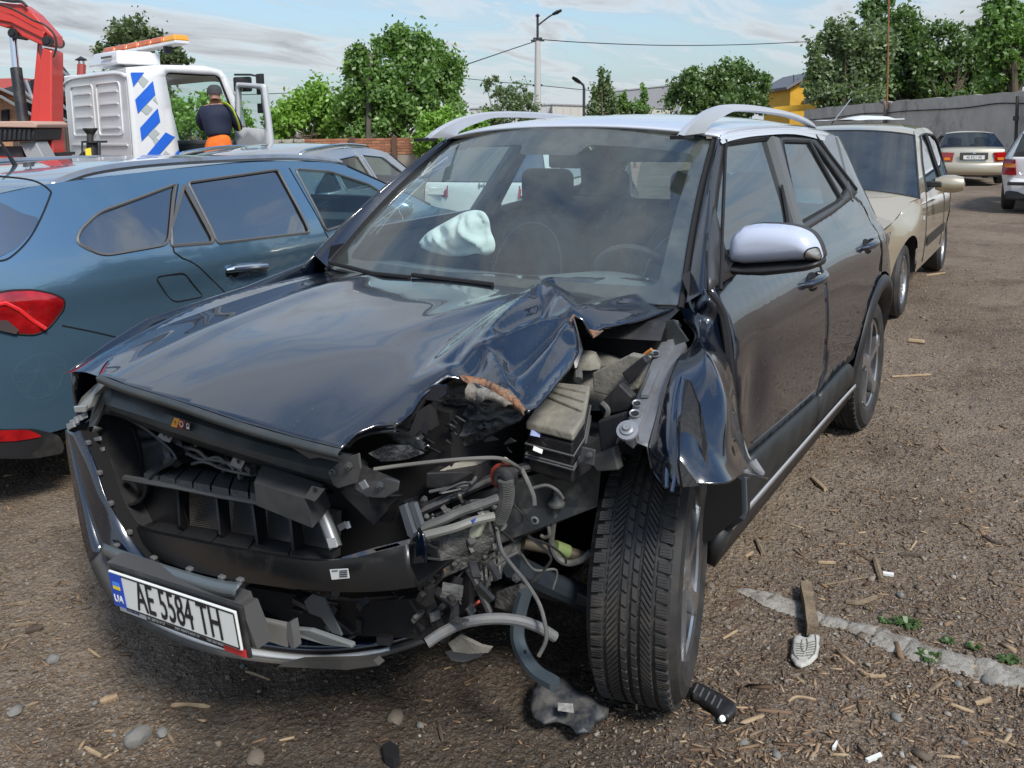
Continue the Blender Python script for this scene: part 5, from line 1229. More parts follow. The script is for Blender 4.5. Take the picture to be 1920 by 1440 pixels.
M_blks = mat('wreck_black_paint_dusty', (.0045, .006, .009), .25, coat=1., coat_r=.03, dirt=(.075, .068, .055), dirt_lo=.48, dirt_hi=.80, dscale=5.)
M_roof = mat('wreck_white_roof', (.60, .63, .69), .3, metal=.15, coat=1., coat_r=.04)
M_silver = mat('rail_silver', (.60, .61, .63), .34, metal=.55)
M_satin = mat('satin_frame', (.040, .042, .045), .42, spec=.5)
M_clad = mat('cladding_dark', (.020, .023, .024), .5, dirt=(.05, .046, .04), dirt_lo=.5, dirt_hi=.9, dscale=5)
M_bare = mat('bare_body_steel', (.27, .28, .30), .38, metal=.4, dirt=(.14, .13, .12), dirt_lo=.45, dirt_hi=.8, dscale=10)
M_greyst = mat('primed_steel_grey', (.085, .090, .095), .42, metal=.45, dirt=(.13, .125, .115), dirt_lo=.42, dirt_hi=.8, dscale=9)
M_slam = mat('slam_panel_grey', (.050, .058, .062), .36, metal=.25, dirt=(.10, .10, .095), dirt_lo=.45, dirt_hi=.85, dscale=7)
M_dust = mat('dusty_plastic', (.26, .245, .20), .8, bump=.25, bscale=60, var=(.16, .15, .125), vscale=14)
M_rustp = mat('rust_edge', (.40, .15, .05), .85, var=(.22, .17, .13), vscale=38, bump=.8, bscale=90, dirt=(.10, .05, .03), dirt_lo=.5, dirt_hi=.62, dscale=60)
M_prim = mat('grey_filler', (.27, .26, .24), .75, var=(.15, .12, .09), vscale=35, bump=.6, bscale=60)
M_scraped = mat('scraped_black', (.012, .014, .017), .45, coat=.5, coat_r=.2, bump=.9, bscale=30, dirt=(.085, .095, .10), dirt_lo=.50, dirt_hi=.68, dscale=22)
M_cast = mat('cast_aluminium', (.28, .28, .27), .6, metal=.3, bump=.7, bscale=60, var=(.08, .08, .075), vscale=18)
M_cast2 = mat('oily_casting', (.16, .157, .148), .7, metal=.2, bump=.8, bscale=50, var=(.05, .05, .048), vscale=20)
M_hose = mat('dusty_hose', (.075, .075, .073), .6, dirt=(.16, .155, .14), dirt_lo=.45, dirt_hi=.75, dscale=14)
M_wglass = glassmat('windscreen_glass', (.90, .99, .97), 2.05, dust_brighten=.13)
M_sglass = glassmat('door_glass', (.30, .42, .45), 3.0, dust_brighten=.012)
_zt = np.linspace(.1, 1.7, 641); _wt = np.interp(_zt, [.15, .3, .47, .55, .75, .9, .985, 1.0, 1.12, 1.47, 1.6], [.80, .845, .868, .875, .884, .872, .846, .832, .772, .605, .54])
_wt = np.convolve(np.pad(_wt, 10, mode='edge'), np.hanning(21)/np.hanning(21).sum(), mode='valid')
def Wz(x, z):
    w = float(np.interp(z, _zt, _wt))
    w += .028*math.exp(-((x+2.52)/.42)**2)*max(0, 1-abs(z-.6)/.42)
    if x < -2.7: w -= .16*((-2.7-x)/.5)**2
    if x > .1: w -= .20*((x-.1)/.75)**2.2
    return w
def side(px, py, off=0.):
    y = .87
    for i in range(12): X = at(px, py, y=y); y = .5*y+.5*(Wz(X.x, X.z)+off)
    return (X.x, X.z)
def FS(s=1, off=0.): return lambda x, z: Vector((x, s*(Wz(x, z)+off), z))
T = lambda pts: [Vector(p) for p in pts]

# --- doors, left side
def left_side():
    fd = [(-.40, 1.06), (-.43, .98), (-.41, .82), (-.46, .64), (-.52, .49), (-1.40, .462), (-1.50, .56), (-1.475, .76), (-1.485, .93), (-1.40, 1.08), (-1.33, 1.125), (-.8, 1.11), (-.5, 1.10)]
    CL = [[(-.3, z_), (-2.8, z_)] for z_ in (1.05, 1.025, 1.0, .975, .95, .925)]
    d1 = sheet('front_door', fd, lambda x, z: Vector((x, Wz(x, z)-.010*math.exp(-((x+.60)/.10)**2-((z-.72)/.13)**2)*2.2, z)), M_blk, SUV, .035, flip=True, lines=CL); solid(d1, .012)
    rd = [(-1.408, .462), (-1.505, .56), (-1.485, .76), (-1.495, .93), (-1.41, 1.08), (-1.345, 1.125), (-2.0, 1.15), (-2.45, 1.19), (-2.62, 1.13), (-2.62, .92), (-2.50, .79), (-2.30, .73), (-2.12, .56), (-2.05, .47)]
    d2 = sheet('rear_door', rd, FS(1), M_blk, SUV, .045, flip=True, lines=CL); solid(d2, .012)
    rq = [(-2.63, 1.13), (-2.63, .92), (-2.51, .79)] 
    for k in range(9): a = math.pi*(.5+.5*k/8) ; rq.append((-2.52+.46*math.cos(a), .335+.46*math.sin(a)))
    rq += [(-3.05, .34), (-3.19, .36), (-3.20, .62), (-3.14, .95), (-3.11, 1.10), (-3.07, 1.20), (-3.02, 1.40), (-2.80, 1.45), (-2.50, 1.472), (-2.38, 1.455), (-2.62, 1.22), (-2.46, 1.20)]
    sheet('rear_quarter', rq, FS(1, .001), M_blk, SUV, .05, flip=True, lines=CL)
    # satin window frames with openings
    fw_ = [side(1368, 267), side(1449, 262), side(1463, 320), side(1481, 420), side(1430, 446), side(1346, 462), side(1345, 425), side(1352, 360)]
    rw_ = [side(1466, 268), side(1530, 280), side(1562, 352), side(1588, 366), side(1571, 388), side(1508, 430), side(1486, 345)]
    rw_ = [(-1.74, 1.45), (-2.20, 1.435), (-2.30, 1.36), (-2.44, 1.20), (-2.2, 1.165), (-1.50, 1.135), (-1.60, 1.28)]
    fw_ = [(-1.06, 1.455), (-1.60, 1.465), (-1.52, 1.33), (-1.345, 1.145), (-.9, 1.13), (-.54, 1.13), (-.60, 1.20), (-.80, 1.32)]
    fr_ = [(-1.01, 1.487), (-1.60, 1.492), (-2.25, 1.475), (-2.42, 1.40), (-2.62, 1.23), (-2.62, 1.175), (-2.45, 1.155), (-2.0, 1.125), (-1.33, 1.095), (-.8, 1.08), (-.42, 1.075), (-.50, 1.16), (-.74, 1.335)]
    hf, hr_ = rnd(fw_, .03), rnd(rw_, .03)
    fm = sheet('window_surround', fr_, FS(1, .004), M_satin, SUV, .05, holes=[hf, hr_], flip=True); solid(fm, .012)
    for h, nm in ((hf, 'front_side_window'), (hr_, 'rear_side_window')):
        g = sheet(nm, h, FS(1, -.006), M_sglass, SUV, .12, flip=True)
        lp = [Vector((p.x, Wz(p.x, p.y)-.001, p.y)) for p in densify(h, .04)]; MB().tube(lp+[lp[0]], .0075, 5, cap=False).build('window_seal', M_dark, g)
    # divider of the quarter light, B pillar gap
    MB().tube([Vector((-2.16, Wz(0, 1.44)+.001, 1.44)), Vector((-2.27, Wz(0, 1.17)+.001, 1.165))], .009, 6).build('window_divider', M_satin, SUV)
    MB().tube([Vector((x, Wz(x, z)+.010, z)) for x, z in ((-1.665, 1.485), (-1.56, 1.33), (-1.41, 1.12))], .006, 5).build('pillar_gap', M_dark, SUV)
    MB().tube([Vector((x, Wz(x, z)+.004, z)) for x, z in ((-2.28, 1.465), (-2.40, 1.36), (-2.60, 1.19))], .012, 6).build('pillar_gap', M_dark, SUV)
    # sill cladding and silver strip
    cl = [(-.56, .53), (-1.0, .495), (-1.41, .475), (-1.80, .485), (-1.93, .485), (-2.05, .44), (-2.11, .37), (-2.15, .27), (-1.5, .235), (-.55, .23), (-.50, .32)]
    c1 = [(-.56, .515), (-1.405, .470), (-1.405, .335), (-.52, .335)]
    for nm, pl in (('door_cladding', [(-.55, .515), (-1.405, .472), (-1.405, .345), (-.50, .345)]), ('door_cladding', [(-1.415, .472), (-1.80, .482), (-1.90, .480), (-2.02, .43), (-2.10, .345), (-1.415, .345)])):
        o = sheet(nm, pl, FS(1, .016), M_clad, SUV, .08, flip=True); solid(o, .02)
    o = sheet('sill_strip', [(-.45, .345), (-2.13, .325), (-2.16, .302), (-.45, .318)], FS(1, .019), M_silver, SUV, .06, flip=True); solid(o, .004)
    o = sheet('sill', [(-.42, .315), (-2.15, .30), (-2.17, .22), (-.42, .20)], FS(1, .006), M_blackpl, SUV, .1, flip=True); solid(o, .05)
    # rear arch trim ring and liner
    rows = []
    for k in range(19):
        a = math.pi*(-.06+1.10*k/18); ca, sa = math.cos(a), math.sin(a)
        rows.append([Vector((-2.52+r*ca, Wz(-2.52+r*ca, .335+r*sa)+o_, .335+r*sa)) for r, o_ in ((.445, .001), (.438, .012), (.41, .018), (.385, .014), (.375, -.05))])
    loft('arch_trim', rows, M_blackpl, SUV, flip=False)
    rows = [[Vector((-2.52+.385*math.cos(math.pi*k/16), yy, .335+.385*math.sin(math.pi*k/16))) for k in range(17)] for yy in (.84, .45)]
    loft('arch_liner', rows, M_dark, SUV)
    # handles
    for x, z in ((-1.33, .945), (-2.32, .955)):
        y = Wz(x, z); mb = MB()
        mb.tube([(x-.10, y-.005, z+.004), (x-.09, y+.022, z+.006), (x-.03, y+.036, z+.006), (x+.05, y+.034, z+.002), (x+.10, y+.018, z-.004), (x+.115, y-.004, z-.006)], [.012, .017, .018, .018, .016, .010], 10, flat=1.); h = mb.build('door_handle', M_blk, SUV)
        sheet('handle_recess', [(x+.01+.075*math.cos(t*.3927), z-.008+.034*math.sin(t*.3927)) for t in range(16)], FS(1, .0015), M_dark, SUV, .03, flip=True)
    # body crease, gap lines
    for ln, nm in (([(-.43, 1.00), (-1.0, 1.0), (-1.6, 1.0), (-2.45, 1.015)], 'crease'),):
        pass
    MB().tube([Vector((x, Wz(x, z)+.000, z)) for x, z in ((-.60, .545), (-.9, .525), (-1.38, .50))], .0018, 5).build('door_crease', M_blk, SUV)
    # inner trims
    for s in (1, -1):
        o = sheet('door_inner', [(-.40, 1.09), (-.45, .25), (-2.1, .25), (-2.2, .75), (-2.9, .80), (-2.9, 1.15), (-1.3, 1.11)], FS(s, -.075), M_interior, SUV, .2, flip=s > 0)
    # C pillar rear corner lamp part and shark fin gap
    tl = [(-2.98, 1.03), (-3.12, 1.05), (-3.13, .90), (-2.99, .92)]
    sheet('tail_lamp', rnd(tl, .02), FS(1, .004), M_red, SUV, .05, flip=True)
left_side()
def right_side():
    s = -1
    out = [(.60, .84), (.30, .93), (-.10, .97), (-.36, 1.02), (-.45, 1.09), (-.50, 1.16), (-.74, 1.335), (-1.01, 1.485), (-1.6, 1.495), (-2.25, 1.48), (-2.80, 1.46), (-2.99, 1.2), (-3.10, 1.1), (-3.13, .95), (-3.20, .62), (-3.19, .3), (-2.98, .3)]
    for k in range(11): a = math.pi*(1-k/10); out.append((-2.52+.42*math.cos(a), .335+.42*math.sin(a)))
    out += [(-2.1, .22), (-.43, .22)]
    for k in range(11): a = math.pi*(1-k/10); out.append((.0+.42*math.cos(a), .335+.42*math.sin(a)))
    out += [(.43, .30), (.52, .34), (.58, .55)]
    out = out[:17]+[p for p in out[17:28][::-1]][::-1]+out[28:]
    # arches are walked rear -> front
    fixed = out[:17]+[(-2.52-.42*math.cos(math.pi*k/10), .335+.42*math.sin(math.pi*k/10)) for k in range(11)]+[(-2.1, .22), (-.43, .22)]+[(-.42*math.cos(math.pi*k/10), .335+.42*math.sin(math.pi*k/10)) for k in range(11)]+[(.43, .30), (.52, .34), (.58, .55)]
    hf = rnd([(-1.06, 1.455), (-1.60, 1.465), (-1.50, 1.145), (-.54, 1.13), (-.80, 1.32)], .03); hr_ = rnd([(-1.70, 1.45), (-2.20, 1.435), (-2.44, 1.20), (-1.62, 1.14)], .03)
    o = sheet('right_body_side', fixed, FS(-1), M_blk, SUV, .07, holes=[hf, hr_]); solid(o, .01)
    for h in (hf, hr_): sheet('right_side_window', h, FS(-1, -.005), glassmat('right_glass', (.80, .93, .90), 1.5), SUV, .2)
    # black inner frame of the far pillars
    rows = []
right_side()

# --- roof, pillars, rear
def roof():
    xs = [(-1.005, 1.478, .045, .11), (-1.10, 1.492, .055, .09), (-1.4, 1.502, .062, .03), (-1.9, 1.500, .066, 0), (-2.4, 1.482, .062, 0), (-2.8, 1.455, .052, -.02), (-3.02, 1.42, .045, -.06)]
    rows = []
    for x, z, c, b in xs:
        w = .608 if x > -2.5 else .608-.05*((-2.5-x)/.5)
        rows.append([Vector((x+b*(1-v*v), v*w, z+c*(1-abs(v)**2.4)-(.0 if abs(v) < .99 else .006))) for v in [math.sin(t*math.pi/2) for t in np.linspace(-1, 1, 33)]])
    cols = [cr(c, 5) for c in zip(*rows)]; rws = [list(r) for r in zip(*cols)]
    o = loft('roof', rws, M_roof, SUV, flip=True); solid(o, .01)
    # roof side edge (white drip rail) each side
    for s in (1, -1):
        a = [Vector((x, s*(.606 if x > -2.5 else .606-.05*((-2.5-x)/.5)), z)) for x, z in ((-.985, 1.478), (-1.10, 1.490), (-1.4, 1.500), (-1.9, 1.498), (-2.4, 1.48), (-2.8, 1.453), (-3.02, 1.418))]
        b = [Vector((p.x-.0, p.y+s*.010, p.z-.012)) for p in a]; c = [Vector((p.x, p.y+s*.008, p.z-.008-.05*max(0, (-2.0-p.x)))) for p in b]
        loft('roof_edge', [cr(a, 4), cr([(p+q)/2+Vector((0, s*.008, .003)) for p, q in zip(a, b)], 4), cr(b, 4), cr(c, 4)], M_roof, SUV, flip=s > 0)
    # rear tailgate surface
    rows = [[Vector((x+b*(1-v*v), v*Wz(x, z), z)) for v in np.linspace(-1, 1, 13)] for x, z, b in ((-2.98, 1.42, -.08), (-3.04, 1.20, -.14), (-3.10, 1.06, -.14), (-3.13, .8, -.12), (-3.2, .6, -.10), (-3.2, .3, -.1))]
    loft('tailgate', rows[2:], M_blk, SUV, flip=True)
    loft('rear_window', rows[:3], glassmat('rear_screen', (.5, .62, .62), 1.5), SUV, flip=True)
    for s in (1, -1):
        pass
    MB().box((-2.75, 0, .30), (.9, 1.4, .12)).build('boot_floor', M_dark, SUV)
roof()
def rails():
    px_out = [(1276, 252), (1286, 238), (1300, 224), (1318, 210), (1338, 201), (1362, 196), (1400, 196), (1440, 201), (1480, 210), (1510, 222), (1524, 233), (1527, 240)]
    px_in = [(1518, 237), (1500, 228), (1470, 218), (1420, 211), (1380, 209), (1362, 211), (1345, 220), (1330, 229), (1318, 240), (1312, 251)]
    yr = .545
    o_ = [at(x, y, y=yr) for x, y in px_out]; i_ = [at(x, y, y=yr) for x, y in px_in]
    # parallel plane on the outer side: whole rail is a bowed bar, triangular section
    O = resample(cr(o_, 6), 40); I = resample(cr(i_[::-1], 6), 40)
    for s in (1, -1):
        rows = []
        for k in range(40):
            t = k/39; a, b = O[k], I[k]
            sw = .020+.014*math.sin(t*math.pi)
            lean = -.02
            rows.append([Vector((a.x, s*(yr-.006), a.z)), Vector((a.x, s*(yr+.012), a.z-.004)), Vector((b.x, s*(yr+sw), b.z+.003)), Vector((b.x, s*(yr+sw-.012), b.z)), Vector((b.x, s*(yr-.012), b.z)), Vector((a.x, s*(yr-.016), a.z-.008))])
        o = loft('roof_rail', rows, M_silver, SUV, closed=True, sharp=40, cap=True, flip=s < 0)
        # foot pad
        f0 = O[0]; MB().box((f0.x+.0, s*(yr+.006), f0.z-.010), (.09, .05, .012)).build('rail_foot', M_dark, o)
        f1 = O[-1]; MB().box((f1.x+.05, s*(yr+.004), f1.z-.012), (.12, .045, .02)).build('rail_foot', M_silver, o)
    print('rail', O[0], O[12], O[39])
rails()

# --- windscreen, pillars, cowl
def WS(u, v):
    """u -1..1 across (right..left of car), v 0 bottom..1 top"""
    b = Vector((-.33-.12*u*u+.06, .715*u, 1.005-.0*u*u)); t = Vector((-.895-.115*u*u, .578*u, 1.525-.052*abs(u)**2.2))
    p = b.lerp(t, v); p += Vector((.045, 0, .035))*math.sin(v*math.pi)*.5
    return p
def windscreen():
    us = np.linspace(-1, 1, 25); vs = np.linspace(0, 1, 13)
    g = loft('windscreen', [[WS(u, v) for u in us] for v in vs], M_wglass, SUV, flip=False)
    # black ceramic border behind the glass
    outer = [(-1, 0), (1, 0), (1, 1), (-1, 1)]; inner = rnd([(-.905, .085), (.90, .085), (.925, .88), (.30, .88), (.27, .80), (-.13, .80), (-.16, .88), (-.925, .88)], .05, 4)
    sheet('windscreen_border', outer, lambda u, v: WS(u, v)+Vector((-.004, 0, -.004)), mat('ceramic_border', (.028, .026, .026), .35, dirt=(.12, .11, .095), dirt_lo=.42, dirt_hi=.85, dscale=9), SUV, .08, holes=[inner], flip=False)
    for s in (1, -1):
        MB().tube([WS(s*1.0, v)+Vector((0, s*.004, .002)) for v in np.linspace(-.02, 1, 12)], .009, 6).build('windscreen_seal', M_dark, SUV)
        # A pillar
        rows = []
        for v in np.linspace(0, 1, 14):
            a = WS(s*1.01, v)
            x0, z0_ = [(x, z) for x, z in [(-.42-.0, 1.045)]][0]
            e = Vector((-.40-.615*v, 0, 1.055+.425*v)); e.x += .03*math.sin(v*math.pi); e.z += .02*math.sin(v*math.pi)
            e.y = s*(Wz(e.x, e.z)+.003)
            row = []
            for t in (0, .2, .4, .6, .8, 1.):
                p = a.lerp(e, t); p += Vector((.25, s*.6, .55)).normalized()*.020*math.sin(t*math.pi); row.append(p)
            e2 = e+Vector((-.05, -s*.015, -.01)); row.append(e2); rows.append(row)
        o = loft('windscreen_pillar', rows, M_blk, SUV, flip=s > 0)
        if s > 0: MB().tube([Vector((-.44-.60*v+.0, Wz(-.44-.6*v, 1.045+.42*v)+.009, 1.05+.42*v)) for v in np.linspace(0, 1, 10)], .006, 5).build('pillar_gap', M_dark, SUV)
    # header band roof lining
    MB().box((-1.2, 0, 1.46), (.35, 1.08, .02)).build('headlining', mat('headlining', (.35, .40, .40), .9), SUV)
    # cowl with wipers
    rows = [[Vector((x-.12*u*u, .72*u, z)) for u in us] for x, z in ((-.285, 1.0), (-.22, .985), (-.16, .975), (-.12, .93))]
    loft('cowl', rows, M_blackpl, SUV, flip=True)
    MB().tube([WS(-.98, .02)+Vector((.02, 0, .015)), WS(-.55, .015)+Vector((.03, 0, .012)), WS(-.30, .02)+Vector((.02, 0, .012))], .008, 6).build('wiper', M_dark, SUV)
    MB().tube([WS(-.30, .035)+Vector((.015, 0, .01)), WS(.18, .03)+Vector((.015, 0, .01))], .008, 6).build('wiper', M_dark, SUV)
    # cracks in the lower passenger side of the glass
    rr = random.Random(5); Mc = mat('glass_crack', (.75, .82, .80), .3)
    mb = MB()
    for (cu, cv, n) in ((-.80, .42, 9), (-.86, .66, 8)):
        for k in range(n):
            a = rr.uniform(0, 6.28); l = rr.uniform(.05, .17); pts = []
            for j in range(5): t = j/4*l; pts.append(WS(cu+t*math.cos(a)*1.0+rr.uniform(-.004, .004), min(.95, max(.03, cv+t*math.sin(a)*1.2+rr.uniform(-.004, .004))))+Vector((.002, 0, .002)))
            mb.tube(pts, .00035, 3)
    tag(mb.build('glass_cracks', Mc, SUV), kind='stuff')
windscreen()
def interior():
    Md = mat('dashboard_trim', (.10, .12, .125), .7)
    rows = [[Vector((x-.06*u*u, .70*u, z+.04*math.exp(-((u-.48)/.28)**2))) for u in np.linspace(-1, 1, 21)] for x, z in ((-.30, .97), (-.50, 1.0), (-.68, .98), (-.74, .90), (-.74, .72))]
    o = loft('dashboard', rows, Md, SUV, flip=True); solid(o, .01)
    mb = MB(); c = Vector((-.88, .36, .93)); ax = Vector((-.9, 0, .42)).normalized(); a = ax.orthogonal().normalized(); b = ax.cross(a)
    pts = [c+(a*math.cos(t)+b*math.sin(t))*.185 for t in np.linspace(0, 2*math.pi, 29)]
    mb.tube(pts, .016, 8, cap=False); mb.lathe([(.001, .02), (.06, .015), (.07, -.02)], c, ax, 14)
    for t in (0, 2.2, 4.1): mb.tube([c, c+(a*math.cos(t)+b*math.sin(t))*.18], .014, 6)
    mb.build('steering_wheel', mat('wheel_leather', (.03, .033, .036), .45), SUV)
    Ms = mat('seat_cloth', (.012, .018, .026), .85, bump=.1, bscale=90); Mp = mat('seat_piping', (.16, .19, .20), .6)
    for y in (.37, -.37):
        e = bpy.data.objects.new('front_seat', None); COL.objects.link(e); e.parent = SUV; e.location = (-1.30, y, .0)
        rows = []
        for z, w, x, th in ((.50, .22, .04, .08), (.62, .25, .03, .09), (.80, .26, -.02, .09), (.98, .24, -.08, .085), (1.10, .19, -.12, .07), (1.14, .10, -.135, .04)):
            rows.append([Vector((x+th*math.sin(t)*(1.), w*math.cos(t)*(abs(math.cos(t))**-.35 if abs(math.cos(t)) > .2 else 1.), z)) for t in np.linspace(0, 2*math.pi, 24, endpoint=False)])
        o = loft('backrest', rows, Ms, e, closed=True, cap=True, flip=True); subs(o, 1)
        lp = [Vector((x_+.08, y_, z_)) for x_, y_, z_ in ((.03, -.17, .60), (-.02, -.185, .82), (-.08, -.15, 1.0), (-.11, -.06, 1.09), (-.11, .06, 1.09), (-.08, .15, 1.0), (-.02, .185, .82), (.03, .17, .60))]
        MB().tube(cr(lp, 4), .004, 5).build('piping', Mp, o)
        mb = MB(); mb.box((-.15, 0, 1.24), (.10, .26, .20)); o2 = mb.build('headrest', Ms, e); bev(o2, .045, 4)
        for dy in (-.06, .06): MB().tube([(-.14, dy, 1.12), (-.14, dy, 1.2)], .007, 6).build('headrest_post', M_chrome, e)
        mb = MB(); mb.box((.22, 0, .50), (.52, .50, .16)); bev(mb.build('seat_cushion', Ms, e), .05, 3)
    mb = MB(); mb.box((-2.05, 0, .85), (.16, 1.25, .62)); bev(mb.build('rear_bench', Ms, SUV), .06, 3)
    for y in (-.4, .4): bev(MB().box((-2.1, y, 1.22), (.09, .26, .16)).build('rear_headrest', Ms, SUV), .04, 3)
    MB().box((-1.4, 0, .32), (2.2, 1.5, .08)).build('cabin_floor', M_dark, SUV)
    MB().box((-.30, 0, .62), (.06, 1.45, .68)).build('bulkhead', M_dark, SUV)
    # belts pillar trims
    for s in (1, -1):
        MB().tube([Vector((-1.42, s*.76, 1.10)), Vector((-1.60, s*.60, 1.45))], .045, 8).build('inner_pillar', mat('pillar_trim', (.10, .11, .115), .8), SUV)
        MB().tube([Vector((-2.45, s*.70, 1.12)), Vector((-2.7, s*.56, 1.42))], .07, 8).build('inner_rear_pillar', mat('pillar_trim2', (.09, .10, .105), .8), SUV)
    # sun visors, mirror
    bev(MB().box((-1.10, .33, 1.44), (.03, .40, .12), Matrix.Rotation(R(35), 3, 'Y')).build('sun_visor', mat('visor_cloth', (.30, .36, .35), .8), SUV), .012)
    bev(MB().box((-1.02, .02, 1.40), (.03, .24, .07)).build('rear_view_mirror', M_dark, SUV), .012)
    # passenger air bag, deflated over the dashboard
    Ma = mat('airbag_cloth', (.70, .76, .74), .85, bump=.12, bscale=18)
    c = at(862, 440, x=-.62)
    outl = [(785, 455), (800, 436), (828, 420), (850, 408), (868, 398), (890, 393), (908, 396), (918, 412), (920, 435), (929, 452), (928, 472), (912, 480), (895, 474), (870, 481), (840, 480), (812, 474), (795, 468)]
    P3 = [at(px, py, x=-.66) for px, py in outl]; O2 = [(p.y, p.z) for p in P3]; cen = Vector((sum(p[0] for p in O2)/len(O2), sum(p[1] for p in O2)/len(O2)))
    OR = rnd(O2, .03, 3)
    def f(y, z, sg=1):
        e = pdist(y, z, OR); h = math.sqrt(max(0, min(1, e/.07)))*.07
        w = (abs(fbm(y*1.6+z*1.2, z*.5-y*.5, 2., 3, 5.))*.12+abs(fbm(y*.4-z*2., z*1.2, 5., 2, 6.))*.05)*min(1, e/.02)
        return Vector((-.66+sg*h-w*sg, y, z))
    a = sheet('airbag', OR, lambda y, z: f(y, z), Ma, SUV, .011)
    sheet('airbag_back', OR, lambda y, z: f(y, z, -1), Ma, SUV, .03, flip=True)
interior()

# --- door mirror
def mirror():
    # cap: outline in pixels at depth of plane x=-.60
    def M(px, py, x=-.60): return at(px, py, x=x)
    cap = [(1366, 492), (1365, 462), (1372, 440), (1390, 425), (1420, 420), (1460, 421), (1495, 426), (1520, 437), (1533, 455), (1541, 480), (1539, 488), (1500, 490), (1440, 494), (1395, 497)]
    P3 = [M(*p) for p in cap]; O2 = rnd([(p.y, p.z) for p in P3], .02, 4)
    Mc = mat('mirror_cap_white', (.52, .56, .68), .26, metal=.1, coat=1., coat_r=.03)
    def f(y, z):
        e = pdist(y, z, O2); h = (1-(1-min(1, e/.055))**2.4)**.5*.062; return Vector((-.62+h, y, z))
    o = sheet('mirror_cap', O2, f, Mc, SUV, .009)
    back = sheet('mirror_housing', O2, lambda y, z: Vector((-.665, y, z)), M_blackpl, SUV, .03, flip=True)
    loop = [Vector((-.62, p.x, p.y)) for p in O2]; loop2 = [Vector((-.665, p.x, p.y)) for p in O2]
    loft('mirror_rim', [loop+[loop[0]], loop2+[loop2[0]]], M_blackpl, SUV)
    low = [(1364, 492), (1395, 497), (1440, 494), (1500, 490), (1541, 487), (1538, 500), (1510, 510), (1470, 515), (1430, 519), (1400, 518), (1350, 514), (1338, 505), (1337, 490), (1350, 480), (1356, 490)]
    P3 = [M(*p) for p in low]; L2 = rnd([(p.y, p.z) for p in P3], .008, 3)
    def g(y, z):
        e = pdist(y, z, L2); h = (1-(1-min(1, e/.02))**2)**.5*.055; return Vector((-.625+h, y, z))
    o = sheet('mirror_base', L2, g, M_blackpl, SUV, .007)
    sheet('mirror_underside', L2, lambda y, z: Vector((-.66, y, z)), M_blackpl, SUV, .03, flip=True)
    loop = [Vector((-.625, p.x, p.y)) for p in L2]; loop2 = [Vector((-.66, p.x, p.y)) for p in L2]
    loft('mirror_base_rim', [loop+[loop[0]], loop2+[loop2[0]]], M_blackpl, SUV)
    # arm to the door
    a = M(1352, 500); mb = MB(); mb.tube([a+Vector((.0, .02, 0)), Vector((-.60, .80, a.z-.0)), Vector((-.60, .76, a.z+.01))], [.022, .028, .03], 8); mb.build('mirror_arm', M_blackpl, SUV)
    # indicator lens at the outer end
    q = rnd([(M(*p).y, M(*p).z) for p in ((1513, 476), (1520, 464), (1534, 462), (1540, 480), (1538, 487), (1516, 488))], .008, 3)
    sheet('mirror_indicator', q, lambda y, z: Vector((f(y, z).x+.004, y, z)), mat('indicator_lens', (.42, .40, .38), .08, metal=.6, coat=1.), SUV, .006)
    lp = [Vector((f(p.x, p.y).x+.003, p.x, p.y)) for p in q]; MB().tube(lp+[lp[0]], .0022, 5, cap=False).build('indicator_seal', M_dark, SUV)
    # triangular sail trim in front of the window
    s_ = [(-.40, 1.075), (-.62, 1.085), (-.60, 1.16), (-.55, 1.24)]
    s_ = [(-.37, 1.06), (-.62, 1.07), (-.62, 1.15), (-.68, 1.27), (-.55, 1.20)]
    o = sheet('mirror_sail', s_, FS(1, .010), M_satin, SUV, .05, flip=True); solid(o, .01)
mirror()

# --- wheels
M_rimd = mat('rim_machined', (.50, .51, .53), .22, metal=.9, dirt=(.10, .09, .08), dirt_lo=.55, dirt_hi=.85)
def tread(mb, r, h):
    """winter tyre tread: centre ribs, two rows of slanted blocks, shoulder lugs"""
    n = 62; rr = r
    def P(rad, ang, y): return (rad*math.sin(ang), y, rad*math.cos(ang))
    def block(a0, a1, y0, y1, sl=0., t=.0085, b=.002):
        m = (a0+a1)/2; v = []
        for rad, k in ((rr-.004, 0.), (rr+t, b)):
            for (a, y, sy, sa) in ((a0, y0, 1, 1), (a1, y0, 1, -1), (a1, y1, -1, -1), (a0, y1, -1, 1)):
                v.append(P(rad, a+sl*((y-y0)/(y1-y0)-.5)+sa*k/rr, y+sy*k))
        mb.hexa([v[3], v[2], v[1], v[0], v[7], v[6], v[5], v[4]])
    st = 2*math.pi/n; q = random.Random(3)
    for k in range(n):
        a = k*st
        for s in (1, -1):
            y0, y1 = sorted((s*h*.56, s*h*.86)); block(a, a+st*.80, y0, y1, s*.012, .006)
            y0, y1 = sorted((s*h*.50, s*h*.24)); 
            block(a+st*.3, a+st*.72, y0, y1, s*.10); block(a+st*.80, a+st*1.22, y0, y1, s*.10)
        y0, y1 = h*.04, h*.19
        block(a, a+st*.90, y0, y1, .02); block(a+st*.5, a+st*1.40, -h*.19, -h*.04, .02)
    # sipes: thin raised fins inside shoulder blocks
    for k in range(n):
        a = k*st
        for s in (1, -1):
            for j in range(3):
                y0, y1 = sorted((s*h*.60, s*h*.82)); aa = a+st*(.18+.2*j)
                v = [P(rr+.0068, aa, y0), P(rr+.0068, aa+.005, y0), P(rr+.0068, aa+.005, y1), P(rr+.0068, aa, y1)]
                mb.prism([v[3], v[2], v[1], v[0]], (0, 0, .0) if False else Vector(P(.0012, aa, 0)))
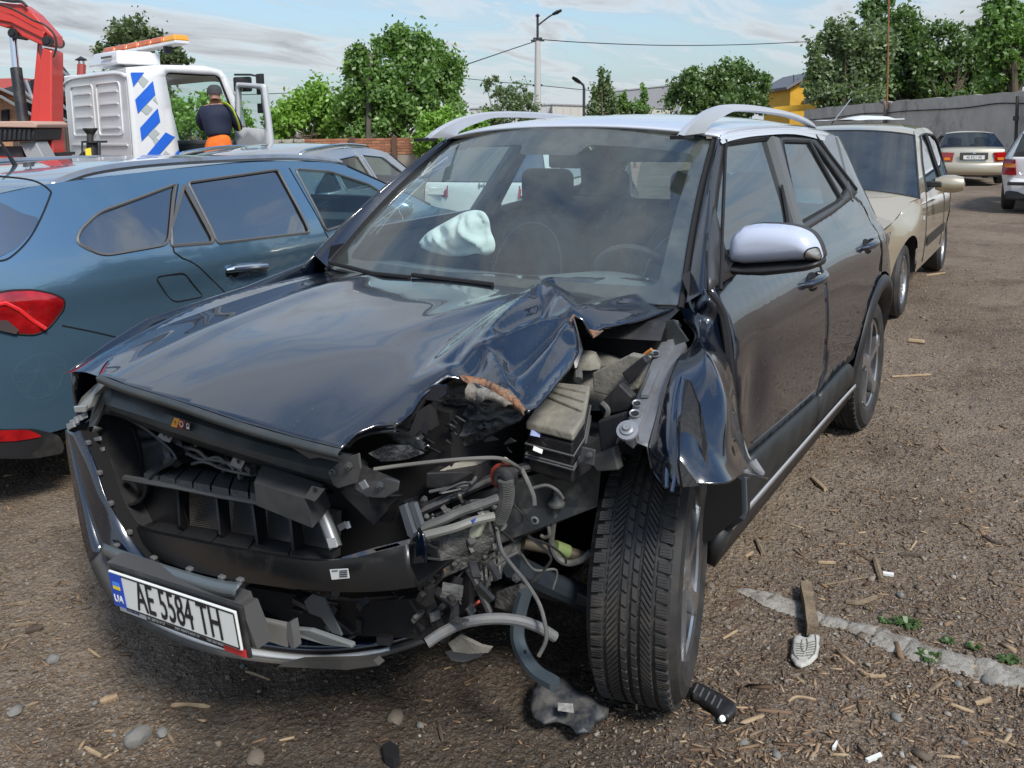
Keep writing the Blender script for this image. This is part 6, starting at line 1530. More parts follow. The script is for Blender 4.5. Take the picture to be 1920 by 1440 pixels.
def wheels():
    wf = wheel(SUV, (-.105, .760, .327), .327, .220, 1, M_rimd, 5, yaw=R(14), style=1, name='front_wheel', rimr=.222, tread=tread)
    wheel(SUV, (-.02, -.75, .327), .327, .205, -1, M_rimd, 5, yaw=R(10), style=1, name='front_wheel', rimr=.222)
    wheel(SUV, (-2.52, .765, .327), .327, .205, 1, M_rimd, 5, style=1, name='rear_wheel', rimr=.222, tread=tread)
    wheel(SUV, (-2.52, -.765, .327), .327, .205, -1, M_rimd, 5, style=1, name='rear_wheel', rimr=.222)
wheels()

# --- bonnet with crumples
def h0(x, y):
    t = max(-.35, min(.75, x)); z = .995-.015*(t+.35)-.085*max(0, (t+.35))**2.0-.05*max(0, t-.35)**1.5*2
    z += .035*(1-min(1, (y/.66)**2))-.0 
    # soft power-dome creases
    z += .012*math.exp(-((abs(y)-.42)/.07)**2)*max(0, 1-abs(x)/.9)
    return z
RID = []
def hood_z(x, y):
    z = h0(x, y); pos = 0.; neg = 0.; sp = 0.
    for (A, B, a0, a1, w, kind) in RID:
        dx, dy = B[0]-A[0], B[1]-A[1]; l2 = dx*dx+dy*dy
        t = ((x-A[0])*dx+(y-A[1])*dy)/l2; tc_ = max(0, min(1, t)); d = math.hypot(x-A[0]-tc_*dx, y-A[1]-tc_*dy); am = a0+(a1-a0)*tc_
        ww = w*(.35+.65*abs(tc_)) if kind == 'fan' else w
        v = am*max(0, 1-d/ww)**1.12 if kind == 'sharp' else am*math.exp(-(d/ww)**2)
        if v > 0: sp += v**9
        else: neg += v
    return z+sp**(1/9)+max(neg, -.045)*.9
def hpx(px, py, dz=0.):
    z = 1.0
    for i in range(25):
        p = at(px, py, z=z); z = .6*z+.4*(h0(p.x, p.y)+dz)
    return (p.x, p.y)
def hpx2(px, py):
    """pixel to (x,y) on the crumpled surface"""
    best = None; z = .72
    while z < 1.13:
        p = at(px, py, z=z); e = hood_z(p.x, p.y)-z
        if best is None or abs(e) < best[0]: best = (abs(e), p.x, p.y)
        z += .002
    return best[1], best[2]
def bonnet():
    R_ = lambda p, q, a0, a1, w, kind='soft', dz=0.: RID.append((hpx(*p, dz), hpx(*q, dz*.6), a0, a1, w, kind))
    R_((1022, 528), (835, 695), .048, .026, .085, 'sharp', .04)
    R_((1022, 528), (1070, 584), .048, .055, .070, 'sharp', .05)
    R_((1070, 584), (905, 645), .052, .034, .060, 'sharp', .04)
    R_((912, 648), (950, 728), .034, .026, .040, 'sharp', .02)
    R_((1070, 584), (985, 740), .052, .012, .060, 'sharp', .04)
    R_((1072, 582), (1240, 538), .050, .014, .085, 'sharp', .04)
    R_((1022, 525), (1240, 520), .040, .014, .06, 'sharp', .03)
    R_((985, 560), (850, 690), -.012, -.018, .020, 'soft', .0)
    R_((1040, 575), (940, 630), -.016, -.014, .022, 'soft', .0)
    R_((1058, 620), (960, 690), -.018, -.022, .026, 'soft', .0)
    R_((1062, 650), (990, 752), -.020, -.025, .030, 'soft', .0)
    R_((930, 660), (880, 705), -.010, -.016, .020, 'soft', .0)
    R_((1060, 545), (1180, 528), -.010, -.004, .022, 'soft', .0)
    R_((1110, 590), (1220, 572), -.012, -.004, .025, 'soft', .0)
    R_((960, 560), (700, 640), .012, .0, .06, 'soft', .0)
    out_px = [(186, 702), (205, 672), (250, 640), (320, 598), (400, 562), (500, 535), (600, 516), (660, 512), (760, 510), (900, 512), (1000, 517), (1040, 516), (1100, 514), (1170, 520), (1236, 533), (1258, 548), (1265, 562), (1264, 580), (1200, 598), (1135, 614), (1112, 628), (1092, 600), (1074, 590), (1084, 630), (1086, 660), (1068, 690), (1030, 735), (990, 772), (968, 752), (930, 728), (880, 714), (840, 708), (812, 724), (790, 745), (772, 772), (745, 794), (705, 798), (668, 812), (650, 828), (640, 841), (560, 822), (450, 790), (330, 750), (240, 722)]
    O = [hpx2(*p) for p in out_px]
    print('bonnet', [tuple(round(k, 2) for k in p) for p in O])
    o = sheet('bonnet', O, lambda x, y: Vector((x, y, hood_z(x, y)+.0012*fbm(x, y, 0, 2, 6.))), M_blk, SUV, .0125); solid(o, .006)
    return O
BO = bonnet()
# rolled front lip of the bonnet, greenish grey reflection band
def lip():
    pts = [(186, 703), (240, 724), (330, 752), (450, 792), (560, 824), (640, 843)]
    P3 = []
    for p in pts: x, y = hpx2(*p); P3.append(Vector((x, y, hood_z(x, y))))
    C = cr(P3, 6); rows = [[p+Vector((0, 0, .002)) for p in C], [p+Vector((.010, 0, -.004)) for p in C], [p+Vector((.008, 0, -.018)) for p in C], [p+Vector((-.03, 0, -.022)) for p in C]]
    loft('bonnet_lip', rows, M_slam, SUV)
    # right front wing top between bonnet edge and outer side
    e = [(186, 702), (205, 672), (250, 640), (320, 598), (400, 562), (500, 535), (600, 516), (628, 512)]
    A = []
    for p in e: x, y = hpx2(*p); A.append(Vector((x, y-.008, hood_z(x, y)-.006)))
    A = cr(A, 5); rows = []
    for t in (0, .25, .5, .75, 1.):
        row = []
        for p in A:
            zb = .84+.125*max(0, min(1, (.62-p.x)/.95)); q = Vector((p.x-.02, -(Wz(p.x, zb)+.0), min(p.z-.03, zb))); r_ = p.lerp(q, t); r_.z += .030*math.sin(t*math.pi*.5)*(1-t)*1.2; row.append(r_)
        rows.append(row)
    loft('right_wing', rows, M_blk, SUV, flip=False)
lip()
# crushed inner sheet below the tear
def crushed():
    rr = random.Random(8)
    def W3(px, py, base): return base
    poly = [(652, 830), (665, 812), (705, 800), (745, 795), (775, 768), (795, 742), (815, 722), (845, 708), (885, 714), (930, 730), (965, 752), (988, 772), (975, 790), (930, 810), (900, 828), (870, 842), (845, 850), (800, 860), (750, 866), (700, 862), (665, 850)]
    O = []
    for p in poly: q = at(*p, x=.60-.35*max(0, (p[0]-660)/330)); O.append((q.y, q.z))
    xb = lambda y: .60-.35*max(0, min(1, (y-.20)/.38))
    def f(y, z):
        k = min(1, pdist(y, z, O)/.03)
        n = fbm(y, z*1.6, 4., 4, 9.); n2 = abs(fbm(y*1.5+z*2.5, z-y*.8, 1., 3, 14.))
        return Vector((xb(y)+.012+.07*n*k-.06*n2*k-.02*(z-.85)*5*0, y, z))
    o = sheet('crushed_inner_panel', O, f, M_scraped, SUV, .006); solid(o, .003)
    # rust and primer along the torn edge
    def strip(pts, m, nm, dx=.02, th=.004):
        Q = []
        for p in pts: q = at(*p, x=.60-.35*max(0, (p[0]-660)/330)+dx); Q.append((q.y, q.z))
        o = sheet(nm, Q, lambda y, z: Vector((xb(y)+dx+.012*fbm(y, z, 7., 3, 22.), y, z)), m, SUV, .006); solid(o, th)
    def edge(up_, lo_, m, nm, th=.003, dz=.004):
        U_ = []
        for p in up_: x, y = hpx2(*p); U_.append(Vector((x, y, hood_z(x, y)+dz)))
        Lw = []
        for p in lo_: k = min(range(len(up_)), key=lambda i: abs(up_[i][0]-p[0])); Lw.append(at(*p, x=U_[k].x+.012))
        U_ = resample(cr(U_, 6), 48); Lw = [p+Vector((0, .003*fbm(p.y, p.z, 1, 3, 90), .012*fbm(p.y, p.z, 5, 4, 45))) for p in resample(cr(Lw, 6), 48)]; M2 = [u.lerp(l, .5)+Vector((.006+.006*fbm(u.y, u.z, 3, 2, 40), 0, .004)) for u, l in zip(U_, Lw)]
        o = loft(nm, [U_, M2, Lw], m, SUV); solid(o, th)
    edge([(862, 709), (885, 711), (910, 716), (935, 727), (960, 743), (978, 762), (986, 774)], [(868, 716), (890, 727), (915, 735), (938, 747), (958, 760), (972, 768), (984, 778)], M_rustp, 'rust_edge')
    edge([(878, 716), (900, 722), (925, 732), (948, 746), (962, 757)], [(872, 748), (890, 752), (915, 748), (935, 756), (950, 764)], M_prim, 'filler_edge', dz=-.002)
    strip([(873, 732), (888, 730), (892, 742), (880, 757), (874, 748)], M_rustp, 'rust_patch', .032)
    # folded blades of torn metal
    for pts, m in (([(745, 795), (772, 752), (790, 738), (800, 742), (784, 770), (760, 800)], M_dark), ([(768, 810), (782, 772), (800, 760), (806, 775), (790, 806), (775, 818)], M_dark), ([(800, 760), (812, 772), (818, 800), (806, 808), (796, 785)], M_dark), ([(790, 738), (812, 722), (832, 722), (838, 738), (820, 752), (800, 750)], M_blk), ([(784, 806), (798, 786), (806, 800), (800, 815)], M_blk), ([(690, 850), (720, 836), (760, 838), (790, 852), (760, 862), (715, 866)], M_scraped)):
        Q = [at(*p, x=.60-.35*max(0, (p[0]-660)/330)+.035) for p in pts]
        MB().prism(Q, (-.012, 0, .0)).build('torn_flap', m, SUV)
    rr = random.Random(2)
    for k in range(16):
        px, py = rr.uniform(700, 960), rr.uniform(775, 848); q = at(px, py, x=.58-.35*max(0, (px-660)/330)+.03); l = rr.uniform(.015, .05); a = rr.uniform(-.6, .9)
        MB().prism([q, q+Vector((0, l*math.cos(a), l*math.sin(a)*.5)), q+Vector((.005, l*.6*math.cos(a), l*.5*math.sin(a)+.008)), q+Vector((0, l*.1, .009))], (-.006, 0, 0)).build('torn_shard', rr.choice([M_scraped, M_darksteel, M_greyst, M_scraped]), SUV)
    # curled lip of the tear at its left end
    for k, off in enumerate((0, .012, .024)):
        pts = [at(px, py+off*500, x=.615) for px, py in ((652, 826), (668, 810), (700, 799), (740, 795))]
        MB().tube(cr(pts, 4), .0065-.001*k, 6).build('curled_lip', (M_slam, M_blk, M_slam)[k], SUV)
    # hanging flap at the tear crest (right flap inner face)
    MB().prism([at(1072, 590, z=1.03), at(1090, 655, x=-.06), at(1078, 690, x=.0), at(1070, 640, x=-.04)], (-.004, .003, 0)).build('torn_flap', M_bare, SUV)
    MB().prism([at(1096, 604, z=1.0), at(1112, 630, z=.99), at(1122, 624, z=.99), at(1132, 616, z=.985)], (0, 0, -.006)).build('rust_edge', M_rustp, SUV)
    MB().prism([at(1066, 600, z=1.02), at(1072, 586, z=1.03), at(1078, 590, z=1.03), at(1070, 604, z=1.02)], (0, 0, -.004)).build('rust_edge', M_rustp, SUV)
crushed()

# --- front structure
def X(px, py, x): return at(px, py, x=x)
def pl(nm, pts, x, m, th=.004, parent=None, bevw=0., vec=None):
    """plate with given pixel outline on plane x (or list of x per point)"""
    xs = x if isinstance(x, (list, tuple)) else [x]*len(pts)
    Q = [at(*p, x=xx) for p, xx in zip(pts, xs)]
    o = MB().prism(Q, vec if vec else (-th, 0, 0)).build(nm, m, parent or SUV, smooth=False)
    if bevw: bev(o, bevw)
    return o
def bolt(px, py, x, r=.009, m=None, nrm=(1, 0, .2)):
    mb = MB(); mb.lathe([(.001, .010), (r*.55, .010), (r*.6, .004), (r, .003), (r, -.002)], at(px, py, x=x), nrm, 6); mb.build('bolt', m or M_greyst, SUV)
def front():
    # slam panel: stepped beam under the bonnet lip
    up_ = [(192, 720), (300, 752), (450, 800), (560, 832), (640, 852), (690, 880)]
    rows_px = [
        ([(205, 714), (300, 744), (450, 792), (560, 824), (655, 846), (690, 868)], (.585, .60, .61, .60, .585, .57)),
        ([(196, 742), (300, 772), (450, 820), (560, 850), (645, 868), (690, 885)], (.615, .64, .65, .64, .615, .59)),
        ([(198, 758), (300, 790), (450, 838), (560, 868), (640, 886), (685, 905)], (.63, .655, .665, .655, .63, .60)),
        ([(205, 768), (300, 802), (450, 850), (560, 884), (640, 905), (684, 922)], (.625, .65, .66, .65, .625, .60)),
        ([(210, 776), (300, 812), (450, 862), (560, 898), (640, 925), (684, 935)], (.59, .61, .62, .61, .585, .57))]
    rows = [cr([at(*p, x=x) for p, x in zip(a, b)], 5) for a, b in rows_px]
    o = loft('slam_panel', rows, M_slam, SUV, flip=True, sharp=25); solid(o, .004)
    # groove line and raised patch
    pl('slam_patch', [(545, 838), (640, 848), (660, 852), (640, 868), (600, 858), (580, 860)], .645, M_greyst, .003)
    # three warning stickers
    st = bpy.data.objects.new('warning_stickers', None); COL.objects.link(st); st.parent = SUV
    c0 = [at(px, py, x=.662) for px, py in ((322, 797), (334, 786), (338, 796), (328, 806))]
    pl('sticker', [(320, 799), (327, 783), (337, 786), (331, 802)], .664, mat('sticker_orange', (.75, .32, .03), .5), .001, st)
    pl('sticker', [(332, 802), (338, 786), (348, 789), (343, 805)], .664, mat('sticker_dark', (.25, .02, .02), .5), .001, st)
    pl('sticker', [(344, 805), (349, 789), (358, 792), (354, 808)], .664, mat('sticker_black', (.02, .02, .02), .5), .001, st)
    mb = MB(); c = at(340, 795, x=.6665); mb.lathe([(.008, 0), (.0058, 0)], c, (1, 0, 0), 18); mb.build('sticker_ring', M_plate, st)
    text('sticker_mark', '!', .014, frame_m(at(328, 793, x=.6660), (0, 1, -.1), (0, .1, 1)), M_ink, st)
    c = at(352, 798, x=.6665); MB().lathe([(.006, 0), (.004, 0)], c, (1, 0, 0), 14).build('sticker_ring', M_plate, st)
    MB().box(c+Vector((0, .0, -.007)), (.001, .012, .003)).build('sticker_bar', M_plate, st)
    # brackets under the slam panel
    for pts, hx in (([(305, 806), (326, 812), (318, 830), (292, 822)], [(308, 814), (316, 818)]), ([(440, 852), (462, 858), (452, 880), (430, 872)], [(447, 865)])):
        o = pl('bracket', pts, .60, M_bare, .004)
        for h in hx: MB().lathe([(.001, .001), (.006, .001)], at(*h, x=.603), (1, 0, .0), 10).build('bracket_hole', M_dark, o)
    mb = MB(); c = at(324, 845, x=.56); pts = [c+Vector((0, .028*math.cos(t), .036*math.sin(t))) for t in np.linspace(0, 2*math.pi, 18)]; mb.tube(pts, .010, 6, cap=False, flat=1.5); mb.build('lifting_ring', M_greyst, SUV)
    pl('ring_bracket', [(306, 862), (345, 840), (360, 835), (352, 850), (318, 875), (305, 875)], .555, M_greyst, .01)
    # grille of ribs and latch clutter behind
    rr = random.Random(11)
    for k in range(34):
        px = rr.uniform(345, 620); py = 815+(px-345)*.24+rr.uniform(8, 52); q = at(px, py, x=rr.uniform(.48, .56)); s = rr.uniform(.01, .03)
        MB().box(q, (rr.uniform(.01, .03), s, rr.uniform(.006, .02)), Matrix.Rotation(rr.uniform(-.8, .8), 3, 'X')).build('latch_piece', rr.choice([M_darksteel, M_greyst, M_blackpl, M_cast2]), SUV)
    for pts in ([(350, 850), (380, 862), (410, 858), (440, 880)], [(345, 838), (372, 846), (390, 860), (430, 868), (455, 884)], [(360, 870), (385, 866), (420, 880), (470, 890)]):
        MB().tube(cr([at(px, py, x=.56) for px, py in pts], 4), .0045, 6).build('latch_cable', M_hose, SUV)
    # air intake top grille: tiles of a ribbed shroud
    g0, g1, g2, g3 = at(268, 888, x=.60), at(505, 930, x=.62), at(500, 905, x=.50), at(300, 862, x=.50)
    for k in range(7):
        t0, t1 = k/7+.008, (k+1)/7-.008; q = [g0.lerp(g1, t0), g0.lerp(g1, t1), g3.lerp(g2, t1), g3.lerp(g2, t0)]
        MB().prism(q, (0, 0, -.018)).build('shroud_tile', mat('shroud_grey', (.065, .068, .070), .55, bump=.4, bscale=60) if k == 0 else bpy.data.materials['shroud_grey'], SUV, smooth=False)
    # radiator with fins
    ra = [at(250, 905, x=.46), at(625, 965, x=.47), at(622, 1050, x=.50), at(270, 1000, x=.49)]
    MB().prism(ra, (-.03, 0, 0)).build('radiator', M_cast2, SUV, smooth=False)
    mb = MB()
    for k in range(26):
        t = (k+.5)/26; a = ra[0].lerp(ra[3], t); b = ra[1].lerp(ra[2], t); mb.tube([a+Vector((.004, 0, 0)), b+Vector((.004, 0, 0))], .0026, 4)
    f = mb.build('radiator_fins', M_steel, SUV); tag(f, kind='stuff')
    # shroud frame and vanes
    pl('shroud_flap', [(232, 896), (330, 908), (352, 990), (290, 980), (262, 960)], .56, M_blackpl, .006)
    for k, (a, b, c, d) in enumerate((((330, 908), (350, 914), (352, 985), (334, 985)), ((402, 926), (424, 932), (430, 1000), (410, 1002)), ((470, 944), (492, 950), (500, 1020), (480, 1022)), ((540, 962), (560, 968), (568, 1040), (548, 1042)))):
        Q = [at(*a, x=.57), at(*b, x=.49), at(*c, x=.50), at(c[0]-4, c[1]+16, x=.575), at(*d, x=.60)]
        MB().prism(Q, (.0, .010, 0)).build('shroud_vane', M_blackpl, SUV)
    o = MB(); o.tube([at(px, py, x=.60) for px, py in ((234, 896), (330, 912), (420, 930), (500, 944))], .009, 6); o.build('shroud_rim', M_greypl, SUV)
    # lower tray with grainy tiles
    ta, tb, tc_, td = at(265, 998, x=.64), at(625, 1062, x=.66), at(625, 1030, x=.53), at(300, 975, x=.55)
    Mg = mat('grainy_plastic', (.016, .017, .019), .5, bump=1., bscale=170)
    for k in range(5):
        t0, t1 = k/5+.006, (k+1)/5-.006; MB().prism([ta.lerp(tb, t0), ta.lerp(tb, t1), td.lerp(tc_, t1), td.lerp(tc_, t0)], (0, 0, -.01)).build('tray_tile', Mg, SUV, smooth=False)
    # big black energy absorber / beam
    UP = [(203, 944), (225, 968), (262, 992), (350, 1012), (470, 1036), (590, 1052), (690, 1040), (765, 1018)]; LO = [(212, 965), (240, 1010), (300, 1050), (400, 1080), (520, 1100), (640, 1110), (720, 1108), (785, 1100)]
    xs = [.63, .655, .68, .715, .735, .735, .715, .68]
    Mbm = mat('absorber_black', (.008, .009, .010), .34, coat=.3, coat_r=.3, dirt=(.07, .06, .05), dirt_lo=.52, dirt_hi=.82, dscale=6)
    U_ = cr([at(*p, x=x) for p, x in zip(UP, xs)], 5); L_ = cr([at(*p, x=x-.005) for p, x in zip(LO, xs)], 5)
    rows = [[p+Vector((-.022, 0, -.006)) for p in U_], [p+Vector((-.010, 0, -.001)) for p in U_], U_, [p.lerp(q, .5)+Vector((.010, 0, 0)) for p, q in zip(U_, L_)], L_, [q+Vector((-.12, 0, -.0)) for q in L_]]
    o = loft('crash_beam', rows, Mbm, SUV, flip=True, sharp=40); solid(o, .006)
    # scraped paint and rust on the beam's top end
    for pts, m in (([(640, 1046), (700, 1028), (766, 1012), (766, 1020), (700, 1037), (650, 1050)], mat('scraped_blue', (.04, .07, .14), .3, var=(.16, .14, .11), vscale=30)), ([(700, 1030), (745, 1018), (752, 1022), (706, 1034)], M_rustp)):
        pl('scrape_mark', pts, .722, m, .004)
    # white label on the beam (code left out, small print only)
    lb = bpy.data.objects.new('beam_label', None); COL.objects.link(lb); lb.parent = SUV
    pl('label_paper', [(618, 1068), (652, 1066), (655, 1084), (622, 1087)], .755, mat('label_white', (.62, .62, .60), .5), .001, lb)
    for k in range(4):
        pl('label_print', [(636, 1070+k*3.6), (651, 1069+k*3.6), (651, 1070.6+k*3.6), (636, 1071.6+k*3.6)], .7565, M_ink, .0005, lb)
    pl('label_print', [(622, 1070), (633, 1069.5), (633, 1071), (622, 1071.5)], .7565, M_ink, .0005, lb)
    # grey bracket box under the slam panel
    q = [at(492, 872, x=.66), at(500, 870, x=.64), at(612, 905, x=.64), at(605, 932, x=.70), at(476, 905, x=.70)]
    MB().hexa([at(476, 905, x=.70), at(572, 935, x=.70), at(586, 990, x=.69), at(482, 948, x=.69), at(492, 871, x=.63), at(606, 908, x=.63), at(620, 950, x=.60), at(500, 930, x=.60)][::1]).build('bracket_box', M_greyst, SUV, smooth=False)
    pl('bracket_tongue', [(570, 934), (584, 912), (608, 918), (596, 934), (590, 940)], .702, M_greyst, .004)
    MB().lathe([(.001, .002), (.006, .002)], at(592, 918, x=.703), (1, 0, 0), 10).build('bracket_hole', M_dark, SUV)
    # bolted end plates
    pl('end_plate', [(616, 885), (642, 860), (672, 850), (676, 878), (668, 906), (634, 916), (624, 910)], .665, M_greyst, .006, bevw=.002)
    bolt(625, 886, .668); bolt(655, 873, .668)
    pl('end_plate', [(690, 931), (706, 905), (722, 896), (748, 903), (745, 920), (722, 934), (700, 934)], .65, M_greyst, .005, bevw=.002); bolt(713, 910, .653)
    MB().hexa([at(648, 905, x=.65), at(690, 932, x=.65), at(700, 985, x=.62), at(640, 925, x=.62), at(676, 870, x=.60), at(748, 900, x=.60), at(748, 935, x=.58), at(720, 960, x=.58)]).build('folded_bracket', M_darksteel, SUV, smooth=False)
    pl('folded_bracket', [(640, 925), (700, 932), (750, 930), (732, 980), (700, 978)], [.62, .64, .6, .56, .60], M_darksteel, .01)
    pl('bent_tab', [(672, 906), (682, 900), (690, 914), (680, 918)], .675, M_bare, .004)
    # grey receiver tube
    mb = MB(); mb.tube([at(603, 958, x=.62), at(616, 990, x=.63), at(630, 1028, x=.64)], .0155, 14); mb.build('receiver_tube', mat('tube_grey', (.24, .25, .26), .4, metal=.6), SUV)
    pl('tube_label', [(612, 1010), (628, 1008), (632, 1026), (617, 1028)], .656, mat('tube_label_white', (.5, .5, .5), .5), .001)
    pl('small_clip', [(632, 985), (645, 978), (648, 990), (637, 996)], .60, M_bare, .004); pl('small_clip', [(646, 980), (652, 978), (656, 990), (650, 992)], .59, M_plate, .004)
    # dark mass behind everything so no daylight shows through the bay
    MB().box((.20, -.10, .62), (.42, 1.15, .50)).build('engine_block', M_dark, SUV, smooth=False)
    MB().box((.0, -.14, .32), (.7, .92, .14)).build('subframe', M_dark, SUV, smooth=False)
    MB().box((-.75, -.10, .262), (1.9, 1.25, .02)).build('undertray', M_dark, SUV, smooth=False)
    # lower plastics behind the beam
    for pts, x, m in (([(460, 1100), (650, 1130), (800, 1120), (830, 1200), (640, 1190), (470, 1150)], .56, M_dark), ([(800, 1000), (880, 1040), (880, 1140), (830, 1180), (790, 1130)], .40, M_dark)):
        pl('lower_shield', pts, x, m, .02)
    rr = random.Random(21)
    for k in range(40):
        px = rr.uniform(560, 930); py = rr.uniform(1110, 1200) if px < 800 else rr.uniform(1060, 1190); q = at(px, py, x=rr.uniform(.50, .62)); l = rr.uniform(.015, .06)
        MB().box(q, (rr.uniform(.006, .03), l, rr.uniform(.004, .018)), Matrix.Rotation(rr.uniform(-1.4, 1.4), 3, 'X')@Matrix.Rotation(rr.uniform(-.6, .6), 3, 'Z')).build('broken_piece', rr.choice([M_blackpl, M_darksteel, M_blackpl, M_scraped, M_cast2]), SUV)
    pl('broken_tongue', [(570, 1128), (585, 1114), (606, 1120), (618, 1148), (634, 1178), (640, 1192), (622, 1186), (602, 1158), (580, 1150)], [.66]*9, mat('grey_tongue', (.10, .115, .125), .35, dirt=(.2, .2, .19), dirt_lo=.5, dirt_hi=.8), .006)
front()
def headlamp_cavity():
    # housing: bowl of black plastic with flanged rim
    rim_px = [(150, 812), (172, 786), (205, 775), (250, 790), (300, 825), (330, 860), (300, 880), (278, 905), (262, 940), (215, 945), (192, 905), (180, 860), (160, 840)]
    rim = cr([at(*p, x=.60+.0*p[0]) for p in rim_px], 4, closed=True)
    c = Vector((.34, sum(p.y for p in rim)/len(rim), sum(p.z for p in rim)/len(rim)))
    rows = [rim, [p.lerp(c, .25)+Vector((-.06, 0, 0)) for p in rim], [p.lerp(c, .55) for p in rim], [p.lerp(c, .95) for p in rim]]
    o = loft('lamp_housing', rows, M_blackpl, SUV, closed=True, flip=True)
    MB().tube(rim+[rim[0]], .005, 6, cap=False).build('lamp_housing_rim', M_blackpl, SUV)
    for pts in ([(205, 790), (222, 830), (232, 880), (238, 930)], [(250, 800), (262, 840), (268, 880)], [(180, 830), (215, 838), (250, 850)]):
        MB().tube([at(px, py, x=.52) for px, py in pts], .011, 6, flat=.5).build('housing_rib', M_blackpl, SUV)
    # side bracket with clips (curved grey bracket)
    pts = [(178, 800), (168, 830), (162, 870), (170, 905), (185, 935)]
    a = [at(px, py, x=.655) for px, py in pts]; b = [at(px+16, py+4, x=.62) for px, py in pts]
    o = loft('side_bracket', [cr(a, 4), cr(b, 4)], M_greypl, SUV); solid(o, .004)
    for px, py in ((172, 822), (178, 842), (172, 872), (186, 900), (190, 925)):
        pl('clip', [(px, py), (px+14, py-3), (px+15, py+4), (px+1, py+6)], .67, M_bare, .006)
    # wing end strip with lens left of the cavity (grey lamp strip)
    o = pl('wing_lamp_strip', [(140, 768), (152, 745), (188, 712), (196, 722), (176, 742), (166, 765), (160, 772), (142, 773)], [.66, .655, .62, .62, .64, .655, .66, .665], mat('lamp_strip_grey', (.20, .20, .19), .3, coat=1.), .02, bevw=.003)
    pl('wing_lamp_lens', [(137, 762), (160, 760), (158, 774), (139, 774)], .675, mat('lamp_lens_clear', (.30, .31, .31), .1, coat=1.), .01, bevw=.003)
    for k, (px, py) in enumerate(((124, 795), (130, 788), (138, 782), (146, 778))): pl('broken_clip', [(px, py), (px+12, py-4), (px+14, py+6), (px+2, py+12)], .68-.005*k, mat('clip_grey', (.25, .26, .27), .4) if k == 0 else bpy.data.materials['clip_grey'], .008)
    pl('inner_wing', [(190, 725), (240, 735), (300, 765), (290, 790), (220, 775), (188, 770), (180, 745)], [.56]*7, M_blackpl, .01)
    for px, py in ((258, 742), (252, 752)): bolt(px, py, .572, .006)
    pl('inner_wing_strut', [(196, 718), (212, 722), (190, 772), (176, 800), (166, 800), (172, 770)], [.60, .60, .62, .64, .64, .62], M_satin, .01)
headlamp_cavity()
def bumper():
    # outer shell rows from bottom outside to top inside, pixels with heights
    def rowz(l): return cr([at(px, py, z=z) for px, py, z in l], 6)
    r0 = rowz([(122, 806, .70), (126, 850, .64), (140, 930, .54), (160, 1030, .42), (190, 1100, .345), (232, 1150, .30), (300, 1192, .27), (400, 1226, .252), (520, 1244, .245), (620, 1244, .25), (720, 1230, .265), (800, 1204, .29)])
    r1 = rowz([(128, 806, .705), (140, 852, .645), (158, 930, .55), (182, 1010, .45), (212, 1070, .385), (250, 1118, .335), (320, 1165, .295), (420, 1202, .27), (530, 1222, .262), (620, 1226, .265), (720, 1214, .28), (795, 1192, .30)])
    r2 = rowz([(138, 812, .71), (162, 872, .64), (182, 935, .56), (205, 985, .495), (232, 1030, .44), (262, 1085, .38), (330, 1140, .325), (430, 1182, .29), (540, 1202, .28), (630, 1206, .283), (720, 1196, .297), (790, 1180, .31)])
    r3 = rowz([(150, 806, .72), (176, 868, .65), (196, 930, .575), (222, 975, .512), (250, 1015, .46), (300, 1070, .40), (370, 1120, .345), (460, 1165, .305), (560, 1188, .292), (640, 1194, .295), (720, 1186, .306), (785, 1172, .318)])
    Msk = mat('skirt_grey_plastic', (.062, .060, .056), .5, dirt=(.16, .145, .12), dirt_lo=.5, dirt_hi=.8)
    kk = int(len(r0)*.30)
    o = loft('bumper_skirt', [r0[kk:], r1[kk:]], Msk, SUV, flip=False); solid(o, .004)
    o = loft('bumper_corner', [r0[:kk+1], r1[:kk+1]], M_blk, SUV, flip=False); solid(o, .004)
    o = loft('bumper_skin', [r1, [a.lerp(b, .5)+Vector((.01, 0, .004)) for a, b in zip(r1, r2)], r2, r3], M_blk, SUV, flip=False); solid(o, .004)
    n = len(r0); k0 = int(n*.46)
    # silver strip along the lower edge
    st = r1[int(n*.42):int(n*.93)]; sb = r0[int(n*.42):int(n*.93)]
    a = [p.lerp(q, .50)+Vector((.006, 0, 0)) for p, q in zip(st, sb)]; b = [p+Vector((.008, 0, .002)) for p in st]
    o = loft('skid_strip', [a, [x_.lerp(y_, .5)+Vector((.004, 0, 0)) for x_, y_ in zip(a, b)], b], mat('skid_silver', (.56, .58, .60), .35, metal=.4), SUV); solid(o, .006)
    # clips along the inner flange
    for t in (.05, .13, .22, .34):
        p = r3[int(n*t)]; bev(MB().box(p+Vector((-.004, .004, .004)), (.012, .014, .012)).build('flange_clip', M_greypl, SUV), .002)
    # lower inner lip (dark) and undertray
    r4 = [p+Vector((-.05 if i < len(r3)*.45 else -.12, .0, -.025)) for i, p in enumerate(r3)]; o = loft('bumper_inner', [r3, r4], M_dark, SUV)
    r5 = [p+Vector((-.20, .0, .01)) for p in r0]; loft('undertray', [r0, r5], M_blackpl, SUV)
    # torn plank under the strip
    pl('undertray_strip', [(560, 1240), (700, 1238), (710, 1248), (650, 1256), (520, 1250)], .66, Msk, .02)
    # grille surround strip with clips above the plate holder
    A = cr([at(px, py, x=x) for px, py, x in ((193, 1018, .755), (240, 1035, .80), (320, 1062, .83), (400, 1085, .845), (455, 1094, .85))], 5); B = cr([at(px, py, x=x) for px, py, x in ((198, 1040, .77), (240, 1062, .81), (320, 1088, .84), (400, 1112, .855), (443, 1118, .86))], 5)
    o = loft('grille_strip', [A, [a.lerp(b, .5)+Vector((.008, 0, 0)) for a, b in zip(A, B)], B], mat('grille_strip_plastic', (.085, .10, .105), .3, coat=.3), SUV); solid(o, .004)
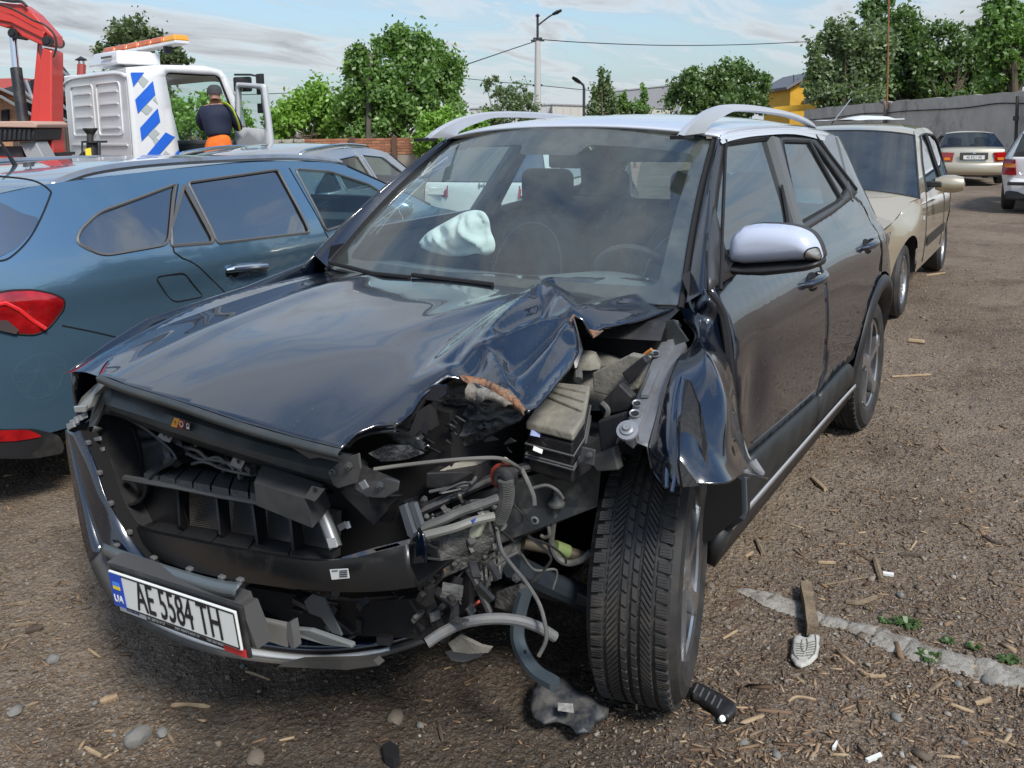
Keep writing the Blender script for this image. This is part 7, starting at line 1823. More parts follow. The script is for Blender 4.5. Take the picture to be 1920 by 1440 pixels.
    for i in (3, 8, 12, 16, 19): bev(MB().box(A[i]+Vector((-.004, 0, .005)), (.012, .016, .008)).build('strip_clip', M_greypl, SUV), .002)
    # plate holder box
    TL, TR_, BR, BL = at(195, 1066, x=.885), at(438, 1146, x=.875), at(466, 1219, x=.865), at(229, 1132, x=.878)
    xd = (TR_-TL).normalized(); yd = (TL-BL).normalized(); nz = xd.cross(yd).normalized()
    if nz.x < 0: nz = -nz
    w = ((TR_-TL).length+(BR-BL).length)/2; h = ((TL-BL).length+(TR_-BR).length)/2; cen = (TL+TR_+BR+BL)/4
    print('plate', w, h, TL, TR_, BR, BL, nz)
    up_e = [TL-nz*.02+yd*.012, TR_-nz*.02+yd*.012, at(455, 1128, x=.84), at(215, 1046, x=.83)]
    Mh = mat('plate_holder_grey', (.065, .063, .062), .42, dirt=(.12, .11, .1), dirt_lo=.5, dirt_hi=.85)
    MB().hexa([BL-nz*.012, BR-nz*.012, TR_-nz*.012+yd*.01, TL-nz*.012+yd*.01, BL-nz*.05, BR-nz*.05, TR_-nz*.055+yd*.014, TL-nz*.055+yd*.014]).build('plate_box', Mh, SUV, smooth=False)
    sd = [TR_+yd*.006+xd*.004-nz*.010, BR+xd*.004-nz*.010, BR+xd*.008-nz*.05, TR_+xd*.008+yd*.004-nz*.05]; MB().prism(sd, xd*.012).build('plate_box_side', Mh, SUV, smooth=False)
    # black frame then the plate
    M4 = frame_m(cen-nz*.004, xd, yd)
    e = bpy.data.objects.new('plate_frame', None); COL.objects.link(e); e.parent = SUV; e.matrix_local = M4
    bev(MB().box((0, -.007, -.004), (w+.02, h+.030, .008)).build('frame_plate', M_blackpl, e, smooth=False), .004)
    text('frame_print', 'м. ДНІПРО', .013, Matrix.Translation((-.08, -h/2-.009, .0012)), M_plate, e, sx=.9); text('frame_print', 'вул. ЯВАРСЬКА 13', .010, Matrix.Translation((.03, -h/2-.0095, .0012)), M_plate, e, sx=.95); text('frame_print', 'тел. 067-040-03-66', .010, Matrix.Translation((.135, -h/2-.0095, .0012)), M_plate, e, sx=.95)
    bev(MB().box((-w/2+.055, -h/2-.007, .001), (.10, .020, .003)).build('frame_badge', mat('badge_white', (.62, .63, .64), .4), e, smooth=False), .002)
    text('badge_print', 'HYUNDAI', .012, Matrix.Translation((-w/2+.058, -h/2-.007, .0028)), mat('badge_ink', (.03, .06, .2), .5), e, sx=.9)
    bev(MB().box((w/2-.035, -h/2-.012, .001), (.07, .018, .003)).build('frame_sticker', mat('sticker_red', (.55, .03, .03), .4), e, smooth=False), .002)
    plate(SUV, frame_m(cen+nz*.003, xd, yd), 'AE 5584 TH', w=w, h=h, size=.108)
    # square duct piece and rail right of the plate
    pl('duct_piece', [(470, 1158), (540, 1172), (545, 1180), (538, 1215), (528, 1210), (468, 1190)], [.80, .78, .78, .78, .78, .80], mat('duct_grey', (.16, .155, .145), .4), .012, bevw=.002)
    pl('duct_edge', [(538, 1168), (545, 1166), (549, 1190), (552, 1216), (545, 1214), (538, 1195)], .782, M_greypl, .02)
    pl('broken_rail', [(540, 1178), (580, 1182), (658, 1208), (660, 1216), (612, 1210), (545, 1192)], [.76, .75, .72, .72, .73, .76], mat('rail_grey', (.15, .16, .16), .4), .014, bevw=.003)
bumper()

# --- left front mechanicals
def mech():
    V = Vector
    # apron rail (upper rail) bent, silver grey with holes
    a0, a1 = (1248, 640), (1168, 822)
    Lft = [(1238, 642), (1215, 690), (1195, 745), (1180, 785), (1165, 808)]; Rgt = [(1285, 640), (1262, 690), (1240, 745), (1226, 790), (1212, 838)]
    zz = [.90, .885, .855, .83, .81]; 
    xs = [-.30, -.14, .02, .12, .18]
    A = [at(*p, x=x) for p, x in zip(Lft, xs)]; B = [at(*p, x=x+.01) for p, x in zip(Rgt, xs)]
    A = cr(A, 4); B = cr(B, 4); N_ = V((.3, .1, .95)).normalized()
    rows = [[p-V((0, .012, .035)) for p in A], A, [p.lerp(q, .16)+V((0, 0, .010)) for p, q in zip(A, B)], [p.lerp(q, .55)+V((0, 0, .012)) for p, q in zip(A, B)], [p.lerp(q, .62)+V((0, 0, -.006)) for p, q in zip(A, B)], B, [q+V((0, .010, -.05)) for q in B]]
    o = loft('apron_rail', rows, M_bare, SUV, flip=True, sharp=25); solid(o, .003)
    rib = [at(1222, 706, x=-.09), at(1236, 706, x=-.09), at(1216, 756, x=.06), at(1202, 756, x=.06)]
    MB().prism([p+V((0, 0, .014)) for p in rib], (0, 0, .008)).build('rail_rib', M_bare, SUV)
    for (px, py, x, r) in ((1230, 673, -.18, .011), (1197, 767, .095, .009), (1193, 786, .125, .010)):
        c = at(px, py, x=x)+V((.008, 0, .016)); MB().lathe([(.001, .001), (r, .001)], c, (.35, .1, .9), 14).build('rail_hole', M_dark, SUV); MB().lathe([(r, .001), (r*1.35, .003), (r*1.4, 0)], c, (.35, .1, .9), 14).build('rail_hole_ring', M_bare, SUV)
    c = at(1180, 812, x=.19)+V((.01, 0, .01)); MB().lathe([(.001, .016), (.008, .016), (.010, .010), (.016, .008), (.017, .003), (.026, .002), (.027, -.003)], c, (.6, .1, .75), 18).build('rail_bolt', M_bare, SUV)
    MB().prism([at(px, py, x=.185) for px, py in ((1163, 806), (1176, 798), (1196, 806), (1198, 822), (1186, 836), (1172, 826))], (-.004, 0, -.008)).build('bolt_plate', M_bare, SUV)
    # dusty fuse box
    lid = [at(1046, 716, z=.865), at(1107, 722, z=.865), at(1096, 780, z=.84), at(1075, 812, z=.825), at(985, 790, z=.825), at(1015, 745, z=.85)]
    o = MB().prism(lid, (0, 0, -.022)).build('fuse_box_lid', M_dust, SUV, smooth=False); bev(o, .006, 3)
    for k in range(3):
        p, q = lid[0].lerp(lid[5], .3+.3*k), lid[1].lerp(lid[2], .3+.3*k); MB().tube([p+V((0, .01, .002)), q+V((0, -.008, .002))], .004, 5).build('lid_ridge', M_dust, o)
    base = [p+V((0, 0, -.028)) for p in lid]; cb = sum(base, V())/6
    Mfb = mat('fuse_box_black', (.014, .014, .015), .35, coat=.4)
    o = MB().prism([cb+(p-cb)*.96 for p in base], (.0, 0, -.10)).build('fuse_box', Mfb, SUV, smooth=False); bev(o, .006)
    for dz in (.028, .055, .062): lp = [cb+(p-cb)*1.0+V((0, 0, -dz)) for p in base]; MB().tube(lp+[lp[0]], .003, 5, cap=False).build('fuse_box_rim', M_greypl, o)
    for pts, m, nm in (([(996, 806), (1014, 810), (1012, 820), (994, 816)], mat('fuse_label_blue', (.25, .30, .55), .5), 'fuse_label'), ([(1046, 814), (1062, 818), (1060, 828), (1044, 824)], mat('relay_tan', (.45, .28, .16), .6), 'relay'), ([(1064, 808), (1082, 812), (1080, 828), (1066, 824)], mat('relay_green', (.01, .16, .06), .5), 'relay'), ([(1001, 836), (1018, 843), (1016, 851), (999, 844)], M_plate, 'fuse_label'), ([(1046, 866), (1070, 872), (1068, 878), (1044, 871)], M_plate, 'fuse_label')):
        q = [at(*p, z=.80-(p[1]-810)*.0011) for p in pts]; d = (CAM-q[0]).normalized()*.012
        MB().prism([p+d for p in q], -d*.4).build(nm, m, SUV, smooth=False)
    o = pl('battery_tray', [(985, 830), (1080, 850), (1085, 895), (1040, 900), (980, 868)], .24, M_blackpl, .12)
    pl('tray_bracket', [(1090, 838), (1116, 844), (1112, 874), (1084, 866)], .26, M_greyst, .006, bevw=.002); bolt(1106, 853, .263, .008)
    # strut tower, battery area, scuttle
    mb = MB(); c = at(1110, 672, z=.86); mb.lathe([(.001, .0), (.055, -.004), (.10, -.02), (.125, -.055), (.14, -.12)], c+V((0, 0, .01)), (0, 0, 1), 24); mb.build('strut_tower', mat('dusty_steel', (.20, .185, .155), .8, var=(.10, .095, .085), vscale=12, bump=.3, bscale=50), SUV)
    mb = MB(); mb.lathe([(.001, .03), (.030, .028), (.045, .0), (.045, -.01)], at(1098, 680, z=.88), (0, 0, 1), 8); mb.build('strut_cap', M_dust, SUV)
    mb = MB(); c = at(1088, 706, z=.87); mb.tube([c+V((-.02, -.02, 0)), c+V((.01, 0, .012)), c+V((.03, .01, .0))], .012, 8); mb.build('hose_joint', M_hose, SUV)
    pl('scuttle_panel', [(1078, 640), (1100, 628), (1180, 612), (1262, 600), (1290, 640), (1250, 660), (1200, 690), (1110, 690)], [-.28]*8, mat('scuttle_dark', (.022, .026, .028), .5, dirt=(.08, .078, .07), dirt_lo=.45, dirt_hi=.8), .01)
    MB().tube(cr([at(px, py, x=-.15) for px, py in ((1110, 690), (1150, 690), (1180, 676), (1205, 672), (1222, 660))], 5), .008, 6).build('wiring_loom', M_hose, SUV)
    MB().tube(cr([at(px, py, x=-.12) for px, py in ((1205, 668), (1212, 662), (1222, 655))], 4), .005, 6).build('wire', mat('wire_orange', (.5, .2, .05), .6), SUV)
    for pts, x, m in (([(1110, 700), (1180, 665), (1215, 672), (1195, 730), (1150, 745), (1112, 735)], -.02, M_dust), ([(1165, 700), (1205, 668), (1214, 680), (1180, 722)], .02, M_blackpl), ([(1120, 760), (1160, 720), (1185, 745), (1175, 770), (1130, 780)], .05, M_darksteel), ([(1120, 790), (1170, 775), (1165, 830), (1145, 850), (1125, 845)], .12, M_darksteel), ([(1100, 860), (1150, 840), (1160, 882), (1120, 885)], .18, M_greyst)):
        pl('inner_arch_piece', pts, x, m, .03, bevw=.004)
    MB().tube(cr([at(px, py, x=.06) for px, py in ((1128, 755), (1140, 770), (1132, 800), (1148, 835), (1165, 850))], 5), .007, 6).build('bay_hose', M_hose, SUV)
    pl('inner_wheel_wall', [(1085, 880), (1190, 860), (1260, 830), (1330, 860), (1390, 900), (1392, 965), (1330, 1015), (1180, 960)], [-.36]*8, M_dark, .02)
    # arch liner behind the tyre
    rows = [[V((.0+.37*math.cos(math.pi*k/14), yy, .36+.37*math.sin(math.pi*k/14))) for k in range(6, 12)] for yy in (.80, .42)]
    loft('arch_liner', rows, M_dark, SUV)
    # front chassis rail: from behind the tyre to the crash end
    r = [at(780, 960, x=.47), at(1130, 850, x=.10), at(1120, 950, x=.10), at(1000, 1000, x=.22), at(880, 1040, x=.38), at(820, 1080, x=.47)]
    MB().prism(r, (-.03, -.07, 0)).build('chassis_rail', mat('rail_black', (.020, .024, .028), .45, metal=.2, dirt=(.09, .085, .075), dirt_lo=.48, dirt_hi=.8, dscale=12), SUV, smooth=False)
    MB().tube([at(770, 965, x=.50), at(860, 925, x=.42), at(950, 885, x=.30), at(1080, 855, x=.14)], .013, 8).build('rail_flange', M_darksteel, SUV)
    o = pl('torn_rail_end', [(800, 1010), (850, 985), (905, 975), (930, 1010), (905, 1050), (850, 1075), (822, 1088), (826, 1050), (808, 1030)], [.52, .50, .46, .42, .43, .48, .51, .52, .52], M_cast2, .02)
    pl('rust_edge', [(812, 1034), (818, 1030), (828, 1060), (834, 1072), (824, 1088), (820, 1070)], .535, M_rustp, .004)
    bolt(796+0, 936, .50, .008)
    c = at(1003, 975, x=.24); MB().lathe([(.011, .002), (.006, .003)], c, (1, .3, 0), 12).build('rail_ring', M_bare, SUV)
    # smashed castings / fittings cluster: many small bits
    rr = random.Random(31)
    for k in range(150):
        px = rr.uniform(785, 935); py = 1010-(px-785)*.32+rr.uniform(-40, 75); q = at(px, py, x=.52-(px-785)*.0008+rr.uniform(-.01, .03)); s = rr.uniform(.003, .012)
        mb = MB()
        if rr.random() < .5: mb.lathe([(.001, s*.7), (s*.6, s*.6), (s, 0), (s*.8, -s)], q, (rr.uniform(.3, 1), rr.uniform(-1, 1), rr.uniform(-1, 1)), 8)
        else: mb.box(q, (s*1.2, s*2., s), Matrix.Rotation(rr.uniform(-1, 1), 3, 'X')@Matrix.Rotation(rr.uniform(-1, 1), 3, 'Y'))
        mb.build('fitting', rr.choice([M_cast, M_cast2, M_darksteel, M_cast2, M_hose]), SUV)
    for k in range(16):
        p = [(rr.uniform(800, 1000), rr.uniform(900, 1060))]
        for j in range(3): p.append((p[-1][0]+rr.uniform(-45, 45), p[-1][1]+rr.uniform(-10, 40)))
        MB().tube(cr([at(px, py, x=.50-(px-800)*.0009) for px, py in p], 5), rr.uniform(.002, .004), 5).build('loose_wire', rr.choice([M_blackpl, M_hose, M_dark]), SUV)
    # pipes and hoses
    def hose(nm, pts, r, m, x0, x1, n=8):
        k = len(pts); P = [at(px, py, x=x0+(x1-x0)*i/(k-1)) for i, (px, py) in enumerate(pts)]; return MB().tube(cr(P, 6), r, n).build(nm, m, SUV)
    hose('coolant_pipe', [(790, 990), (830, 975), (862, 960), (905, 945), (945, 930)], .011, M_hose, .55, .42)
    hose('coolant_pipe', [(795, 1004), (850, 990), (890, 976), (926, 968)], .010, mat('pipe_pale', (.17, .17, .155), .5, dirt=(.10, .1, .09), dirt_lo=.5, dirt_hi=.8, dscale=20), .56, .45)
    h = hose('corrugated_hose', [(948, 900), (950, 925), (945, 950), (935, 975), (940, 990)], .015, M_hose, .42, .40)
    P = cr([at(px, py, x=.42) for px, py in ((948, 900), (950, 925), (945, 950), (935, 975))], 9)
    for p, q in zip(P[::1], P[1:]): MB().tube([p, p+(q-p)*.45], .0185, 10).build('hose_ring', M_hose, h)
    hose('long_cable', [(700, 880), (750, 873), (830, 864), (900, 859), (940, 860), (965, 872), (975, 880)], .0045, mat('cable_grey', (.13, .125, .115), .6), .60, .34)
    MB().tube([at(944, 861, x=.405), at(950, 864, x=.40)], .0062, 6).build('cable_mark', mat('mark_cream', (.6, .55, .45), .6), SUV)
    hose('hanging_wire', [(930, 985), (940, 1030), (960, 1060), (985, 1090), (1010, 1130), (1022, 1170), (1024, 1200), (1010, 1230)], .0046, M_hose, .42, .50)
    hose('hanging_wire', [(978, 880), (990, 905), (1000, 930), (1002, 948)], .006, M_hose, .33, .35)
    hose('hanging_wire', [(1000, 915), (1025, 910), (1045, 920), (1056, 935)], .004, M_hose, .33, .30)
    hose('brake_hose', [(1044, 920), (1040, 960), (1036, 990), (1034, 1020), (1045, 1045), (1065, 1056), (1090, 1050), (1108, 1035)], .0085, M_hose, .20, .14)
    hose('brake_pipe', [(1020, 935), (1024, 970), (1030, 1000), (1022, 1008), (1014, 1004)], .005, M_hose, .20, .20)
    mb = MB(); mb.lathe([(.006, .03), (.010, .02), (.022, .008), (.022, .002), (.008, -.01)], at(1043, 948, x=.20), (0, 0, 1), 14); mb.build('pipe_joint', M_hose, SUV)
    hose('drive_shaft', [(980, 1018), (1040, 1030), (1110, 1050)], .016, mat('shaft_brown', (.10, .082, .06), .5, metal=.3), .22, .08, 12)
    MB().tube([at(1040, 1026, x=.16), at(1064, 1035, x=.13)], .0185, 12).build('shaft_mark', mat('mark_green', (.16, .21, .08), .6), SUV)
    hose('control_arm', [(960, 1060), (1020, 1090), (1070, 1112), (1120, 1135)], .030, mat('arm_dark', (.035, .045, .055), .45, metal=.3), .30, .04, 10)
    pl('subframe_arm', [(955, 1085), (1000, 1078), (1060, 1100), (1110, 1125), (1110, 1140), (1040, 1130), (985, 1115)], .14, M_darksteel, .05, bevw=.006)
    bolt(968, 1083, .34, .012, M_greyst)
    # red ring plug
    mb = MB(); c = at(942, 893, x=.40); mb.lathe([(.022, -.012), (.030, -.010), (.030, .004), (.020, .006)], c, (1, .1, .2), 20); mb.build('red_plug_ring', mat('plug_red', (.22, .035, .02), .4), SUV)
    mb = MB(); mb.lathe([(.001, .012), (.008, .012), (.009, .018), (.016, .018), (.018, .008), (.026, .004), (.026, -.02)], at(945, 896, x=.41), (1, .1, .1), 18); mb.build('plug', M_blackpl, SUV)
    # black reservoir with dusty shoulder
    o = MB().prism([at(798, 886, x=.46), at(884, 884, x=.40), at(893, 872, x=.38), at(898, 900, x=.38), at(884, 914, x=.40), at(830, 918, x=.44), at(797, 916, x=.46)], (-.06, 0, 0)).build('reservoir', M_blackpl, SUV, smooth=False); bev(o, .006)
    o = MB().prism([at(820, 884, x=.44), at(850, 868, x=.40), at(890, 866, x=.36), at(900, 876, x=.36), at(880, 884, x=.40)], (-.05, 0, -.01)).build('dusty_cover', M_dust, SUV, smooth=False); bev(o, .006)
    hose('reservoir_lip', [(805, 922), (845, 914), (880, 908), (892, 895)], .004, M_greypl, .475, .40)
    for x_ in (776, 782, 788): pass
    pl('grey_rail', [(748, 950), (758, 946), (776, 1000), (772, 1010), (764, 1004)], .60, mat('grey_rail_mat', (.12, .13, .145), .35, metal=.3), .012); pl('grey_rail', [(766, 944), (776, 944), (790, 985), (782, 992)], .59, bpy.data.materials['grey_rail_mat'], .012)
    # twisted crush horn between beam and casting (glossy black)
    rows = []
    for px, py, w_, x in ((786, 995, 10, .58), (790, 1015, 14, .585), (786, 1045, 18, .58), (784, 1080, 20, .575), (792, 1105, 14, .57), (804, 1125, 8, .56)):
        rows.append([at(px-w_, py, x=x-.02), at(px-w_*.4, py, x=x+.008), at(px, py+2, x=x-.008), at(px+w_*.6, py, x=x+.006), at(px+w_, py+1, x=x-.02)])
    o = loft('crush_horn', rows, M_blk, SUV, flip=True); solid(o, .004); subs(o, 1)
    pl('horn_plate', [(800, 1020), (818, 1030), (826, 1062), (830, 1085), (818, 1098), (800, 1096), (794, 1060)], .555, Mbm2 if False else M_darksteel, .006)
    MB().lathe([(.001, .001), (.006, .001)], at(806, 1034, x=.557), (1, 0, 0), 10).build('horn_hole', M_dark, SUV)
    for py in (1046, 1056, 1066, 1076): pl('horn_rib', [(800, py), (822, py+2), (822, py+5), (800, py+3)], .562, M_greyst, .004)
    # pale washer bottle fragment and blue clip
    pl('bottle_piece', [(872, 990), (900, 965), (905, 985), (895, 1008), (876, 1018)], .47, mat('bottle_pale', (.42, .43, .33), .4), .02, bevw=.005)
    pl('blue_clip', [(874, 978), (888, 974), (887, 981), (876, 985)], .50, mat('clip_blue', (.05, .12, .42), .4), .01)
    # gearbox casting below the rail
    o = MB().prism([at(876, 1062, x=.36), at(940, 1030, x=.30), at(946, 1060, x=.30), at(930, 1090, x=.32), at(900, 1100, x=.34), at(884, 1085, x=.36)], (-.10, 0, 0)).build('gearbox_casting', M_cast2, SUV, smooth=False); bev(o, .008)
    for k in range(7):
        px = 884+k*8.5; MB().tube([at(px, 1064-k*3, x=.372-.009*k), at(px+3, 1096-k*2, x=.372-.009*k)], .0045, 5).build('casting_rib', M_cast, SUV)
    for px, py in ((900, 1098), (915, 1094), (934, 1078)): bolt(px, py, .37, .008, M_cast2)
    hose('black_pipe', [(872, 1060), (890, 1090), (905, 1120), (918, 1150)], .009, M_blackpl, .44, .46)
    hose('black_pipe', [(860, 1080), (850, 1120), (850, 1160), (830, 1200)], .014, M_blackpl, .44, .50)
    pl('mount_piece', [(930, 1110), (975, 1095), (985, 1130), (960, 1150), (925, 1140)], .30, M_cast2, .03, bevw=.004)
    MB().tube([at(880, 1140, x=.45), at(910, 1120, x=.40)], .004, 5).build('red_wire', mat('wire_red', (.35, .05, .03), .5), SUV)
    # curved grey tube over the bumper end and hanging strap bracket
    hose('curved_trim', [(800, 1206), (830, 1186), (870, 1168), (920, 1160), (970, 1163), (1010, 1176), (1040, 1194)], .012, mat('trim_grey', (.12, .122, .125), .6, dirt=(.2, .19, .17), dirt_lo=.45, dirt_hi=.8, dscale=18), .60, .42, 10)
    hose('hanging_strap', [(985, 1110), (974, 1150), (970, 1190), (980, 1225), (1005, 1260), (1040, 1282)], .018, mat('strap_dark', (.045, .06, .07), .45, dirt=(.15, .14, .12), dirt_lo=.5, dirt_hi=.8), .34, .40, 8)
    MB().lathe([(.001, .001), (.005, .001)], at(985, 1222, x=.415), (1, 0, .2), 10).build('strap_hole', M_dark, SUV)
    pl('wood_like_shard', [(840, 1206), (860, 1192), (900, 1212), (920, 1216), (915, 1224), (880, 1226), (850, 1222)], .52, M_dust, .01)
    pl('underside_shard', [(834, 1222), (870, 1214), (912, 1222), (900, 1232), (868, 1242), (846, 1238)], .50, mat('shard_grey', (.13, .13, .125), .6), .006)
    # splash shield resting on the ground
    Z = .03
    shp = [(1000, 1290), (1012, 1262), (1030, 1256), (1060, 1272), (1100, 1300), (1142, 1328), (1140, 1345), (1120, 1352), (1105, 1374), (1080, 1376), (1068, 1360), (1045, 1352), (1020, 1358), (1000, 1345), (994, 1320)]
    Q = [at(px, py, z=.05+.05*max(0, (1340-py)/90)) for px, py in shp]; O2 = [(q.x, q.y) for q in Q]
    def fz(x, y):
        P = V((x, y, 0)); d0 = min((V((q.x, q.y, 0))-P).length for q in Q); w = sum(1/((V((q.x, q.y, 0))-P).length+.02)**3 for q in Q); z = sum(q.z/((V((q.x, q.y, 0))-P).length+.02)**3 for q in Q)/w
        return V((x, y, z+.008*fbm(x, y, 0, 3, 14)+.012*min(1, pdist(x, y, O2)/.02)))
    o = sheet('splash_shield', O2, fz, mat('shield_navy', (.016, .020, .028), .5, dirt=(.12, .112, .10), dirt_lo=.42, dirt_hi=.72, dscale=20), SUV, .009); solid(o, .006)
    q = [at(px, py, z=.085) for px, py in ((1048, 1318), (1076, 1320), (1078, 1336), (1048, 1332))]; MB().prism([p+V((.012, .004, .010)) for p in q], (0, 0, -.002)).build('shield_label', mat('shield_label_white', (.42, .42, .40), .6, var=(.2, .2, .19), vscale=60), SUV)
    # sill front end / lower A pillar behind the tyre
    pl('sill_end', [(1312, 1030), (1345, 1010), (1395, 975), (1402, 900), (1380, 880), (1330, 900), (1318, 960)], [-.44]*7, M_blackpl, .05)
    pl('sill_flange', [(1382, 890), (1398, 896), (1400, 960), (1394, 975), (1384, 968)], -.40, mat('flange_steel', (.14, .17, .21), .35, metal=.5), .01)
mech()

# --- crumpled left wing
def wing():
    V = Vector
    # control grid in pixels with x planes; rows from bonnet side to door side
    G = [
        [(1262, 548, -.46), (1272, 570, -.42), (1285, 600, -.38), (1300, 625, -.33), (1290, 650, -.24), (1262, 672, -.14), (1240, 720, .0), (1226, 780, .12), (1216, 840, .20), (1222, 880, .24), (1240, 912, .27)],
        [(1285, 545, -.46), (1292, 570, -.42), (1302, 600, -.36), (1306, 632, -.28), (1296, 655, -.20), (1276, 682, -.09), (1262, 725, .04), (1256, 780, .16), (1254, 840, .24), (1262, 880, .26), (1270, 908, .27)],
        [(1300, 540, -.45), (1308, 570, -.38), (1315, 600, -.36), (1312, 632, -.28), (1318, 655, -.16), (1322, 690, -.06), (1328, 740, .03), (1332, 790, .10), (1338, 840, .15), (1345, 875, .18), (1350, 900, .20)],
        [(1318, 532, -.43), (1328, 560, -.36), (1330, 600, -.38), (1328, 640, -.30), (1340, 670, -.18), (1352, 705, -.10), (1362, 750, -.04), (1365, 795, .0), (1368, 840, .02), (1385, 872, .02), (1400, 888, .02)],
        [(1326, 540, -.41), (1345, 575, -.38), (1356, 615, -.42), (1362, 660, -.40), (1368, 700, -.34), (1374, 745, -.28), (1378, 790, -.25), (1390, 830, -.22), (1404, 860, -.20), (1420, 880, -.18), (1432, 893, -.15)],
    ]
    rows = [[at(px, py, x=x) for px, py, x in r] for r in G]
    fine = [cr(r, 6) for r in rows]; cols = [cr(c, 7) for c in zip(*fine)]
    fin = [list(r) for r in zip(*cols)]
    nr = len(fin)
    for i, r in enumerate(fin):
        for j, p in enumerate(r):
            k = j/(len(r)-1)
            d = .014*abs(math.sin(i*.32+j*.05))*min(1, k*3)+.020*abs(math.sin(i*.22-j*.085+1.))
            p += V((.5, .8, .1)).normalized()*(d*(.4+.6*k)-.008)
    o = loft('crumpled_wing', fin, M_blk, SUV, flip=False); solid(o, .003)
    # large dark cut-out (underside in shadow) between rail and wing
    pl('wing_shadow_gap', [(1262, 700), (1285, 712), (1300, 760), (1310, 830), (1308, 890), (1262, 896), (1248, 860), (1250, 780)], [.0, .02, .10, .18, .24, .27, .26, .15], M_dark, .004, vec=(.012, .012, 0)) if False else None
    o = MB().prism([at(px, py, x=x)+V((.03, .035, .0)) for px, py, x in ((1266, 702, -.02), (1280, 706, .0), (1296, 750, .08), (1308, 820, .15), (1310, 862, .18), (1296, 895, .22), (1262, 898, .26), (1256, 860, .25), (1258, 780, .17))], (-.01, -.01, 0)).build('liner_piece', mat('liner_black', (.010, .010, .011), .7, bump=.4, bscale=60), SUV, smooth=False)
    for pts in ([(1266, 700), (1256, 740), (1250, 800), (1242, 860), (1240, 905)], [(1272, 700), (1264, 760), (1260, 830), (1256, 880), (1250, 912)]):
        MB().tube(cr([at(px, py, x=.08+.2*(py-700)/210) +V((.02, .02, 0)) for px, py in pts], 5), .0045, 6).build('folded_edge', mat('fold_blue', (.02, .035, .07), .2, coat=1.) if 'fold_blue' not in bpy.data.materials else bpy.data.materials['fold_blue'], SUV)
    # jagged lower tip
    pl('torn_tip', [(1395, 870), (1415, 862), (1432, 888), (1430, 900), (1405, 893), (1386, 896)], -.12, M_bare, .01)
    MB().prism([at(1390, 820, x=-.28), at(1398, 845, x=-.28), at(1404, 858, x=-.28), at(1396, 852, x=-.28)], (.01, .01, 0)).build('torn_tip', M_plate, SUV)
    # hinge area bolt plate in the gap
    o = pl('hinge_plate', [(1252, 598), (1270, 602), (1278, 612), (1268, 622), (1254, 620)], -.40, mat('smoky_plastic', (.20, .23, .24), .4), .006); bolt(1263, 610, -.395, .008)
    # black seal strip between wing and door
    MB().tube(cr([V((x+.012, Wz(x, z)-.008, z)) for x, z in ((-.40, 1.05), (-.42, .98), (-.40, .82), (-.45, .64), (-.51, .50))], 4), .013, 6).build('door_shut_seal', M_dark, SUV)
    # ground shadow side flap at pillar base
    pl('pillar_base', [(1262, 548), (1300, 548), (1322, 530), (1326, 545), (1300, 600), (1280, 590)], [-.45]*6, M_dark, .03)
wing()
# ------------------------------------------------------------------ things on the ground
def rock_mesh(name, m, seed, sq=.6):
    rr = random.Random(seed); bm = bmesh.new(); bmesh.ops.create_icosphere(bm, subdivisions=2, radius=1)
    for v in bm.verts:
        n = fbm(v.co.x+seed, v.co.y, v.co.z, 3, 1.3); v.co *= 1+.45*n; v.co.z *= sq
    me = bpy.data.meshes.new(name); bm.to_mesh(me); bm.free(); me.materials.append(m); me.shade_smooth(); me.set_sharp_from_angle(angle=R(35)); return me
M_stone = mat('stone_grey', (.24, .235, .22), .85, var=(.16, .155, .145), vscale=20, bump=.4, bscale=60)
M_stone2 = mat('stone_brown', (.20, .165, .13), .9, var=(.14, .115, .09), vscale=20, bump=.4, bscale=60)
M_wood = mat('old_wood', (.24, .18, .115), .85, var=(.14, .105, .07), vscale=30, bump=.4, bscale=90)
M_wood2 = mat('pale_wood', (.38, .28, .17), .8, var=(.28, .2, .12), vscale=30, bump=.3, bscale=90)
M_wood3 = mat('dark_wood', (.10, .075, .055), .9, var=(.06, .045, .035), vscale=30, bump=.4, bscale=90)
def gp(px, py):
    z = 0.
    for i in range(8): p = at(px, py, z=z); z = gh(p.x, p.y)
    p = at(px, py, z=z); return p
STM = [rock_mesh('stone', m, s, q) for m, s, q in ((M_stone, 3, .6), (M_stone2, 8, .5), (M_stone, 15, .75))]
def stone(label, px, py, wpx, k=0, rz=0.):
    p = gp(px, py); s = wpx/2*(p-CAM).dot(fw)/FPX
    o = bpy.data.objects.new('stone', STM[k]); COL.objects.link(o); o.location = p+Vector((0, 0, s*.22)); o.scale = (s, s*.8, s); o.rotation_euler = (0, 0, rz); tag(o, label, 'stone', 'stones lying on the dirt'); return o
stone('pale round stone near the left edge of the view on bare dirt', 30, 1336, 30, 0, .3)
stone('flat wide grey stone below the fallen sticks', 258, 1388, 54, 2, .2)
stone('small rounded grey stone right of the flat wide one', 304, 1376, 28, 0, 1.)
stone('small white pebble left of the flat wide grey stone', 214, 1380, 12, 0, 1.4)
stone('small grey pebble beside a tan wood chip', 178, 1320, 14, 2, .6)
stone('blunt brownish stone below the torn bumper end', 742, 1348, 40, 1, .5)
stone('small grey stone right of the blunt brownish stone', 788, 1362, 18, 0, 1.1)
stone('bluish grey stone half under the bumper shadow', 455, 1250, 12, 0, .2)
stone('wide low stone at the bottom edge under the bumper', 480, 1425, 44, 1, .9)
stone('flat angular stone above the loose plastic clip', 100, 1240, 26, 2, 2.)
stone('angular grey stone in the middle of the lower right dirt', 1680, 1348, 24, 0, .8)
stone('rounded dark stone below the broken kerb', 1796, 1285, 18, 2, .3)
stone('lumpy dark stone just below the kerb near the right edge', 1852, 1280, 26, 2, 1.4)
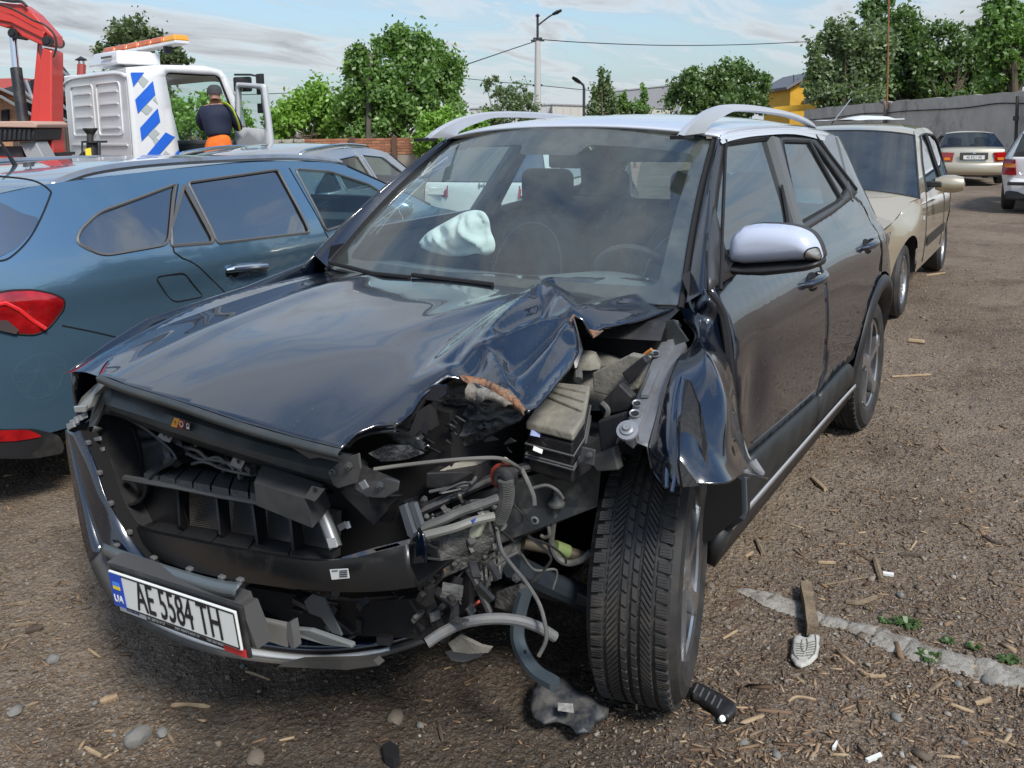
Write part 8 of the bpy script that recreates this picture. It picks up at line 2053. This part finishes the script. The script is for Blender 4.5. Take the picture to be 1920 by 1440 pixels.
stone('tan rounded stone near the lower right corner', 1840, 1298, 16, 1, .1)
stone('grey stone left of the bottom plastic strip', 1395, 1395, 20, 0, 2.2)
stone('bluish stone near the bottom right corner', 1808, 1395, 14, 2, 1.2)
stone('grey cobble at the bottom edge below the front tyre', 1456, 1418, 22, 0, .7)
stone('light stone between the shoe sole and the kerb', 1460, 1165, 10, 0, .4)
stone('light flat chip above the kerb grass tuft', 1688, 1118, 18, 2, .4)
stone('grey stone on top of the kerb end near the tyre', 1332, 1100, 22, 1, .4)
def stick(label, pts, wpx, m, name='stick', cat='stick', sq=1.):
    P = [gp(*p) for p in pts]; d = (P[0]-CAM).dot(fw); r = wpx/2*d/FPX
    P = [p+Vector((0, 0, r*.7)) for p in P]; n = len(P)
    rr = random.Random(int(pts[0][0])); C = cr(P, 3); rad = [r*(1+rr.uniform(-.15, .15))*(.75 if i in (0, len(C)-1) else 1) for i in range(len(C))]
    o = MB().tube(C, rad, 7, flat=sq).build(name, m); tag(o, label, cat, 'wood pieces lying on the dirt'); return o
def board():
    # squared timber by the sole
    a, b = gp(1510, 1114), gp(1524, 1200); d = (b-a); d.z = 0; L_ = d.length; u = d.normalized(); v = Vector((-u.y, u.x, 0)); w = .5*20*(a-CAM).dot(fw)/FPX
    mb = MB(); rows = []
    for t in np.linspace(0, 1, 8):
        c = a.lerp(b, t)+Vector((0, 0, .03)); k = 1+.08*math.sin(t*9); rows.append([c-v*w*k-Vector((0, 0, w)), c+v*w*k-Vector((0, 0, w)), c+v*w*.95*k+Vector((0, 0, w*.9)), c-v*w*.9*k+Vector((0, 0, w))])
    o = loft('timber', rows, M_wood, None, closed=True, cap=True, sharp=30, flip=True); tag(o, 'squared weathered timber offcut lying across the broken kerb', 'timber')
board()
for lab, pts, w, m in (
    ('thin dark twig beside the shadowed gap of the car', [(1418, 1014), (1430, 1042)], 9, M_wood),
    ('short pale stick right of the upright stub', [(1398, 1046), (1412, 1036)], 6, M_wood2),
    ('thick upright stub of wood behind the kerb', [(1640, 1052), (1652, 1092)], 12, M_wood),
    ('curved thick branch behind the timber offcut', [(1586, 1132), (1612, 1134), (1644, 1122)], 11, M_wood),
    ('short horizontal stick in the upper dirt patch', [(1534, 1057), (1566, 1058)], 8, M_wood2),
    ('dark bark piece in the upper right dirt', [(1685, 1042), (1732, 1043)], 8, M_wood3),
    ('thin long twig crossing behind the curved branch', [(1545, 1098), (1600, 1088), (1636, 1082)], 4, M_wood),
    ('forked grey twig near the right edge', [(1844, 1008), (1862, 1018), (1888, 1022)], 8, M_wood3),
    ('grey stick at the right edge of the view', [(1880, 1092), (1918, 1100)], 7, M_wood),
    ('pale stick below the concrete line left part', [(1355, 1200), (1382, 1184)], 6, M_wood2),
    ('pale bent stick below the shoe sole', [(1478, 1318), (1494, 1308), (1530, 1314)], 6, M_wood2),
    ('short stubby stick right below the shoe sole', [(1494, 1272), (1508, 1284)], 6, M_wood2),
    ('split orange-brown stick in the lower right dirt', [(1612, 1260), (1632, 1270), (1660, 1270)], 8, M_wood2),
    ('slanted thick stick in the lower right dirt', [(1740, 1300), (1766, 1282)], 8, M_wood),
    ('broken pale root near the lower right corner', [(1828, 1322), (1846, 1318), (1856, 1312)], 10, M_wood2),
    ('long pale chip near the right bottom edge', [(1866, 1388), (1904, 1400)], 6, M_wood2),
    ('flat pale stick at the bottom edge right of the tyre', [(1558, 1416), (1592, 1418)], 6, M_wood2),
    ('stick leaning left of the bottom right stones', [(1405, 1382), (1428, 1372)], 7, M_wood),
    ('pale stick under the plate in the dark dirt', [(460, 1260), (485, 1268), (506, 1276)], 5, M_wood2),
    ('knotty pale twig in the open dirt left of centre', [(322, 1325), (352, 1323), (394, 1328)], 8, M_wood2),
    ('tan thick stick in a pile near the bottom left', [(160, 1404), (190, 1420)], 9, M_wood2),
    ('thin pale stick crossing the bottom left pile', [(194, 1424), (222, 1408)], 5, M_wood2),
    ('upright stick in the bottom left pile', [(148, 1408), (158, 1392)], 6, M_wood2),
    ('stubby stick right of the small rounded stone', [(316, 1380), (326, 1394)], 9, M_wood),
    ('slim stick pointing at the flat wide stone', [(232, 1378), (266, 1358)], 7, M_wood),
    ('broad tan chip beside the small pebble', [(188, 1320), (220, 1309)], 13, M_wood2),
    ('stick beside the pale round stone at left', [(48, 1326), (72, 1318)], 6, M_wood),
    ('broad stick in the upper left dirt', [(20, 1136), (58, 1131)], 8, M_wood),
    ('long thin chip in the upper left dirt', [(18, 1176), (70, 1170)], 8, M_wood),
    ('pale chip close to the left bumper corner', [(166, 1218), (188, 1234)], 5, M_wood2),
    ('flat grey plank piece left of the bumper', [(48, 1188), (82, 1178)], 12, M_wood3),
    ('pale broken stick by the bottom centre', [(524, 1390), (552, 1384)], 5, M_wood2),
    ('upright dark stick below the hanging shield', [(822, 1355), (830, 1392)], 8, M_wood3),
    ('thick log piece far behind on the right dirt', [(1704, 642), (1734, 645)], 10, M_wood2),
    ('long thin board lying on the dirt right of the rear wheel', [(1672, 708), (1710, 706), (1745, 704)], 5, M_wood2),
    ('orange stick close behind the shaded sill', [(1522, 898), (1548, 922)], 9, M_wood2),
    ('thin pale stick on the far dirt by the gold hatchback', [(1736, 518), (1772, 513)], 4, M_wood2),
):
    stick(lab, pts, w, m)
def kerb():
    # broken, half buried concrete kerb, in separate blocks
    line = [(1388, 1106), (1440, 1124), (1500, 1146), (1540, 1164), (1590, 1172), (1640, 1190), (1700, 1214), (1760, 1234), (1830, 1252), (1935, 1276), (2060, 1306), (2200, 1338)]
    P = [gp(*p) for p in line]; root = empty('broken_kerb', P[0], 0, 'pale broken concrete kerb half buried in the dirt on the right', 'kerb'); Mk = mat('kerb_concrete', (.34, .325, .29), .9, var=(.22, .2, .17), vscale=16, bump=.7, bscale=45, dirt=(.13, .105, .08), dirt_lo=.50, dirt_hi=.66, dscale=14)
    rr = random.Random(9)
    ws = [.02, .045, .05, .035, .028, .05, .055, .055, .055, .055, .05, .04]
    for i in range(len(P)-1):
        a, b = P[i], P[i+1]; u = (b-a); u.z = 0; u.normalize(); v = Vector((-u.y, u.x, 0)); a2 = a.lerp(b, -.04); b2 = a.lerp(b, 1.0); n = 12; top = []
        out = []
        for t in np.linspace(0, 1, n): out.append((a2.lerp(b2, t)+v*((ws[i]*(1-t)+ws[i+1]*t)*(1+rr.uniform(-.14, .14)))))
        for t in np.linspace(1, 0, n): out.append((a2.lerp(b2, t)-v*((ws[i]*(1-t)+ws[i+1]*t)*(1+rr.uniform(-.14, .14)))))
        O = [(p.x-root.location.x, p.y-root.location.y) for p in out]
        o = sheet('kerb_block', O, lambda x, y: Vector((x, y, gh(x+root.location.x, y+root.location.y)-root.location.z+.001+.007*min(1, pdist(x, y, O)/.010)+.008*fbm(x, y, 0, 4, 14))), Mk, root, .014)
        lp = [Vector((x, y, gh(x+root.location.x, y+root.location.y)-root.location.z+.004)) for x, y in O]
kerb()
def sole():
    pts = [(1486, 1206), (1498, 1201), (1504, 1207), (1514, 1210), (1514, 1203), (1532, 1203), (1537, 1207), (1535, 1222), (1537, 1226), (1532, 1244), (1520, 1255), (1504, 1259), (1490, 1254), (1481, 1240), (1484, 1220)]
    P = [gp(*p) for p in pts]; c = sum(P, Vector())/len(P); root = empty('shoe_sole', c, 0, 'grey torn half of a shoe sole lying face up on the dirt', 'shoe sole')
    O = rnd([(p.x-c.x, p.y-c.y) for p in P], .006, 3); M1 = mat('sole_grey', (.50, .49, .45), .6, var=(.36, .35, .31), vscale=40, bump=.2, bscale=100)
    o = sheet('sole', O, lambda x, y: Vector((x, y, .020+.006*min(1, pdist(x, y, O)/.008))), M1, root, .008); solid(o, .014)
    def g(p): q = gp(*p); return Vector((q.x-c.x, q.y-c.y, .0285))
    Mg = mat('sole_groove', (.17, .165, .14), .8)
    for k in range(6):
        y = 1222+k*4.2; MB().tube([g((1492, y)), g((1506, y+1.5)), g((1507, y+1.5))], .0012, 4).build('groove', Mg, root); MB().tube([g((1511, y+1.)), g((1528, y-1))], .0012, 4).build('groove', Mg, root)
    for pts in ([(1490, 1206), (1488, 1225), (1489, 1240), (1498, 1250)], [(1528, 1206), (1530, 1225), (1527, 1240), (1516, 1250)], [(1504, 1216), (1502, 1228), (1508, 1238), (1514, 1228), (1512, 1216)]): MB().tube(cr([g(p) for p in pts], 4), .0012, 4).build('groove', Mg, root)
sole()
def clip_part():
    pts = [(1298, 1302), (1306, 1296), (1328, 1308), (1346, 1318), (1360, 1328), (1378, 1340), (1380, 1350), (1366, 1362), (1350, 1356), (1336, 1344), (1314, 1326), (1297, 1318)]
    P = [gp(*p) for p in pts]; c = sum(P, Vector())/len(P); root = empty('plastic_bracket', c, 0, 'broken black plastic bracket on the ground right of the front tyre', 'car fragment')
    O = [(p.x-c.x, p.y-c.y) for p in P]; o = sheet('bracket', rnd(O, .006, 2), lambda x, y: Vector((x, y, .030+.006*fbm(x, y, 0, 2, 30))), M_blackpl, root, .008, sharp=25); solid(o, .02)
    def g(p, z=.033): q = gp(*p); return Vector((q.x-c.x, q.y-c.y, z))
    for k in range(5): MB().tube([g((1308+k*11, 1304+k*7.5)), g((1300+k*11, 1318+k*7.5))], .0025, 5).build('rib', M_greypl, root)
    MB().lathe([(.001, .012), (.008, .01), (.008, -.01)], g((1353, 1360), .02), (.4, .3, .5), 10).build('white_cap', M_plate, root)
    for i, (lab, pts) in enumerate((('small black plastic shard at the bottom edge under the tyre', [(718, 1416), (732, 1409), (748, 1420), (750, 1438), (738, 1444), (722, 1436)]),)):
        P = [gp(*p) for p in pts]; c = sum(P, Vector())/len(P); o = MB().prism([p-c+Vector((0, 0, .03)) for p in P], (0, 0, -.025)).build('plastic_shard', M_blackpl); o.location = c; tag(o, lab, 'car fragment')
    for lab, pts in (('flat white plastic strip near the bottom edge', [(1622, 1430), (1650, 1418), (1654, 1424), (1628, 1434)]), ('white paper scrap beside the upright stub', [(1655, 1077), (1676, 1080), (1675, 1084), (1656, 1081)]), ('pale splinter above the flat white strip', [(1560, 1408), (1568, 1396), (1571, 1398), (1566, 1410)])):
        P = [gp(*p) for p in pts]; c = sum(P, Vector())/len(P); o = MB().prism([p-c+Vector((0, 0, .012)) for p in P], (0, 0, -.008)).build('litter', M_plate); o.location = c; tag(o, lab, 'litter')
clip_part()
def tufts():
    Mg = leafmat('grass_blade', (.05, .10, .025), (.085, .15, .04))
    for lab, px, py, r, n, s in (('bright green weed tuft beside the kerb', 1700, 1172, .038, 60, 1), ('low weed patch on the kerb edge further right', 1778, 1204, .022, 30, 2), ('tiny green weed right of the low patch', 1826, 1214, .02, 30, 3), ('grass patch near the right edge by the kerb', 1890, 1240, .03, 40, 4), ('dull weed left of the bright tuft', 1658, 1166, .02, 25, 5), ('sparse weed on the near kerb side', 1740, 1235, .035, 30, 6)):
        rr = random.Random(s); c = gp(px, py); mb = MB()
        for k in range(n):
            a = rr.uniform(0, 6.28); d = rr.uniform(0, r*.5); b = Vector((math.cos(a)*d, math.sin(a)*d, 0)); l = rr.uniform(.4, 1)*r; o = Vector((math.cos(a), math.sin(a), 0)); w = Vector((-o.y, o.x, 0))*.004*rr.uniform(.6, 1.4)
            m = b+o*l*.5+Vector((0, 0, l*.5)); t = b+o*l+Vector((0, 0, l*.35)); mb.add([b-w, b+w, m+w*1.3, m-w*1.3, t], [(0, 1, 2, 3), (3, 2, 4)])
        o = mb.build('weed', Mg); o.location = c; tag(o, lab, 'weed')
tufts()
# loose wood chips, bark and gravel: countless small pieces in one object each
def scatter(name, n, rmin, rmax, ws, hs, ls, cols, seed, flat=.4, dens=None, rough=.85):
    rs = np.random.RandomState(seed)
    r = np.sqrt(rs.uniform(rmin**1.0, rmax**1.0, n*2)**2) if False else rmin*(rmax/rmin)**rs.uniform(0, 1, n*2)
    a = rs.uniform(YAW-R(44), YAW+R(40), n*2); x = CAM.x+r*np.cos(a); y = CAM.y+r*np.sin(a)
    keep = []
    for i in range(n*2):
        f = under(x[i], y[i])*(.5+1.4*fbm(x[i], y[i], seed, 3, 1.1)) if dens is None else dens(x[i], y[i])
        if rs.uniform() < f: keep.append(i)
        if len(keep) >= n: break
    x = x[keep]; y = y[keep]; m = len(keep); z = np.array([gh(a_, b_) for a_, b_ in zip(x, y)])
    L_ = rs.lognormal(math.log(ls), .5, m); W_ = L_*rs.uniform(ws*.5, ws*1.4, m); H_ = W_*rs.uniform(hs*.6, hs*1.3, m)
    an = rs.uniform(0, math.pi, m); ti = rs.normal(0, flat*.35, m)
    ux = np.cos(an)*np.cos(ti); uy = np.sin(an)*np.cos(ti); uz = np.sin(ti); vx = -np.sin(an); vy = np.cos(an)
    V = np.zeros((m, 8, 3)); k = 0
    for sx in (-1, 1):
        for sy in (-1, 1):
            for sz in (-1, 1):
                jx = sx*rs.uniform(.7, 1.1, m)*L_/2; jy = sy*rs.uniform(.45, 1.05, m)*W_/2; jz = sz*H_/2*rs.uniform(.6, 1.1, m)
                V[:, k, 0] = x+ux*jx+vx*jy; V[:, k, 1] = y+uy*jx+vy*jy; V[:, k, 2] = z+uz*jx+jz+H_*.25+.003; k += 1
    F = np.array([(0, 1, 3, 2), (4, 6, 7, 5), (0, 4, 5, 1), (2, 3, 7, 6), (1, 5, 7, 3)]); nf = len(F)
    idx = (np.arange(m)[:, None, None]*8+F[None]).reshape(-1)
    me = bpy.data.meshes.new(name); me.vertices.add(m*8); me.vertices.foreach_set('co', V.ravel()); me.loops.add(m*nf*4); me.loops.foreach_set('vertex_index', idx); me.polygons.add(m*nf); me.polygons.foreach_set('loop_start', np.arange(m*nf)*4); me.update(calc_edges=True)
    mt = bpy.data.materials.new(name+'_mat'); mt.use_nodes = True; nt = mt.node_tree; b = nt.nodes['Principled BSDF']; g = N(nt, 'ShaderNodeNewGeometry'); c = ramp(nt, cols, g.outputs['Random Per Island']); L(nt, c, b.inputs['Base Color']); b.inputs['Roughness'].default_value = rough; b.inputs['Specular IOR Level'].default_value = .25
    me.materials.append(mt); o = bpy.data.objects.new(name, me); COL.objects.link(o); tag(o, kind='stuff'); return o
wood = [(0., (.085, .055, .036)), (.3, (.15, .098, .062)), (.6, (.23, .155, .096)), (.85, (.31, .22, .14)), (1., (.38, .29, .19))]
grav = [(0., (.11, .085, .064)), (.5, (.16, .128, .098)), (.9, (.22, .185, .15)), (1., (.33, .31, .28))]
def under(x, y): return .25 if (-3.1 < x < .75 and -.85 < y < .72) else 1.
def dr(x, y):   # more chips on the right of the wreck, few under it
    b = .35+.9*max(0, min(1, (y-.3)/1.6)); return under(x, y)*b*(.5+1.9*fbm(x, y, 2., 4, 1.6))
scatter('wood_chips', 74000, 1.3, 22, .28, .40, .0105, wood, 5, dens=dr)
scatter('wood_splinters', 5000, 1.3, 12, .14, .6, .027, wood, 6, dens=dr)
scatter('gravel', 72000, 1.3, 24, .8, .5, .0048, grav, 7)
scatter('small_stones', 600, 1.4, 16, .8, .5, .013, grav, 8)
